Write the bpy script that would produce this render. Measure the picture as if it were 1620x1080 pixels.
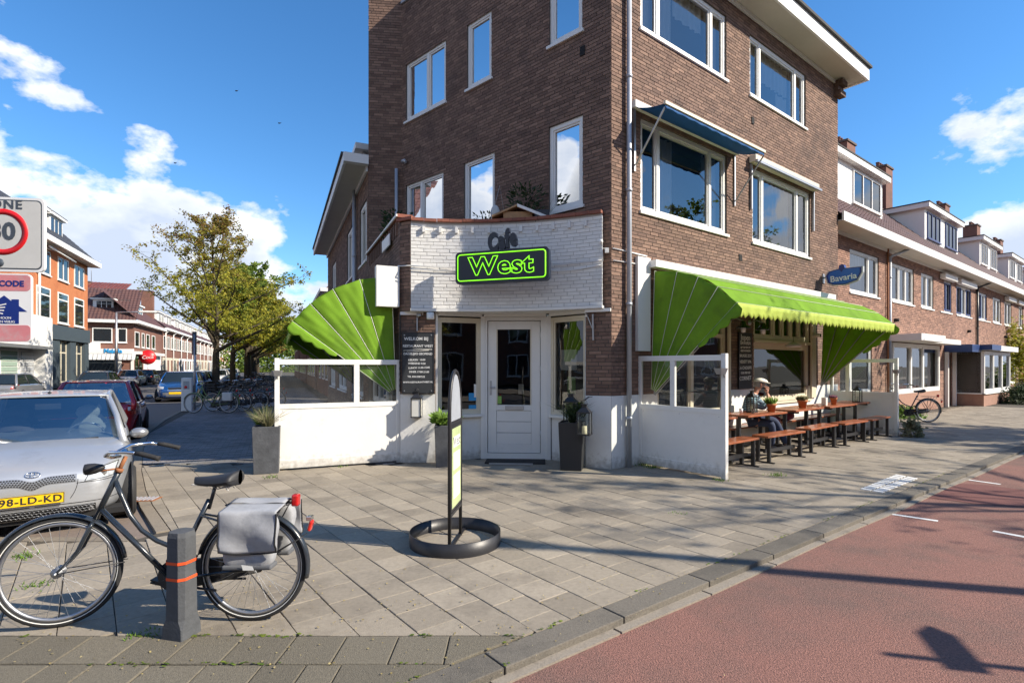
import bpy, bmesh, math, random
from mathutils import Vector, Matrix
from mathutils.bvhtree import BVHTree
random.seed(7)
R_ = math.radians
sc = bpy.context.scene
for o in list(bpy.data.objects): bpy.data.objects.remove(o)
COL = sc.collection
# ------------------------------------------------------------------ camera
F_PX, EYE = 852.0, 1.7
cam_d = bpy.data.cameras.new('camera'); cam = bpy.data.objects.new('camera', cam_d); COL.objects.link(cam)
cam.location = (0, 0, EYE); cam.rotation_euler = (R_(90), 0, 0)
cam_d.sensor_width = 36; cam_d.lens = F_PX/1620*36; cam_d.shift_y = (578-540)/1620
cam_d.clip_start = .05; cam_d.clip_end = 3000
sc.camera = cam
# ------------------------------------------------------------------ light
SUN = Vector((.972, -.235, 0)).normalized(); EL = R_(34)
SUNV = Vector((SUN.x*math.cos(EL), SUN.y*math.cos(EL), math.sin(EL)))
sd = bpy.data.lights.new('sun', 'SUN'); sd.energy = 4.9; sd.angle = R_(.53); sd.color = (1, .90, .75)
sun = bpy.data.objects.new('sun', sd); COL.objects.link(sun)
sun.rotation_euler = SUNV.to_track_quat('Z', 'Y').to_euler(); sun.location = (20, -8, 30)
w = bpy.data.worlds.new('World'); sc.world = w; w.use_nodes = True
nt = w.node_tree; nt.nodes.clear()
def N(t, **k):
    n = nt.nodes.new(t)
    for a, b in k.items(): setattr(n, a, b)
    return n
def Lk(a, b): nt.links.new(a, b)
def MA(op, a, b=None, c=None, clamp=False):
    n = N('ShaderNodeMath', operation=op); n.use_clamp = clamp
    for i, v in enumerate((a, b, c)):
        if v is None: continue
        if isinstance(v, (int, float)): n.inputs[i].default_value = v
        else: Lk(v, n.inputs[i])
    return n.outputs[0]
sky = N('ShaderNodeTexSky', sky_type='NISHITA'); sky.sun_disc = False
sky.sun_elevation = EL; sky.sun_rotation = math.atan2(SUN.x, SUN.y)
sky.air_density = 1.0; sky.dust_density = .1; sky.ozone_density = 2.0; sky.altitude = 0
tc = N('ShaderNodeTexCoord'); sp = N('ShaderNodeSeparateXYZ'); Lk(tc.outputs['Generated'], sp.inputs[0])
zc = MA('ADD', MA('MAXIMUM', sp.outputs[2], 0), .16)
cx = MA('DIVIDE', sp.outputs[0], zc); cy = MA('DIVIDE', sp.outputs[1], zc)
# direction noise: stretched so the clouds have flat bases
mp = N('ShaderNodeMapping'); mp.inputs['Scale'].default_value = (1, 1, 1.7); mp.inputs['Location'].default_value = (3.3, .45, .0)
Lk(tc.outputs['Generated'], mp.inputs[0])
n1 = N('ShaderNodeTexNoise'); n1.inputs['Scale'].default_value = 4.6; n1.inputs['Detail'].default_value = 10; n1.inputs['Roughness'].default_value = .55
Lk(mp.outputs[0], n1.inputs['Vector'])
n2 = N('ShaderNodeTexNoise'); n2.inputs['Scale'].default_value = 9; n2.inputs['Detail'].default_value = 6
Lk(mp.outputs[0], n2.inputs['Vector'])
elev = sp.outputs[2]
# broad cloud banks: their tops rise towards the left street; a low one at the far right; more behind the camera
sx_ = sp.outputs[0]; nx_ = MA('MULTIPLY', sx_, -1)
zL = MA('MINIMUM', MA('MINIMUM', MA('ADD', MA('MULTIPLY', MA('ADD', nx_, -.28), .47), .20), MA('MULTIPLY', MA('ADD', nx_, -.21), 4)), .325)
zR = MA('MINIMUM', .285, MA('MULTIPLY', MA('ADD', sx_, -.53), 6))
zB = MA('MULTIPLY', sp.outputs[1], -.75)
zbk = MA('MAXIMUM', MA('MAXIMUM', zL, zR), zB)
dens = MA('ADD', MA('MULTIPLY', MA('SUBTRACT', MA('MAXIMUM', zbk, -.4), elev), 5.5), MA('MULTIPLY', MA('SUBTRACT', n1.outputs[0], .5), 3.9))
mask = MA('MULTIPLY_ADD', dens, 4.6, .10, clamp=True)
ramp = N('ShaderNodeValToRGB'); ramp.color_ramp.elements[0].position = .35; ramp.color_ramp.elements[1].position = .62
ramp.color_ramp.elements[0].color = (3.9, 4.5, 5.6, 1); ramp.color_ramp.elements[1].color = (6.9, 7.0, 7.2, 1)
Lk(MA('ADD', MA('MULTIPLY', n2.outputs[0], .6), MA('MULTIPLY', MA('SUBTRACT', 1.2, MA('MINIMUM', dens, 1.6)), .22)), ramp.inputs[0])
hs = N('ShaderNodeHueSaturation'); hs.inputs['Saturation'].default_value = 1.14; hs.inputs['Value'].default_value = 1.0
tn = N('ShaderNodeMixRGB', blend_type='MULTIPLY'); tn.inputs[0].default_value = 1; tn.inputs[2].default_value = (.84, 1.03, 1.20, 1)
Lk(sky.outputs[0], tn.inputs[1]); Lk(tn.outputs[0], hs.inputs['Color'])
mx = N('ShaderNodeMixRGB'); Lk(mask, mx.inputs[0]); Lk(hs.outputs[0], mx.inputs[1]); Lk(ramp.outputs[0], mx.inputs[2])
bg = N('ShaderNodeBackground'); bg.inputs[1].default_value = .11; Lk(mx.outputs[0], bg.inputs[0])
wo = N('ShaderNodeOutputWorld'); Lk(bg.outputs[0], wo.inputs[0])
sc.view_settings.view_transform = 'Standard'; sc.view_settings.look = 'None'
sc.view_settings.exposure = .70; sc.view_settings.gamma = 1
sc.cycles.max_bounces = 6; sc.cycles.transparent_max_bounces = 12
sc.cycles.sample_clamp_indirect = 6; sc.cycles.caustics_reflective = False; sc.cycles.caustics_refractive = False
# ------------------------------------------------------------------ plan of the place (metres; measured from the ground lines)
def G(x, y, z=0): Y = F_PX*(EYE-z)/(y-578); return Vector(((x-810)*Y/F_PX, Y, z))
class Fac:
    def __init__(s, O, a, n): s.O = Vector(O[:2]); s.a = Vector(a).normalized(); s.n = Vector(n).normalized()
    def p(s, t, n=0, z=0): q = s.O+s.a*t+s.n*n; return Vector((q.x, q.y, z))
    def t(s, px, n=0):
        k = (px-810)/F_PX; o = s.O+s.n*n
        return (k*o.y-o.x)/(s.a.x-k*s.a.y)
    def z(s, px, py, n=0): t = s.t(px, n); return EYE+(578-py)*s.p(t, n).y/F_PX
    def tn(s, q): d = Vector(q[:2])-s.O; return d.dot(s.a), d.dot(s.n)
    def rot(s): return math.atan2(s.a.y, s.a.x)
AL = R_(51.7)
C0 = G(967, 742); B0 = Vector((-1.96, 9.45))
FR = Fac(C0, (math.sin(AL), math.cos(AL)), (math.cos(AL), -math.sin(AL)))      # front along the right street
FM = Fac(C0, (-.7266, .687), (-.687, -.7266))                                   # upper wall over the entrance
LA = (-.399, .917); LN = (-.917, -.399)
FL = Fac(B0, LA, LN)                                                           # front along the left street
FF = Fac(B0+Vector(LN)*17.3, LA, (.917, .399))                                 # far side of the left street
FW = Fac(FR.p(0, -.45), FR.a, FR.n)                                            # row houses on the right
# ------------------------------------------------------------------ materials
MATS = {}
def mat(name, col, rough=.8, var=.12, scale=6, bump=0, bscale=40, metal=0, island=0, spec=.5, objrand=0, dirt=None, emis=0, coat=0, world=False, trans=0, tint=None, splash=0):
    if name in MATS: return MATS[name]
    m = bpy.data.materials.new(name); m.use_nodes = True; t = m.node_tree; ns = t.nodes; b = ns['Principled BSDF']
    b.inputs['Roughness'].default_value = rough; b.inputs['Metallic'].default_value = metal
    b.inputs['Specular IOR Level'].default_value = spec; b.inputs['Coat Weight'].default_value = coat
    ge = ns.new('ShaderNodeNewGeometry'); tc = ns.new('ShaderNodeTexCoord')
    vec = ge.outputs['Position'] if world else tc.outputs['Object']
    no = ns.new('ShaderNodeTexNoise'); no.inputs['Scale'].default_value = scale; no.inputs['Detail'].default_value = 6; no.inputs['Roughness'].default_value = .65
    t.links.new(vec, no.inputs['Vector'])
    mr = ns.new('ShaderNodeMapRange'); mr.inputs['From Min'].default_value = .25; mr.inputs['From Max'].default_value = .75
    mr.inputs['To Min'].default_value = 1-var; mr.inputs['To Max'].default_value = 1+var; t.links.new(no.outputs[0], mr.inputs[0])
    val = mr.outputs[0]
    def mul(a, b_):
        k = ns.new('ShaderNodeMath'); k.operation = 'MULTIPLY'; t.links.new(a, k.inputs[0]); t.links.new(b_, k.inputs[1]); return k.outputs[0]
    rnd = None
    if island: rnd = ge.outputs['Random Per Island']; amt = island
    if objrand: rnd = ns.new('ShaderNodeObjectInfo').outputs['Random']; amt = objrand
    if rnd is not None:
        r2 = ns.new('ShaderNodeMapRange'); r2.inputs['To Min'].default_value = 1-amt; r2.inputs['To Max'].default_value = 1+amt
        t.links.new(rnd, r2.inputs[0]); val = mul(val, r2.outputs[0])
    rgb = ns.new('ShaderNodeRGB'); rgb.outputs[0].default_value = (*col, 1); base = rgb.outputs[0]
    if tint is not None and rnd is not None:
        wn = ns.new('ShaderNodeTexWhiteNoise'); wn.noise_dimensions = '1D'; t.links.new(rnd, wn.inputs['W'])
        mm = ns.new('ShaderNodeMixRGB'); mm.inputs[2].default_value = (*tint, 1); t.links.new(wn.outputs['Value'], mm.inputs[0]); t.links.new(base, mm.inputs[1]); base = mm.outputs[0]
    if dirt:   # (colour, scale, amount, threshold)
        dn = ns.new('ShaderNodeTexNoise'); dn.inputs['Scale'].default_value = dirt[1]; dn.inputs['Detail'].default_value = 8; dn.inputs['Roughness'].default_value = .7
        t.links.new(vec, dn.inputs['Vector'])
        dr = ns.new('ShaderNodeMapRange'); dr.inputs['From Min'].default_value = dirt[3]; dr.inputs['From Max'].default_value = dirt[3]+.15; dr.inputs['To Max'].default_value = dirt[2]
        t.links.new(dn.outputs[0], dr.inputs[0])
        dm = ns.new('ShaderNodeMixRGB'); dm.inputs[2].default_value = (*dirt[0], 1); t.links.new(dr.outputs[0], dm.inputs[0]); t.links.new(base, dm.inputs[1]); base = dm.outputs[0]
    if splash:   # rain-splashed mud along the foot
        sx = ns.new('ShaderNodeSeparateXYZ'); t.links.new(ge.outputs['Position'], sx.inputs[0])
        sn = ns.new('ShaderNodeTexNoise'); sn.inputs['Scale'].default_value = 14; sn.inputs['Detail'].default_value = 8; t.links.new(ge.outputs['Position'], sn.inputs['Vector'])
        sm = ns.new('ShaderNodeMath'); sm.operation = 'MULTIPLY_ADD'; sm.inputs[1].default_value = .45; sm.inputs[2].default_value = -.02; t.links.new(sn.outputs[0], sm.inputs[0])
        sr_ = ns.new('ShaderNodeMath'); sr_.operation = 'SUBTRACT'; t.links.new(sm.outputs[0], sr_.inputs[0]); t.links.new(sx.outputs[2], sr_.inputs[1])
        sc_ = ns.new('ShaderNodeMath'); sc_.operation = 'MULTIPLY'; sc_.inputs[1].default_value = 5; sc_.use_clamp = True; t.links.new(sr_.outputs[0], sc_.inputs[0])
        s5 = ns.new('ShaderNodeMath'); s5.operation = 'MULTIPLY'; s5.inputs[1].default_value = .55; t.links.new(sc_.outputs[0], s5.inputs[0])
        s6 = ns.new('ShaderNodeMixRGB'); s6.inputs[2].default_value = (.22, .19, .14, 1); t.links.new(s5.outputs[0], s6.inputs[0]); t.links.new(base, s6.inputs[1]); base = s6.outputs[0]
    vm = ns.new('ShaderNodeVectorMath'); vm.operation = 'SCALE'; t.links.new(base, vm.inputs[0]); t.links.new(val, vm.inputs['Scale'])
    t.links.new(vm.outputs[0], b.inputs['Base Color'])
    if bump:
        bn = ns.new('ShaderNodeTexNoise'); bn.inputs['Scale'].default_value = bscale; bn.inputs['Detail'].default_value = 5
        t.links.new(vec, bn.inputs['Vector'])
        bu = ns.new('ShaderNodeBump'); bu.inputs['Strength'].default_value = bump; bu.inputs['Distance'].default_value = .01
        t.links.new(bn.outputs[0], bu.inputs['Height']); t.links.new(bu.outputs[0], b.inputs['Normal'])
    if emis:
        t.links.new(vm.outputs[0], b.inputs['Emission Color']); b.inputs['Emission Strength'].default_value = emis
    if trans:
        tr = ns.new('ShaderNodeBsdfTranslucent'); t.links.new(vm.outputs[0], tr.inputs[0])
        ms = ns.new('ShaderNodeMixShader'); ms.inputs[0].default_value = trans
        t.links.new(b.outputs[0], ms.inputs[1]); t.links.new(tr.outputs[0], ms.inputs[2]); t.links.new(ms.outputs[0], ns['Material Output'].inputs[0])
    MATS[name] = m; return m
def glass_mat(name, tint=(.75, .8, .8), boost=1.6, add=.04, rough=.0, grime=0):
    m = bpy.data.materials.new(name); m.use_nodes = True; t = m.node_tree; ns = t.nodes; ns.remove(ns['Principled BSDF'])
    fr = ns.new('ShaderNodeFresnel'); fr.inputs[0].default_value = 1.5
    ma = ns.new('ShaderNodeMath'); ma.operation = 'MULTIPLY_ADD'; ma.inputs[1].default_value = boost; ma.inputs[2].default_value = add; ma.use_clamp = True
    t.links.new(fr.outputs[0], ma.inputs[0])
    tr = ns.new('ShaderNodeBsdfTransparent'); tr.inputs[0].default_value = (*tint, 1)
    gl = ns.new('ShaderNodeBsdfGlossy'); gl.inputs['Roughness'].default_value = rough
    no = ns.new('ShaderNodeTexNoise'); no.inputs['Scale'].default_value = 1.3; tc = ns.new('ShaderNodeTexCoord'); t.links.new(tc.outputs['Object'], no.inputs['Vector'])
    bu = ns.new('ShaderNodeBump'); bu.inputs['Strength'].default_value = .25; bu.inputs['Distance'].default_value = .01
    t.links.new(no.outputs[0], bu.inputs['Height']); t.links.new(bu.outputs[0], gl.inputs['Normal'])
    ms = ns.new('ShaderNodeMixShader'); t.links.new(ma.outputs[0], ms.inputs[0]); t.links.new(tr.outputs[0], ms.inputs[1]); t.links.new(gl.outputs[0], ms.inputs[2])
    out = ms.outputs[0]
    if grime:
        di = ns.new('ShaderNodeBsdfDiffuse'); di.inputs[0].default_value = (.5, .5, .48, 1)
        g = ns.new('ShaderNodeTexNoise'); g.inputs['Scale'].default_value = 5; g.inputs['Detail'].default_value = 8; t.links.new(tc.outputs['Object'], g.inputs['Vector'])
        gm = ns.new('ShaderNodeMath'); gm.operation = 'MULTIPLY'; gm.inputs[1].default_value = grime; t.links.new(g.outputs[0], gm.inputs[0])
        m2 = ns.new('ShaderNodeMixShader'); t.links.new(gm.outputs[0], m2.inputs[0]); t.links.new(out, m2.inputs[1]); t.links.new(di.outputs[0], m2.inputs[2]); out = m2.outputs[0]
    t.links.new(out, ns['Material Output'].inputs[0]); MATS[name] = m; return m
BR1, BR2 = (.240, .150, .110), (.158, .096, .073)
mat('brick_wall', BR1, .9, .18, 9, .5, 60, island=.2, tint=BR2, dirt=((.07, .05, .045), 1.1, .5, .52))
mat('brick_piece', BR1, .9, .18, 9, .5, 60, objrand=.2, tint=BR2, world=True, dirt=((.07, .05, .045), 1.1, .5, .52))
mat('mortar', (.095, .078, .066), .95, .15, 20, .4, 80)
mat('brick_row', (.36, .205, .15), .9, .15, 9, .4, 60, island=.22, tint=(.23, .13, .098), dirt=((.09, .06, .05), .8, .4, .55))
mat('mortar_row', (.13, .10, .085), .95, .15, 20)
mat('white_brick', (.78, .77, .74), .75, .05, 14, .5, 70, island=.06, dirt=((.42, .38, .32), 3.2, .55, .60))
mat('white_brick_piece', (.78, .77, .74), .75, .05, 14, .5, 70, objrand=.06, world=True, dirt=((.42, .38, .32), 3.2, .55, .60))
mat('white_mortar', (.52, .51, .49), .9, .1, 14)
mat('coping_red', (.28, .10, .065), .8, .25, 12, .4, 40, island=.2, dirt=((.10, .05, .04), 3, .6, .5))
mat('white_board', (.78, .77, .74), .5, .04, 3, .1, 30, dirt=((.50, .46, .38), 2.6, .45, .58), splash=.22)
mat('white_paint', (.78, .775, .75), .45, .03, 3, .06, 30, dirt=((.45, .42, .36), 2.2, .3, .62))
mat('white_plaster', (.76, .76, .74), .8, .05, 4, .35, 25, dirt=((.40, .37, .32), 2.5, .5, .60), splash=.3)
mat('cream_paint', (.66, .60, .47), .5, .05, 4, .05, 30)
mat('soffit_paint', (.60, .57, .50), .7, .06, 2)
mat('grey_metal', (.34, .35, .37), .4, .08, 5, metal=.6)
mat('zinc', (.42, .45, .50), .5, .1, 6, metal=.3)
mat('steel', (.46, .47, .49), .5, .08, 8, metal=1)
mat('chrome', (.75, .76, .78), .12, .03, 8, metal=1)
mat('rust', (.30, .12, .05), .8, .3, 30, .3, 60)
mat('black_metal', (.022, .022, .025), .42, .15, 20, .05, 40, dirt=((.10, .09, .08), 9, .35, .62))
mat('black_plastic', (.025, .025, .027), .55, .1, 10)
mat('rubber', (.022, .022, .023), .8, .15, 20, .2, 60)
mat('dark', (.012, .012, .013), .9, .1)
mat('interior', (.085, .075, .065), .9, .2, 2)
mat('interior_light', (.35, .34, .31), .9, .15, 2)
mat('curtain_white', (.72, .72, .70), .9, .06, 5, trans=.25)
mat('curtain_green', (.36, .48, .40), .9, .06, 5, trans=.2)
mat('green_fabric', (.20, .38, .030), .85, .14, 2.2, .35, 5, trans=.28, spec=.2, dirt=((.13, .24, .035), 1.7, .6, .52))
mat('valance_fabric', (.48, .60, .09), .75, .08, 5, .1, 30, trans=.25)
mat('piping', (.62, .66, .50), .6, .04, 9)
mat('blue_fabric', (.012, .11, .34), .8, .1, 6, .1, 20, trans=.15)
mat('red_asphalt', (.250, .122, .096), .92, .62, 75, 1.1, 110, world=True, dirt=((.16, .10, .082), .55, .8, .44))
mat('red_asphalt_dark', (.17, .065, .055), .9, .3, 95, .7, 160, world=True)
mat('road', (.085, .082, .085), .9, .25, 60, .5, 120, world=True)
mat('road_brick', (.19, .15, .125), .9, .2, 30, .3, 90, world=True, island=.25)
mat('ground_soil', (.07, .06, .045), .95, .2, 8, .5, 40, world=True)
mat('joint', (.075, .064, .05), .95, .3, 8, .3, 60, world=True, dirt=((.05, .085, .02), 1.3, .8, .58))
TL1, TL2 = (.310, .268, .210), (.262, .226, .176)
DT = ((.115, .098, .078), .9, .55, .50)
mat('tile', TL1, .88, .16, 26, .35, 140, objrand=.12, tint=TL2, world=True, dirt=DT)
mat('tile_far', TL1, .88, .16, 26, .35, 140, island=.12, tint=TL2, world=True, dirt=DT)
mat('paver', (.24, .22, .21), .85, .18, 26, .3, 120, island=.2, world=True, dirt=((.10, .09, .085), .9, .5, .5))
mat('edge_slab', (.150, .132, .098), .92, .30, 60, .7, 150, objrand=.15, world=True, dirt=((.10, .13, .05), 1.5, .6, .60))
mat('kerb', (.150, .134, .110), .92, .30, 60, .6, 150, objrand=.14, world=True, dirt=((.075, .07, .06), 1.2, .6, .5))
mat('kerb_flat', (.25, .21, .16), .9, .2, 40, .4, 120, objrand=.1, world=True, dirt=((.13, .11, .09), 2, .6, .5))
mat('kerb_face', (.27, .235, .19), .9, .22, 50, .5, 120, world=True, dirt=((.12, .10, .08), 2, .6, .5))
mat('road_white', (.72, .72, .70), .8, .12, 30, .3, 90, world=True, dirt=((.35, .32, .30), 8, .6, .60))
mat('roof_tile', (.115, .058, .05), .55, .2, 9, .2, 40, island=0, dirt=((.05, .035, .04), 1.5, .7, .5))
mat('roof_tile_red', (.20, .055, .04), .6, .25, 9, .2, 40, dirt=((.07, .03, .03), 2, .7, .5))
mat('roof_slate', (.07, .072, .082), .6, .2, 9, .2, 40)
mat('roof_felt', (.06, .06, .06), .9, .2, 4)
mat('orange_brick', (.50, .18, .07), .85, .12, 5, .2, 60, dirt=((.36, .10, .04), .7, .5, .5))
mat('far_brick', (.20, .095, .07), .9, .18, 6, .2, 60, dirt=((.10, .06, .05), .5, .5, .5))
mat('slate_paint', (.055, .075, .09), .6, .1, 4)
mat('blue_paint', (.02, .05, .16), .4, .1, 4)
mat('navy_frame', (.03, .05, .16), .45, .1, 4)
mat('planter', (.075, .08, .09), .85, .3, 7, .4, 30, dirt=((.17, .17, .18), 5, .5, .58))
mat('bollard', (.075, .08, .088), .8, .2, 14, .3, 60, dirt=((.16, .16, .17), 9, .5, .6))
mat('orange_band', (.75, .09, .02), .6, .1, 9)
mat('terracotta', (.45, .16, .06), .8, .12, 12)
mat('wood', (.30, .085, .03), .42, .35, 7, .15, 50, coat=.25, dirt=((.42, .17, .08), 3, .6, .5))
mat('wood_plain', (.40, .24, .12), .7, .25, 9)
mat('bag_grey', (.33, .34, .36), .8, .15, 7, .35, 14, dirt=((.17, .18, .2), 5, .5, .52))
mat('bag_dark', (.11, .115, .125), .85, .15, 9)
mat('bark', (.06, .046, .03), .95, .35, 9, .9, 22, dirt=((.09, .105, .03), 1.6, .6, .52))
def leaf(name, c1, c2, tr=.35): return mat(name, c1, .7, .15, 4, island=.3, tint=c2, trans=tr)
leaf('leaf_autumn', (.30, .22, .04), (.20, .10, .035), .45); leaf('leaf_olive', (.24, .26, .04), (.42, .35, .05), .5)
leaf('leaf_green', (.09, .17, .025), (.24, .30, .04), .45); leaf('leaf_yellow', (.52, .46, .05), (.34, .38, .05), .55)
leaf('leaf_dark', (.025, .05, .015), (.05, .08, .02)); leaf('leaf_grass', (.10, .20, .02), (.18, .30, .04))
leaf('leaf_dry', (.30, .26, .16), (.20, .22, .10)); leaf('leaf_bits', (.50, .42, .22), (.40, .30, .08))
mat('stem', (.10, .08, .05), .9, .2)
mat('chalk_black', (.035, .038, .042), .8, .25, 5, dirt=((.09, .09, .095), 3, .5, .55))
mat('chalk_white', (.75, .75, .73), .8, .2, 30)
mat('neon', (.26, .95, .02), .5, .02, 2, emis=.85)
mat('sign_dark', (.012, .018, .035), .35, .1, 4)
mat('sign_navy', (.01, .03, .20), .3, .08, 4); mat('sign_blue', (.02, .13, .50), .3, .08, 4)
mat('sign_white', (.80, .80, .80), .4, .03, 4); mat('sign_red', (.62, .01, .015), .4, .04, 4)
mat('sign_grey', (.42, .44, .46), .4, .05, 4, dirt=((.30, .31, .33), 3, .4, .55)); mat('sign_pink', (.62, .22, .24), .5, .1, 6, dirt=((.5, .4, .4), 5, .6, .5))
mat('sign_text', (.055, .07, .09), .5, .05); mat('plate_yellow', (.80, .50, .01), .4, .04, 3); mat('plate_black', (.02, .02, .02), .5, .02)
mat('paint_silver', (.50, .52, .55), .36, .03, 4, metal=.55, coat=.6, dirt=((.33, .32, .31), 3, .35, .55))
mat('paint_red', (.48, .010, .020), .25, .04, 4, metal=.2, coat=.9); mat('paint_blue', (.01, .07, .24), .25, .04, 4, metal=.3, coat=.9)
mat('paint_dark', (.018, .024, .035), .25, .04, 4, metal=.2, coat=.9); mat('paint_green', (.02, .045, .045), .25, .04, 4, metal=.3, coat=.9)
mat('paint_white', (.75, .75, .75), .3, .03, 4, coat=.8); mat('paint_grey', (.30, .31, .33), .3, .03, 4, metal=.5, coat=.8)
mat('headlight', (.40, .43, .46), .18, .35, 30, spec=.6, coat=.4); mat('lamp_red', (.55, .01, .01), .2, .1, 20, coat=1, trans=.2)
mat('lamp_white', (.85, .85, .85), .2, .05, 9, coat=1); mat('reflector', (.6, .02, .01), .2, .1, 20, coat=1)
mat('bike_black', (.022, .028, .036), .25, .1, 20, coat=.6, dirt=((.07, .06, .05), 12, .3, .64)); mat('bike_green', (.16, .24, .08), .4, .1, 9, coat=.3)
mat('seat_fabric', (.05, .055, .07), .9, .1, 9); mat('seat_cover', (.48, .48, .45), .9, .1, 9)
mat('skin', (.52, .26, .18), .6, .08, 9); mat('hair_grey', (.30, .28, .26), .9, .2, 30); mat('cap_white', (.80, .77, .68), .85, .05, 9)
mat('jeans', (.035, .05, .10), .9, .15, 30); mat('shoe', (.30, .24, .19), .8, .2, 20); mat('magenta', (.18, .035, .08), .9, .15, 9)
mat('lantern_glass_white', (.75, .74, .68), .35, .05, 9); mat('candle', (.85, .78, .58), .5, .05, 4, trans=.3)
mat('paper', (.80, .80, .76), .8, .04, 9); mat('sticker_blue', (.03, .30, .62), .5, .04); mat('sticker_green', (.24, .46, .10), .5, .1)
mat('mat_black', (.02, .02, .02), .95, .2, 40, .6, 60); mat('poster_green', (.50, .60, .30), .35, .18, 5, coat=.3)
mat('glass_dark', (.020, .026, .032), .03, .1, 1, spec=.9)
mat('glass_car', (.016, .024, .030), .04, .05, 2, spec=.8)
glass_mat('glass', (.70, .76, .76), 1.7, .10); glass_mat('glass_door', (.55, .56, .55), 1.3, .05); glass_mat('glass_clear', (.90, .94, .92), .9, .0, grime=.10)
glass_mat('glass_dirty', (.80, .84, .86), 1.2, .02, grime=.30); glass_mat('glass_windscreen', (.66, .76, .78), .5, .0)
glass_mat('glass_up', (.80, .84, .86), 1.6, .085)
# striped shirt
def striped():
    m = mat('shirt', (.03, .12, .20), .9, .05); t = m.node_tree; ns = t.nodes
    wv = ns.new('ShaderNodeTexWave'); wv.inputs['Scale'].default_value = 9; wv.inputs['Distortion'].default_value = 2.5; wv.bands_direction = 'Z'
    tcn = ns.new('ShaderNodeTexCoord'); t.links.new(tcn.outputs['Object'], wv.inputs[0])
    r = ns.new('ShaderNodeValToRGB'); r.color_ramp.elements[0].position = .55; r.color_ramp.elements[1].position = .7
    r.color_ramp.elements[0].color = (.012, .075, .15, 1); r.color_ramp.elements[1].color = (.42, .55, .62, 1)
    t.links.new(wv.outputs[0], r.inputs[0]); t.links.new(r.outputs[0], ns['Principled BSDF'].inputs['Base Color'])
striped()
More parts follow.
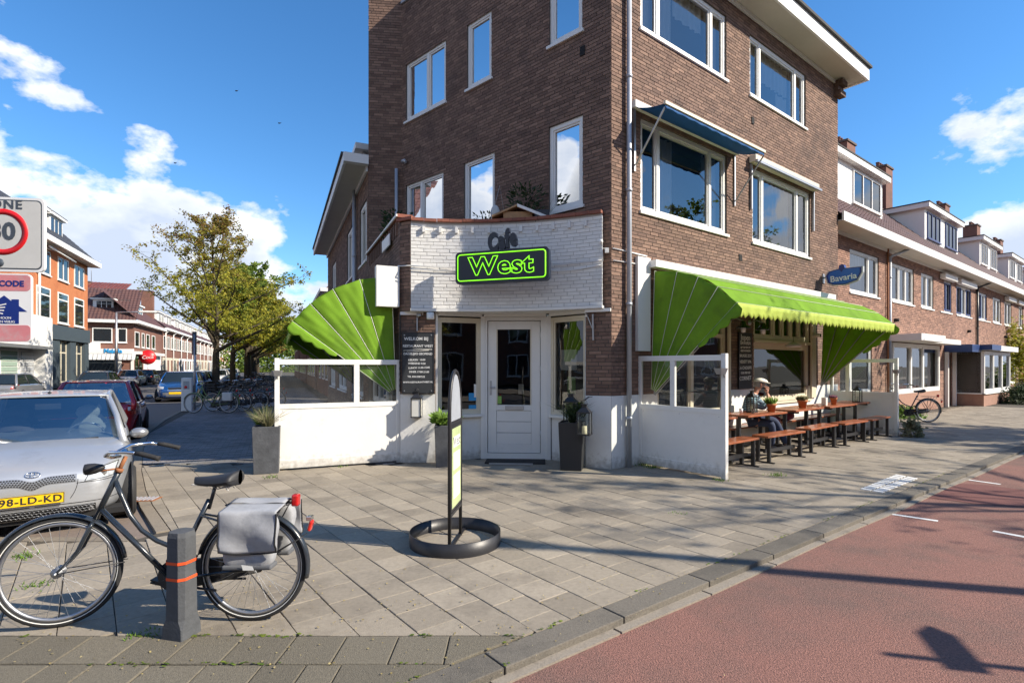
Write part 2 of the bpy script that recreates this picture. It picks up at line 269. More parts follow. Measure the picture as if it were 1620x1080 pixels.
# ------------------------------------------------------------------ mesh helpers
def tag(o, label=None, cat=None, group=None, kind=None):
    if label: o['label'] = label
    if cat: o['category'] = cat
    if group: o['group'] = group
    if kind: o['kind'] = kind
    return o
def empty(name, loc=(0, 0, 0), rz=0, label=None, cat=None, group=None, kind=None):
    o = bpy.data.objects.new(name, None); COL.objects.link(o); o.location = Vector((*loc[:2], loc[2] if len(loc) > 2 else 0)); o.rotation_euler = (0, 0, rz)
    o.empty_display_size = .2
    return tag(o, label, cat, group, kind)
def chk(parent):
    return parent
class MB:
    """collects faces; verts in the parent's space"""
    def __init__(s): s.v = []; s.f = []; s.sm = []
    def face(s, pts, smooth=False):
        k = len(s.v); s.v += [tuple(p) for p in pts]; s.f.append(tuple(range(k, k+len(pts)))); s.sm.append(smooth); return s
    def add(s, vs, fs, smooth=False):
        k = len(s.v); s.v += [tuple(p) for p in vs]
        for f in fs: s.f.append(tuple(i+k for i in f)); s.sm.append(smooth)
        return s
    def box(s, c, dx, dy, dz):
        """c centre, dx/dy/dz full edge vectors"""
        c = Vector(c); dx = Vector(dx)/2; dy = Vector(dy)/2; dz = Vector(dz)/2
        vs = [c+dx*i+dy*j+dz*k for k in (-1, 1) for j in (-1, 1) for i in (-1, 1)]
        fs = [(0, 2, 3, 1), (4, 5, 7, 6), (0, 1, 5, 4), (2, 6, 7, 3), (0, 4, 6, 2), (1, 3, 7, 5)]
        if dx.cross(dy).dot(dz) < 0: fs = [f[::-1] for f in fs]
        return s.add(vs, fs)
    def ab(s, x0, x1, y0, y1, z0, z1):
        return s.box(((x0+x1)/2, (y0+y1)/2, (z0+z1)/2), (x1-x0, 0, 0), (0, y1-y0, 0), (0, 0, z1-z0))
    def fb(s, fr, t0, t1, n0, n1, z0, z1, off=None):
        a = Vector((*fr.a, 0)); n = Vector((*fr.n, 0)); c = fr.p((t0+t1)/2, (n0+n1)/2, (z0+z1)/2)
        return s.box(c, a*(t1-t0), n*(n1-n0), (0, 0, z1-z0))
    def bar(s, p, q, wd, dp, up=(0, 0, 1)):
        p = Vector(p); q = Vector(q); d = q-p; u = Vector(up); x = d.cross(u)
        if x.length < 1e-5: x = d.cross(Vector((1, 0, 0)))
        x.normalize(); y = x.cross(d).normalized()
        return s.box((p+q)/2, d, x*wd, y*dp)
    def tube(s, pts, r, seg=8, caps=True, closed=False):
        pts = [Vector(p) for p in pts]; n = len(pts); rs = r if isinstance(r, (list, tuple)) else [r]*n
        k = len(s.v); prev = None
        for i, p in enumerate(pts):
            if closed: d = pts[(i+1) % n]-pts[i-1]
            else: d = pts[min(i+1, n-1)]-pts[max(i-1, 0)]
            d.normalize()
            if prev is None:
                x = d.orthogonal().normalized()
            else:
                x = prev-d*prev.dot(d)
                x = x.normalized() if x.length > 1e-6 else d.orthogonal().normalized()
            prev = x; y = d.cross(x)
            for j in range(seg):
                a = 2*math.pi*j/seg; s.v.append(tuple(p+(x*math.cos(a)+y*math.sin(a))*rs[i]))
        m = n if closed else n-1
        for i in range(m):
            for j in range(seg):
                a = k+i*seg+j; b = k+i*seg+(j+1) % seg; c = k+((i+1) % n)*seg+(j+1) % seg; d = k+((i+1) % n)*seg+j
                s.f.append((a, b, c, d)); s.sm.append(True)
        if caps and not closed:
            s.f.append(tuple(k+j for j in range(seg))[::-1]); s.sm.append(False)
            s.f.append(tuple(k+(n-1)*seg+j for j in range(seg))); s.sm.append(False)
        return s
    def lathe(s, c, axis, prof, seg=24, smooth=True):
        """prof: list of (radius, height along axis)"""
        c = Vector(c); ax = Vector(axis).normalized(); x = ax.orthogonal().normalized(); y = ax.cross(x)
        k = len(s.v)
        for r, h in prof:
            for j in range(seg):
                a = 2*math.pi*j/seg; s.v.append(tuple(c+ax*h+(x*math.cos(a)+y*math.sin(a))*r))
        for i in range(len(prof)-1):
            for j in range(seg):
                s.f.append((k+i*seg+j, k+i*seg+(j+1) % seg, k+(i+1)*seg+(j+1) % seg, k+(i+1)*seg+j)); s.sm.append(smooth)
        return s
    def prism(s, pts, d):
        """polygon pts extruded by vector d"""
        d = Vector(d); P = [Vector(p) for p in pts]; n = len(P)
        s.face(P); s.face([p+d for p in P][::-1])
        for i in range(n): s.face([P[i], P[i]+d, P[(i+1) % n]+d, P[(i+1) % n]])
        return s
    def grid(s, fn, nu, nv, smooth=True):
        k = len(s.v)
        for j in range(nv+1):
            for i in range(nu+1): s.v.append(tuple(fn(i/nu, j/nv)))
        for j in range(nv):
            for i in range(nu):
                a = k+j*(nu+1)+i; s.f.append((a, a+1, a+nu+2, a+nu+1)); s.sm.append(smooth)
        return s
    def ball(s, c, rx, ry, rz, seg=12, rings=8):
        c = Vector(c)
        return s.grid(lambda u, v: c+Vector((rx*math.cos(2*math.pi*u)*math.sin(math.pi*v), ry*math.sin(2*math.pi*u)*math.sin(math.pi*v), -rz*math.cos(math.pi*v))), seg, rings)
    def build(s, name, m, parent=None, label=None, cat=None, group=None, kind=None, bevel=0, local=False, fix=False, solid=0, sub=0):
        me = bpy.data.meshes.new(name); v = s.v
        if parent is not None and not local:      # verts were given in world space: bring into the parent's space
            inv = PM(parent).inverted(); v = [tuple(inv @ Vector(p)) for p in v]
        me.from_pydata(v, [], s.f); me.materials.append(MATS[m] if isinstance(m, str) else m)
        me.polygons.foreach_set('use_smooth', s.sm)
        if fix:
            bm = bmesh.new(); bm.from_mesh(me); bmesh.ops.remove_doubles(bm, verts=bm.verts, dist=1e-5); bmesh.ops.recalc_face_normals(bm, faces=bm.faces); bm.to_mesh(me); bm.free()
        me.update()
        o = bpy.data.objects.new(name, me); COL.objects.link(o)
        if parent is not None: o.parent = parent
        if bevel:
            b = o.modifiers.new('bevel', 'BEVEL'); b.width = bevel; b.segments = 2; b.limit_method = 'ANGLE'
        if solid:
            q = o.modifiers.new('solid', 'SOLIDIFY'); q.thickness = solid; q.offset = 0
        if sub:
            q = o.modifiers.new('sub', 'SUBSURF'); q.levels = sub; q.render_levels = sub
        return tag(o, label, cat, group, kind)
def PM(o):
    """world matrix of an object built from location and z rotation, through its parents"""
    m = Matrix.LocRotScale(o.location, o.rotation_euler, o.scale)
    return m if o.parent is None else PM(o.parent) @ m
def copy_tree(o, parent=None):
    c = o.copy(); COL.objects.link(c); c.parent = parent
    for ch in list(o.children): copy_tree(ch, c)
    return c
def put(root, loc, rz=0, label=None, group=None, first=False):
    o = root if first else copy_tree(root)
    o.location = loc; o.rotation_euler = (0, 0, rz)
    if label: o['label'] = label
    if group: o['group'] = group
    return o
def text(name, s, size, m, parent, loc, xd, nd, ext=.002, outline=0, off=0, align='CENTER', shear=0, space=1, label=None, sx=1):
    cu = bpy.data.curves.new('tmp', 'FONT'); cu.body = s; cu.size = size; cu.align_x = align; cu.align_y = 'CENTER'; cu.shear = shear
    cu.extrude = ext; cu.offset = off; cu.space_character = space; cu.resolution_u = 3
    if outline: cu.extrude = 0; cu.fill_mode = 'NONE'; cu.bevel_depth = outline; cu.bevel_resolution = 1
    t = bpy.data.objects.new('tmp', cu); me = bpy.data.meshes.new_from_object(t); bpy.data.objects.remove(t)
    x = Vector(xd).normalized(); n = Vector(nd).normalized(); y = n.cross(x)
    M = Matrix(((x.x*sx, y.x, n.x, loc[0]), (x.y*sx, y.y, n.y, loc[1]), (x.z*sx, y.z, n.z, loc[2]), (0, 0, 0, 1)))
    if parent is not None: M = PM(parent).inverted() @ M
    me.transform(M); me.materials.clear(); me.materials.append(MATS[m])
    o = bpy.data.objects.new(name, me); COL.objects.link(o); o.parent = parent
    if label: o['label'] = label
    return o
def v3(v, z=0): return Vector((v.x, v.y, z))
Z3 = Vector((0, 0, 1))
# ---- brick laying along a plan path
class Path:
    def __init__(s, pts):
        s.P = [Vector(p[:2]) for p in pts]; s.d = [0]
        for i in range(1, len(s.P)): s.d.append(s.d[-1]+(s.P[i]-s.P[i-1]).length)
        s.L = s.d[-1]
    def at(s, u):
        i = 0
        while i < len(s.d)-2 and u > s.d[i+1]: i += 1
        e = (s.P[i+1]-s.P[i]).normalized(); return s.P[i]+e*(u-s.d[i]), e
BL, BH, BJ, BD = .215, .050, .012, .007
def lay(path, z0, z1, holes, u0=0, u1=None, L=BL, Hb=BH, j=BJ):
    out = []; u1 = path.L if u1 is None else u1; row = 0; z = z0
    while z+Hb <= z1+.02:
        zc = z+Hb/2; ivs = [(u0, u1)]
        for (a, b, c, d) in holes:
            if c < zc < d:
                nv = []
                for (p, q) in ivs:
                    if b <= p or a >= q: nv.append((p, q)); continue
                    if a > p+.01: nv.append((p, a))
                    if b < q-.01: nv.append((b, q))
                ivs = nv
        k = 0
        u = -((row % 2)*.5*(L+j)) - (.25*(L+j) if (row//2) % 2 else 0)
        u += math.floor((u0-u)/(L+j))*(L+j)
        while u < u1:
            for (p, q) in ivs:
                a, b = max(u, p), min(u+L, q)
                if b-a > .02: out.append((a, b, z, z+Hb))
            u += L+j
        z += Hb+j; row += 1
    return out
def brick_box(mb, path, a, b, z0, z1, side, depth=BD, base=-.004):
    """side = +1 if the outward normal is to the right of the path direction"""
    c, e = path.at((a+b)/2); n = Vector((e.y, -e.x))*side
    pr = depth+random.uniform(-.002, .002); h = (b-a)/2
    A = c-e*h; Bp = c+e*h
    vs = [v3(A+n*base, z0), v3(Bp+n*base, z0), v3(Bp+n*base, z1), v3(A+n*base, z1), v3(A+n*pr, z0), v3(Bp+n*pr, z0), v3(Bp+n*pr, z1), v3(A+n*pr, z1)]
    fs = [(4, 5, 6, 7), (0, 1, 5, 4), (3, 7, 6, 2), (0, 4, 7, 3), (1, 2, 6, 5)]
    if side < 0: fs = [f[::-1] for f in fs]
    mb.add(vs, fs)
def wall_sheet(mb, path, u0, u1, z0, z1, holes, side, reveal=.12, n_off=0):
    us = sorted(set([u0, u1]+[min(max(x, u0), u1) for h in holes for x in h[:2]]+[d for d in path.d if u0 < d < u1]))
    zs = sorted(set([z0, z1]+[min(max(x, z0), z1) for h in holes for x in h[2:]]))
    def P(u, z, n=0):
        c, e = path.at(u); nn = Vector((e.y, -e.x))*side; return v3(c+nn*(n+n_off), z)
    for i in range(len(us)-1):
        for k in range(len(zs)-1):
            uc, zc = (us[i]+us[i+1])/2, (zs[k]+zs[k+1])/2
            if us[i+1]-us[i] < 1e-6 or zs[k+1]-zs[k] < 1e-6: continue
            if any(h[0] < uc < h[1] and h[2] < zc < h[3] for h in holes): continue
            e = 1e-5
            mb.face([P(us[i]+e, zs[k]), P(us[i+1]-e, zs[k]), P(us[i+1]-e, zs[k+1]), P(us[i]+e, zs[k+1])])
    for (a, b, c, d) in holes:
        a, b, c, d = max(a, u0), min(b, u1), max(c, z0), min(d, z1)
        for (p, q) in (((a, c), (a, d)), ((b, d), (b, c)), ((a, d), (b, d)), ((b, c), (a, c))):
            e = 1e-4; s0 = p[0]+e if p[0] == a else p[0]-e; s1 = q[0]+e if q[0] == a else q[0]-e
            mb.face([P(s0, p[1]), P(s1, q[1]), P(s1, q[1], -reveal), P(s0, p[1], -reveal)])
BUF = bpy.data.meshes.new('brick')
def _unit():
    vs = [(x, y, z) for z in (-.5, .5) for y in (-.5, .5) for x in (-.5, .5)]
    fs = [(0, 2, 3, 1), (4, 5, 7, 6), (0, 1, 5, 4), (2, 6, 7, 3), (0, 4, 6, 2), (1, 3, 7, 5)]
    return vs, fs
def unit_mesh(name, m, bevel=0, dims=(1, 1, 1)):
    vs, fs = _unit(); me = bpy.data.meshes.new(name); me.from_pydata([(a*dims[0], b*dims[1], c*dims[2]) for a, b, c in vs], [], fs)
    if bevel:
        bm = bmesh.new(); bm.from_mesh(me); bmesh.ops.bevel(bm, geom=[e for e in bm.edges], offset=bevel, segments=1, affect='EDGES'); bm.to_mesh(me); bm.free()
    me.materials.append(MATS[m]); return me
def brick_objects(parent, items, m, name='brick'):
    """items: (centre Vector, edge dir, normal, length, height, depth)"""
    meshes = {}
    M = PM(parent).inverted()
    for (c, e, n, L, h, d) in items:
        key = round(L, 2)
        if key not in meshes: meshes[key] = unit_mesh(name, m, .003, (key, d+.02, h))
        o = bpy.data.objects.new(name, meshes[key]); COL.objects.link(o); o.parent = parent
        q = M @ Vector(c-n*.01); o.location = q; o.rotation_euler = (0, 0, math.atan2(e.y, e.x)-parent.rotation_euler.z)
def brickwork(parent, jobs, m_stuff, m_piece, limit=300, rough=1):
    """jobs: (path, side, bricks). nearest become objects, the rest one stuff mesh"""
    allb = []
    for (path, side, bl) in jobs:
        for (a, b, z0, z1) in bl:
            c, e = path.at((a+b)/2); dist = math.sqrt(c.x**2+c.y**2+((z0+z1)/2-EYE)**2)
            n = Vector((e.y, -e.x))*side
            cosv = max(0, -(n.x*c.x+n.y*c.y)/max(.1, math.hypot(c.x, c.y)))
            allb.append(((b-a)*(.25+cosv)/dist if b-a > BL-.005 else 0, path, side, a, b, z0, z1))
    allb.sort(key=lambda q: -q[0]); items = []; mb = MB()
    for k, (s, path, side, a, b, z0, z1) in enumerate(allb):
        if k < limit and s > 0:
            c, e = path.at((a+b)/2); n = Vector((e.y, -e.x))*side
            items.append((v3(c, (z0+z1)/2)+v3(n)*(BD-.002+random.uniform(0, .003)-.004), v3(e), v3(n), b-a, z1-z0, BD))
        else: brick_box(mb, path, a, b, z0, z1, side)
    if items: brick_objects(parent, items, m_piece)
    mb.build('brickwork', m_stuff, parent, kind='stuff')
def window(parent, fr, t0, t1, z0, z1, mull=(), fw=.075, m='white_paint', gm='glass_up', n=-.03, sill=True, rails=(), back='curtain', depth=.07, room=.55, nm='window', curt=None, sash=True, pane_n=None):
    """frame part with pane, sill and interior sub-parts"""
    mb = MB()
    mb.fb(fr, t0, t1, n-depth, n, z1-fw, z1); mb.fb(fr, t0, t1, n-depth, n, z0, z0+fw)
    mb.fb(fr, t0, t0+fw, n-depth, n, z0+fw, z1-fw); mb.fb(fr, t1-fw, t1, n-depth, n, z0+fw, z1-fw)
    ms = sorted(mull)
    for q in ms: mb.fb(fr, q-fw*.55, q+fw*.55, n-depth, n+.004, z0+fw, z1-fw)
    for (ta, tb, zr) in rails: mb.fb(fr, ta, tb, n-depth, n+.002, zr-fw*.4, zr+fw*.4)
    edges = [t0+fw]+[x for q in ms for x in (q-fw*.55, q+fw*.55)]+[t1-fw]
    if sash:
        for i in range(0, len(edges), 2):
            a, b = edges[i], edges[i+1]; s = .035
            if b-a < .12: continue
            mb.fb(fr, a, b, n-depth, n-.018, z1-fw-s, z1-fw); mb.fb(fr, a, b, n-depth, n-.018, z0+fw, z0+fw+s)
            mb.fb(fr, a, a+s, n-depth, n-.018, z0+fw+s, z1-fw-s); mb.fb(fr, b-s, b, n-depth, n-.018, z0+fw+s, z1-fw-s)
    w = mb.build(nm, m, parent)
    pn = n-depth*.6
    for i in range(0, len(edges), 2):
        a, b = edges[i], edges[i+1]
        e = random.uniform(-.004, .004)
        p = MB(); p.face([fr.p(a, pn, z0+fw), fr.p(b, pn+e, z0+fw), fr.p(b, pn+e, z1-fw), fr.p(a, pn, z1-fw)])
        p.build('pane', gm, w)
    if sill:
        MB().fb(fr, t0-.04, t1+.04, n-.02, .045, z0-.05, z0).build('sill', m, w)
    if room:
        r = MB(); A = [fr.p(t0, n-depth-.01, z0), fr.p(t1, n-depth-.01, z0), fr.p(t1, n-depth-.01, z1), fr.p(t0, n-depth-.01, z1)]
        Bk = [fr.p(t0, n-room, z0), fr.p(t1, n-room, z0), fr.p(t1, n-room, z1), fr.p(t0, n-room, z1)]
        r.face(Bk)
        for i in range(4): r.face([A[i], A[(i+1) % 4], Bk[(i+1) % 4], Bk[i]])
        r.build('interior', 'interior', w)
    if curt:
        for (ta, tb, za, zb, cm) in curt:
            nf = max(6, int((tb-ta)*14))
            k = MB(); k.grid(lambda u, v: fr.p(ta+(tb-ta)*u, n-depth-.10+.022*math.sin(u*nf*2.2+math.sin(u*9)), za+(zb-za)*v), nf*4, 1)
            k.build('curtain', cm, w)
    return w
def downpipe(parent, fr, t, n, z0, z1, r=.04, m='zinc', clamps=True, name='downpipe'):
    mb = MB(); mb.tube([fr.p(t, n, z0), fr.p(t, n, z1)], r, 12)
    z = z0+.8
    while clamps and z < z1: mb.tube([fr.p(t, n, z), fr.p(t, n, z+.05)], r*1.25, 12); z += 1.9
    return mb.build(name, m, parent)
# ================================================================== GROUND
def sheet(name, pts, z, m, kind='structure', parent=None):
    mb = MB(); mb.face([(p[0], p[1], z) for p in pts]); return mb.build(name, m, parent, kind=kind, fix=False)
sheet('ground', [(-900, -300), (900, -300), (900, 900), (-900, 900)], -.20, 'ground_soil')
# right street: n measured from the facade
KN = lambda t: 3.62+.0215*t
def kr(t, off=0): q = FR.p(t, KN(t)+off); return (q.x, q.y)
sheet('road', [FF.p(-60, .0), FF.p(-60, 9)[:2]+(0,) if False else FF.p(-60, 12.5), FF.p(300, 12.5), FF.p(300, 0)][::-1] if False else
      [tuple(FF.p(-60, 1.6)), tuple(FF.p(-60, 16.5)), tuple(FF.p(300, 16.5)), tuple(FF.p(300, 1.6))], -.12, 'road')
sheet('cycle_path', [kr(-30, 0), kr(-30, 3.9), kr(160, 3.9), kr(160, 0)], -.055, 'red_asphalt')
sheet('street', [kr(-30, 3.9), kr(-30, 10), kr(160, 10), kr(160, 3.9)], -.06, 'road')
sheet('far_pavement', [kr(-30, 10), kr(-30, 14), kr(160, 14), kr(160, 10)], 0.0, 'tile_far')
# left kerb of the pavement, following the bend at the corner
KL = [G(247, 842), G(222, 802), G(213, 777), G(209, 745), G(215, 710), G(228, 683), G(255, 664), G(283, 650)]
q0 = FL.tn(KL[-1]); KL += [FL.p(q0[0]+d, q0[1]-min(d, 10)*.03) for d in (5, 10, 20, 40, 80, 160)]
BY0, BY1 = 3.07, 3.39
base = [Vector((-9, BY0-.28, 0)), Vector((-.45, BY0-.28, 0)), Vector((*kr(-6.1, -.05), 0))]+[Vector((*kr(t, -.05), 0)) for t in (-4, 0, 5, 20, 60, 160)]+[FR.p(160, -3), FR.p(2, -1.5), FL.p(2, -1.5), FL.p(200, -1.5)]+KL[::-1]+[Vector((KL[0].x-.1, 5.25, 0)), Vector((-9, 5.35, 0))]
pav = sheet('pavement', base, -.013, 'joint')
PAR = empty('paving', (0, 0, 0), kind='structure')
def clip(poly, p, n):
    """keep the side where (x-p).n >= 0"""
    out = []
    for i in range(len(poly)):
        a, b = poly[i], poly[(i+1) % len(poly)]
        da, db = (a-p).dot(n), (b-p).dot(n)
        if da >= 0: out.append(a)
        if da*db < 0: out.append(a+(b-a)*(da/(da-db)))
    return out
KL2 = [Vector(k[:2]) for k in KL]
hp_right = (Vector(kr(0, -.205)), (Vector(kr(10, -.205))-Vector(kr(0, -.205))))
hp_right = (hp_right[0], Vector((-hp_right[1].y, hp_right[1].x)).normalized())
lefts = []
for i in range(len(KL2)-1):
    d = (KL2[i+1]-KL2[i]).normalized(); nn = Vector((d.y, -d.x)); lefts.append((KL2[i]+nn*.13, nn))
def in_build(c):
    t, n = FR.tn(c)
    if t > 0 and n < .0 and t < 9.05: return True
    if t >= 9.05 and n < -.45: return True
    t2, n2 = FL.tn(c)
    if t2 > 0 and n2 < 0: return n < 0
    return c.y > 9.9 and n < 0 and n2 < 0
def make_tiles():
    L = .3; j = .006; near = []; stuff = MB()
    for i in range(-30, 120):
        for k in range(-22, 40):
            t = i*L; n = k*L+(L/2 if i % 2 else 0)
            c = FR.p(t+L/2, n+L/2)
            if c.y < 2.9 or c.y > 34 or abs(c.x) > c.y*1.02+.6: continue
            if (c.x**2+c.y**2) > 30**2: continue
            ct = FL.tn(c)
            if ct[0] > -.35 and ct[1] > 0 and c.y > 9.3 : continue
            if in_build(c): continue
            q = [Vector(FR.p(t+a, n+b)[:2]) for a, b in ((j/2, .001), (j/2, L-.001), (L-j/2, L-.001), (L-j/2, .001))]
            full = True
            pl = q
            def cl(p, nn):
                nonlocal pl, full
                if len(pl) < 3: return
                r = clip(pl, p, nn)
                if len(r) != len(pl) or any((a-b).length > 1e-6 for a, b in zip(r, pl)): full = False
                pl = r
            cl(*hp_right); cl(Vector((0, BY1+.005)), Vector((0, 1)))
            if c.y > 5.28:
                for (p, nn) in lefts: cl(p, nn)
            elif c.x < KL2[0].x+.1: cl(Vector((0, 5.2)), Vector((0, -1)))
            if len(pl) < 3: continue
            ar = abs(sum(a.x*b.y-b.x*a.y for a, b in zip(pl, pl[1:]+pl[:1])))/2
            if ar < .004: continue
            z = random.uniform(-.0022, .0022)+.0
            (near if True else None).append((c.length, pl, z, c, full))
    near.sort(key=lambda q: q[0]); return near
tl = make_tiles()
tile_me = unit_mesh('paving_tile', 'tile', .0035, (.2935, .298, .05))
cnt = 0
stuff = MB()
for (d, pl, z, c, full) in tl:
    if full and cnt < 285:
        o = bpy.data.objects.new('paving_tile', tile_me); COL.objects.link(o); o.parent = PAR
        o.location = (c.x, c.y, z-.025); o.rotation_euler = (random.uniform(-.006, .006), random.uniform(-.006, .006), FR.rot()); cnt += 1
    else:
        P = [(p.x, p.y, z) for p in pl]; ctr = sum((Vector(p) for p in P), Vector())/len(P)
        stuff.face(P[::-1] if (Vector(P[1])-Vector(P[0])).cross(Vector(P[2])-Vector(P[1])).z < 0 else P)
        n = len(P)
        for i in range(n): a, b = P[i], P[(i+1) % n]; stuff.face([a, b, (b[0], b[1], z-.02), (a[0], a[1], z-.02)])
stuff.build('paving_tiles_beyond', 'tile_far', PAR, kind='stuff')
# small pavers of the left street's pavement
pv = MB()
for i in range(-3, 330):
    for k in range(0, 50):
        t = i*.105; n = k*.21+(.105 if i % 2 else 0)
        c = FL.p(t+.05, n+.1)
        if c.y < 9.3 or t < -.35: continue
        q = [Vector(FL.p(t+a, n+b)[:2]) for a, b in ((.003, .003), (.003, .207), (.102, .207), (.102, .003))]
        for (p, nn) in lefts:
            if len(q) >= 3: q = clip(q, p, nn)
        if len(q) < 3: continue
        z = random.uniform(-.003, .002)
        P = [(p.x, p.y, z) for p in q]
        if (Vector(P[1])-Vector(P[0])).cross(Vector(P[2])-Vector(P[1])).z < 0: P = P[::-1]
        pv.face(P)
pv.build('pavers', 'paver', PAR, kind='stuff')
# straight rows of heavy slabs along the near edge
EDG = empty('kerb', (0, 0, 0), kind='structure')
def slab(name, pts, z0, z1, m, parent, bev=.006):
    mb = MB(); k = [Vector((*p[:2], z0)) for p in pts]
    mb.prism(k, (0, 0, z1-z0)); return mb.build(name, m, parent, bevel=bev, fix=True)
x = -5.2
for i in range(17):
    wd = .32+random.uniform(-.008, .008); s = .02
    slab('edge_slab', [(x+.004, BY0+.004), (x+wd-.004, BY0+.004), (x+wd-.004-s*0, BY1-.003), (x+.004-s*0, BY1-.003)], -.05, random.uniform(.0, .004), 'edge_slab', EDG)
    x += wd
    if x > -.68: break
slab('edge_slab', [(x+.004, BY0+.004), (-.355, BY0+.004), (.055, BY1-.003), (x+.004, BY1-.003)], -.05, .002, 'edge_slab', EDG)
x = -5.0
while x < -1.05:
    wd = random.choice((.2, .25, .32)); slab('kerb_stone', [(x+.004, BY0-.27), (x+wd-.004, BY0-.27), (x+wd-.004, BY0-.004), (x+.004, BY0-.004)], -.15, random.uniform(-.004, .001), 'edge_slab', EDG); x += wd
t = -6.9
while t < 45:
    L = 1.0
    a, b = Vector((*kr(t+.006, 0), 0)), Vector((*kr(t+L-.006, 0), 0)); a2, b2 = Vector((*kr(t+.006, -.2), 0)), Vector((*kr(t+L-.006, -.2), 0))
    slab('kerb_stone', [a2, a, b, b2], -.15, random.uniform(.0, .004), 'kerb', EDG, .006); t += L
slab('kerb_stone', [(x+.004, BY0-.27), kr(-6.0, -.21), kr(-4.95, -.206), (-.36, BY0-.004), (x+.004, BY0-.004)], -.15, .001, 'edge_slab', EDG, .006)
gt = MB()
t = -7
while t < 45:
    gt.prism([Vector((*kr(t, .0), -.12)), Vector((*kr(t, .075+.012*math.sin(t*1.7)), -.12)), Vector((*kr(t+.98, .075+.012*math.sin((t+.98)*1.7)), -.12)), Vector((*kr(t+.98, .0), -.12))], (0, 0, .078)); t += 1.0
gt.build('gutter_strip', 'kerb_face', EDG, fix=True)
for i in range(len(KL2)-1):
    a, b = KL2[i], KL2[i+1]; d = (b-a); m = max(1, round(d.length/1.0)) if i < 10 else max(1, round(d.length/3))
    if i > 11: m = 6
    for k in range(m):
        p, q = a+d*(k/m), a+d*((k+1)/m); e = d.normalized(); nn = Vector((e.y, -e.x))
        slab('kerb_stone', [p+e*.005, q-e*.005, q-e*.005+nn*.12, p+e*.005+nn*.12][::-1], -.16, .002, 'kerb_flat', EDG, .004)
a = KL2[0]
for k in range(6): slab('kerb_stone', [(a.x-.1-k*.95, 5.22), (a.x-.1-(k+1)*.95+.01, 5.22), (a.x-.1-(k+1)*.95+.01, 5.34), (a.x-.1-k*.95, 5.34)], -.16, .002, 'kerb_flat', EDG, .004)
# parking strip beside the left pavement
sheet('parking_strip', [Vector((-9.5, 5.34, 0)), Vector((a.x-.1, 5.34, 0))]+[Vector((*(k-Vector((0.0, 0))), 0)) for k in KL2[:9]]+[FL.p(FL.tn(KL2[8])[0], 8.6), FL.p(-3, 8.6), FL.p(-8, 10)], -.035, 'road_brick')
MK = empty('road_markings', (0, 0, 0), kind='structure')
def mark(pts, z, m='road_white', name='marking'):
    mb = MB(); mb.face([(p.x, p.y, z) for p in pts]); return mb.build(name, m, MK)
def line_mark(p, q, wd, z, m='road_white'):
    d = (q-p).normalized(); nn = Vector((-d.y, d.x, 0))*wd/2
    P = [p-nn, q-nn, q+nn, p+nn]; return mark(P, z, m)
zr = -.051
for a, b in (((1403, 812), (1484, 824)), ((1519, 757), (1583, 766)), ((1571, 840), (1625, 850)), ((1650, 800), (1720, 812))):
    line_mark(G(*a, -.055), G(*b, -.055), .07, zr)
mark([G(1438, 783, -.055), G(1480, 763, -.055), G(1560, 767, -.055), G(1680, 783, -.055), G(1680, 806, -.055), G(1545, 797, -.055)], zr, 'red_asphalt_dark', 'asphalt_patch')
for a, b in (((222, 657), (271, 645)), ((226, 640), (262, 657)), ((218, 667), (250, 662)), ((215, 673), (230, 680)), ((232, 646), (290, 640))):
    line_mark(G(*a, -.112), G(*b, -.112), .10, -.106)
# ribbed white plate, drain, small hatch in the pavement
pl = [G(1359, 773.6), G(1417, 750), G(1454, 757), G(1397, 780)]
tp = empty('ribbed_plate', pl[0], 0, 'white studded guide plate laid in the pavement close to the kerb', 'paving plate')
for i in range(2):
    for k in range(12):
        f = lambda u, v: pl[0]*(1-u)*(1-v)+pl[1]*u*(1-v)+pl[2]*u*v+pl[3]*(1-u)*v
        u0, u1, v0, v1 = k/12+.012, (k+1)/12-.012, i/2+.04, (i+1)/2-.04
        mb = MB(); mb.prism([f(u0, v0), f(u0, v1), f(u1, v1), f(u1, v0)], (0, 0, .008)); mb.build('plate_rib', 'road_white', tp, fix=True)
dr = G(218, 790); dg = empty('drain_grate', dr, 0, 'rusty metal street drain set in the gutter between the silver car and the pavement', 'drain')
mb = MB(); mb.fb(Fac(dr, (1, .12), (.12, -1)), -.24, .24, -.11, .11, 0, .008)
mb.build('grate_frame', 'rust', dg)
mb = MB()
for k in range(9): mb.fb(Fac(dr, (1, .12), (.12, -1)), -.21+k*.05, -.19+k*.05, -.09, .09, .008, .018)
mb.build('grate_bar', 'zinc', dg)
hp = G(327, 764); mb = MB(); mb.prism([G(302, 767), G(335, 756), G(352, 758), G(330, 770)], (0, 0, .006))
tag(mb.build('inspection_cover', 'white_plaster', None, fix=True), 'small pale concrete cover set in the tiles behind the bicycle saddle', 'ground cover')
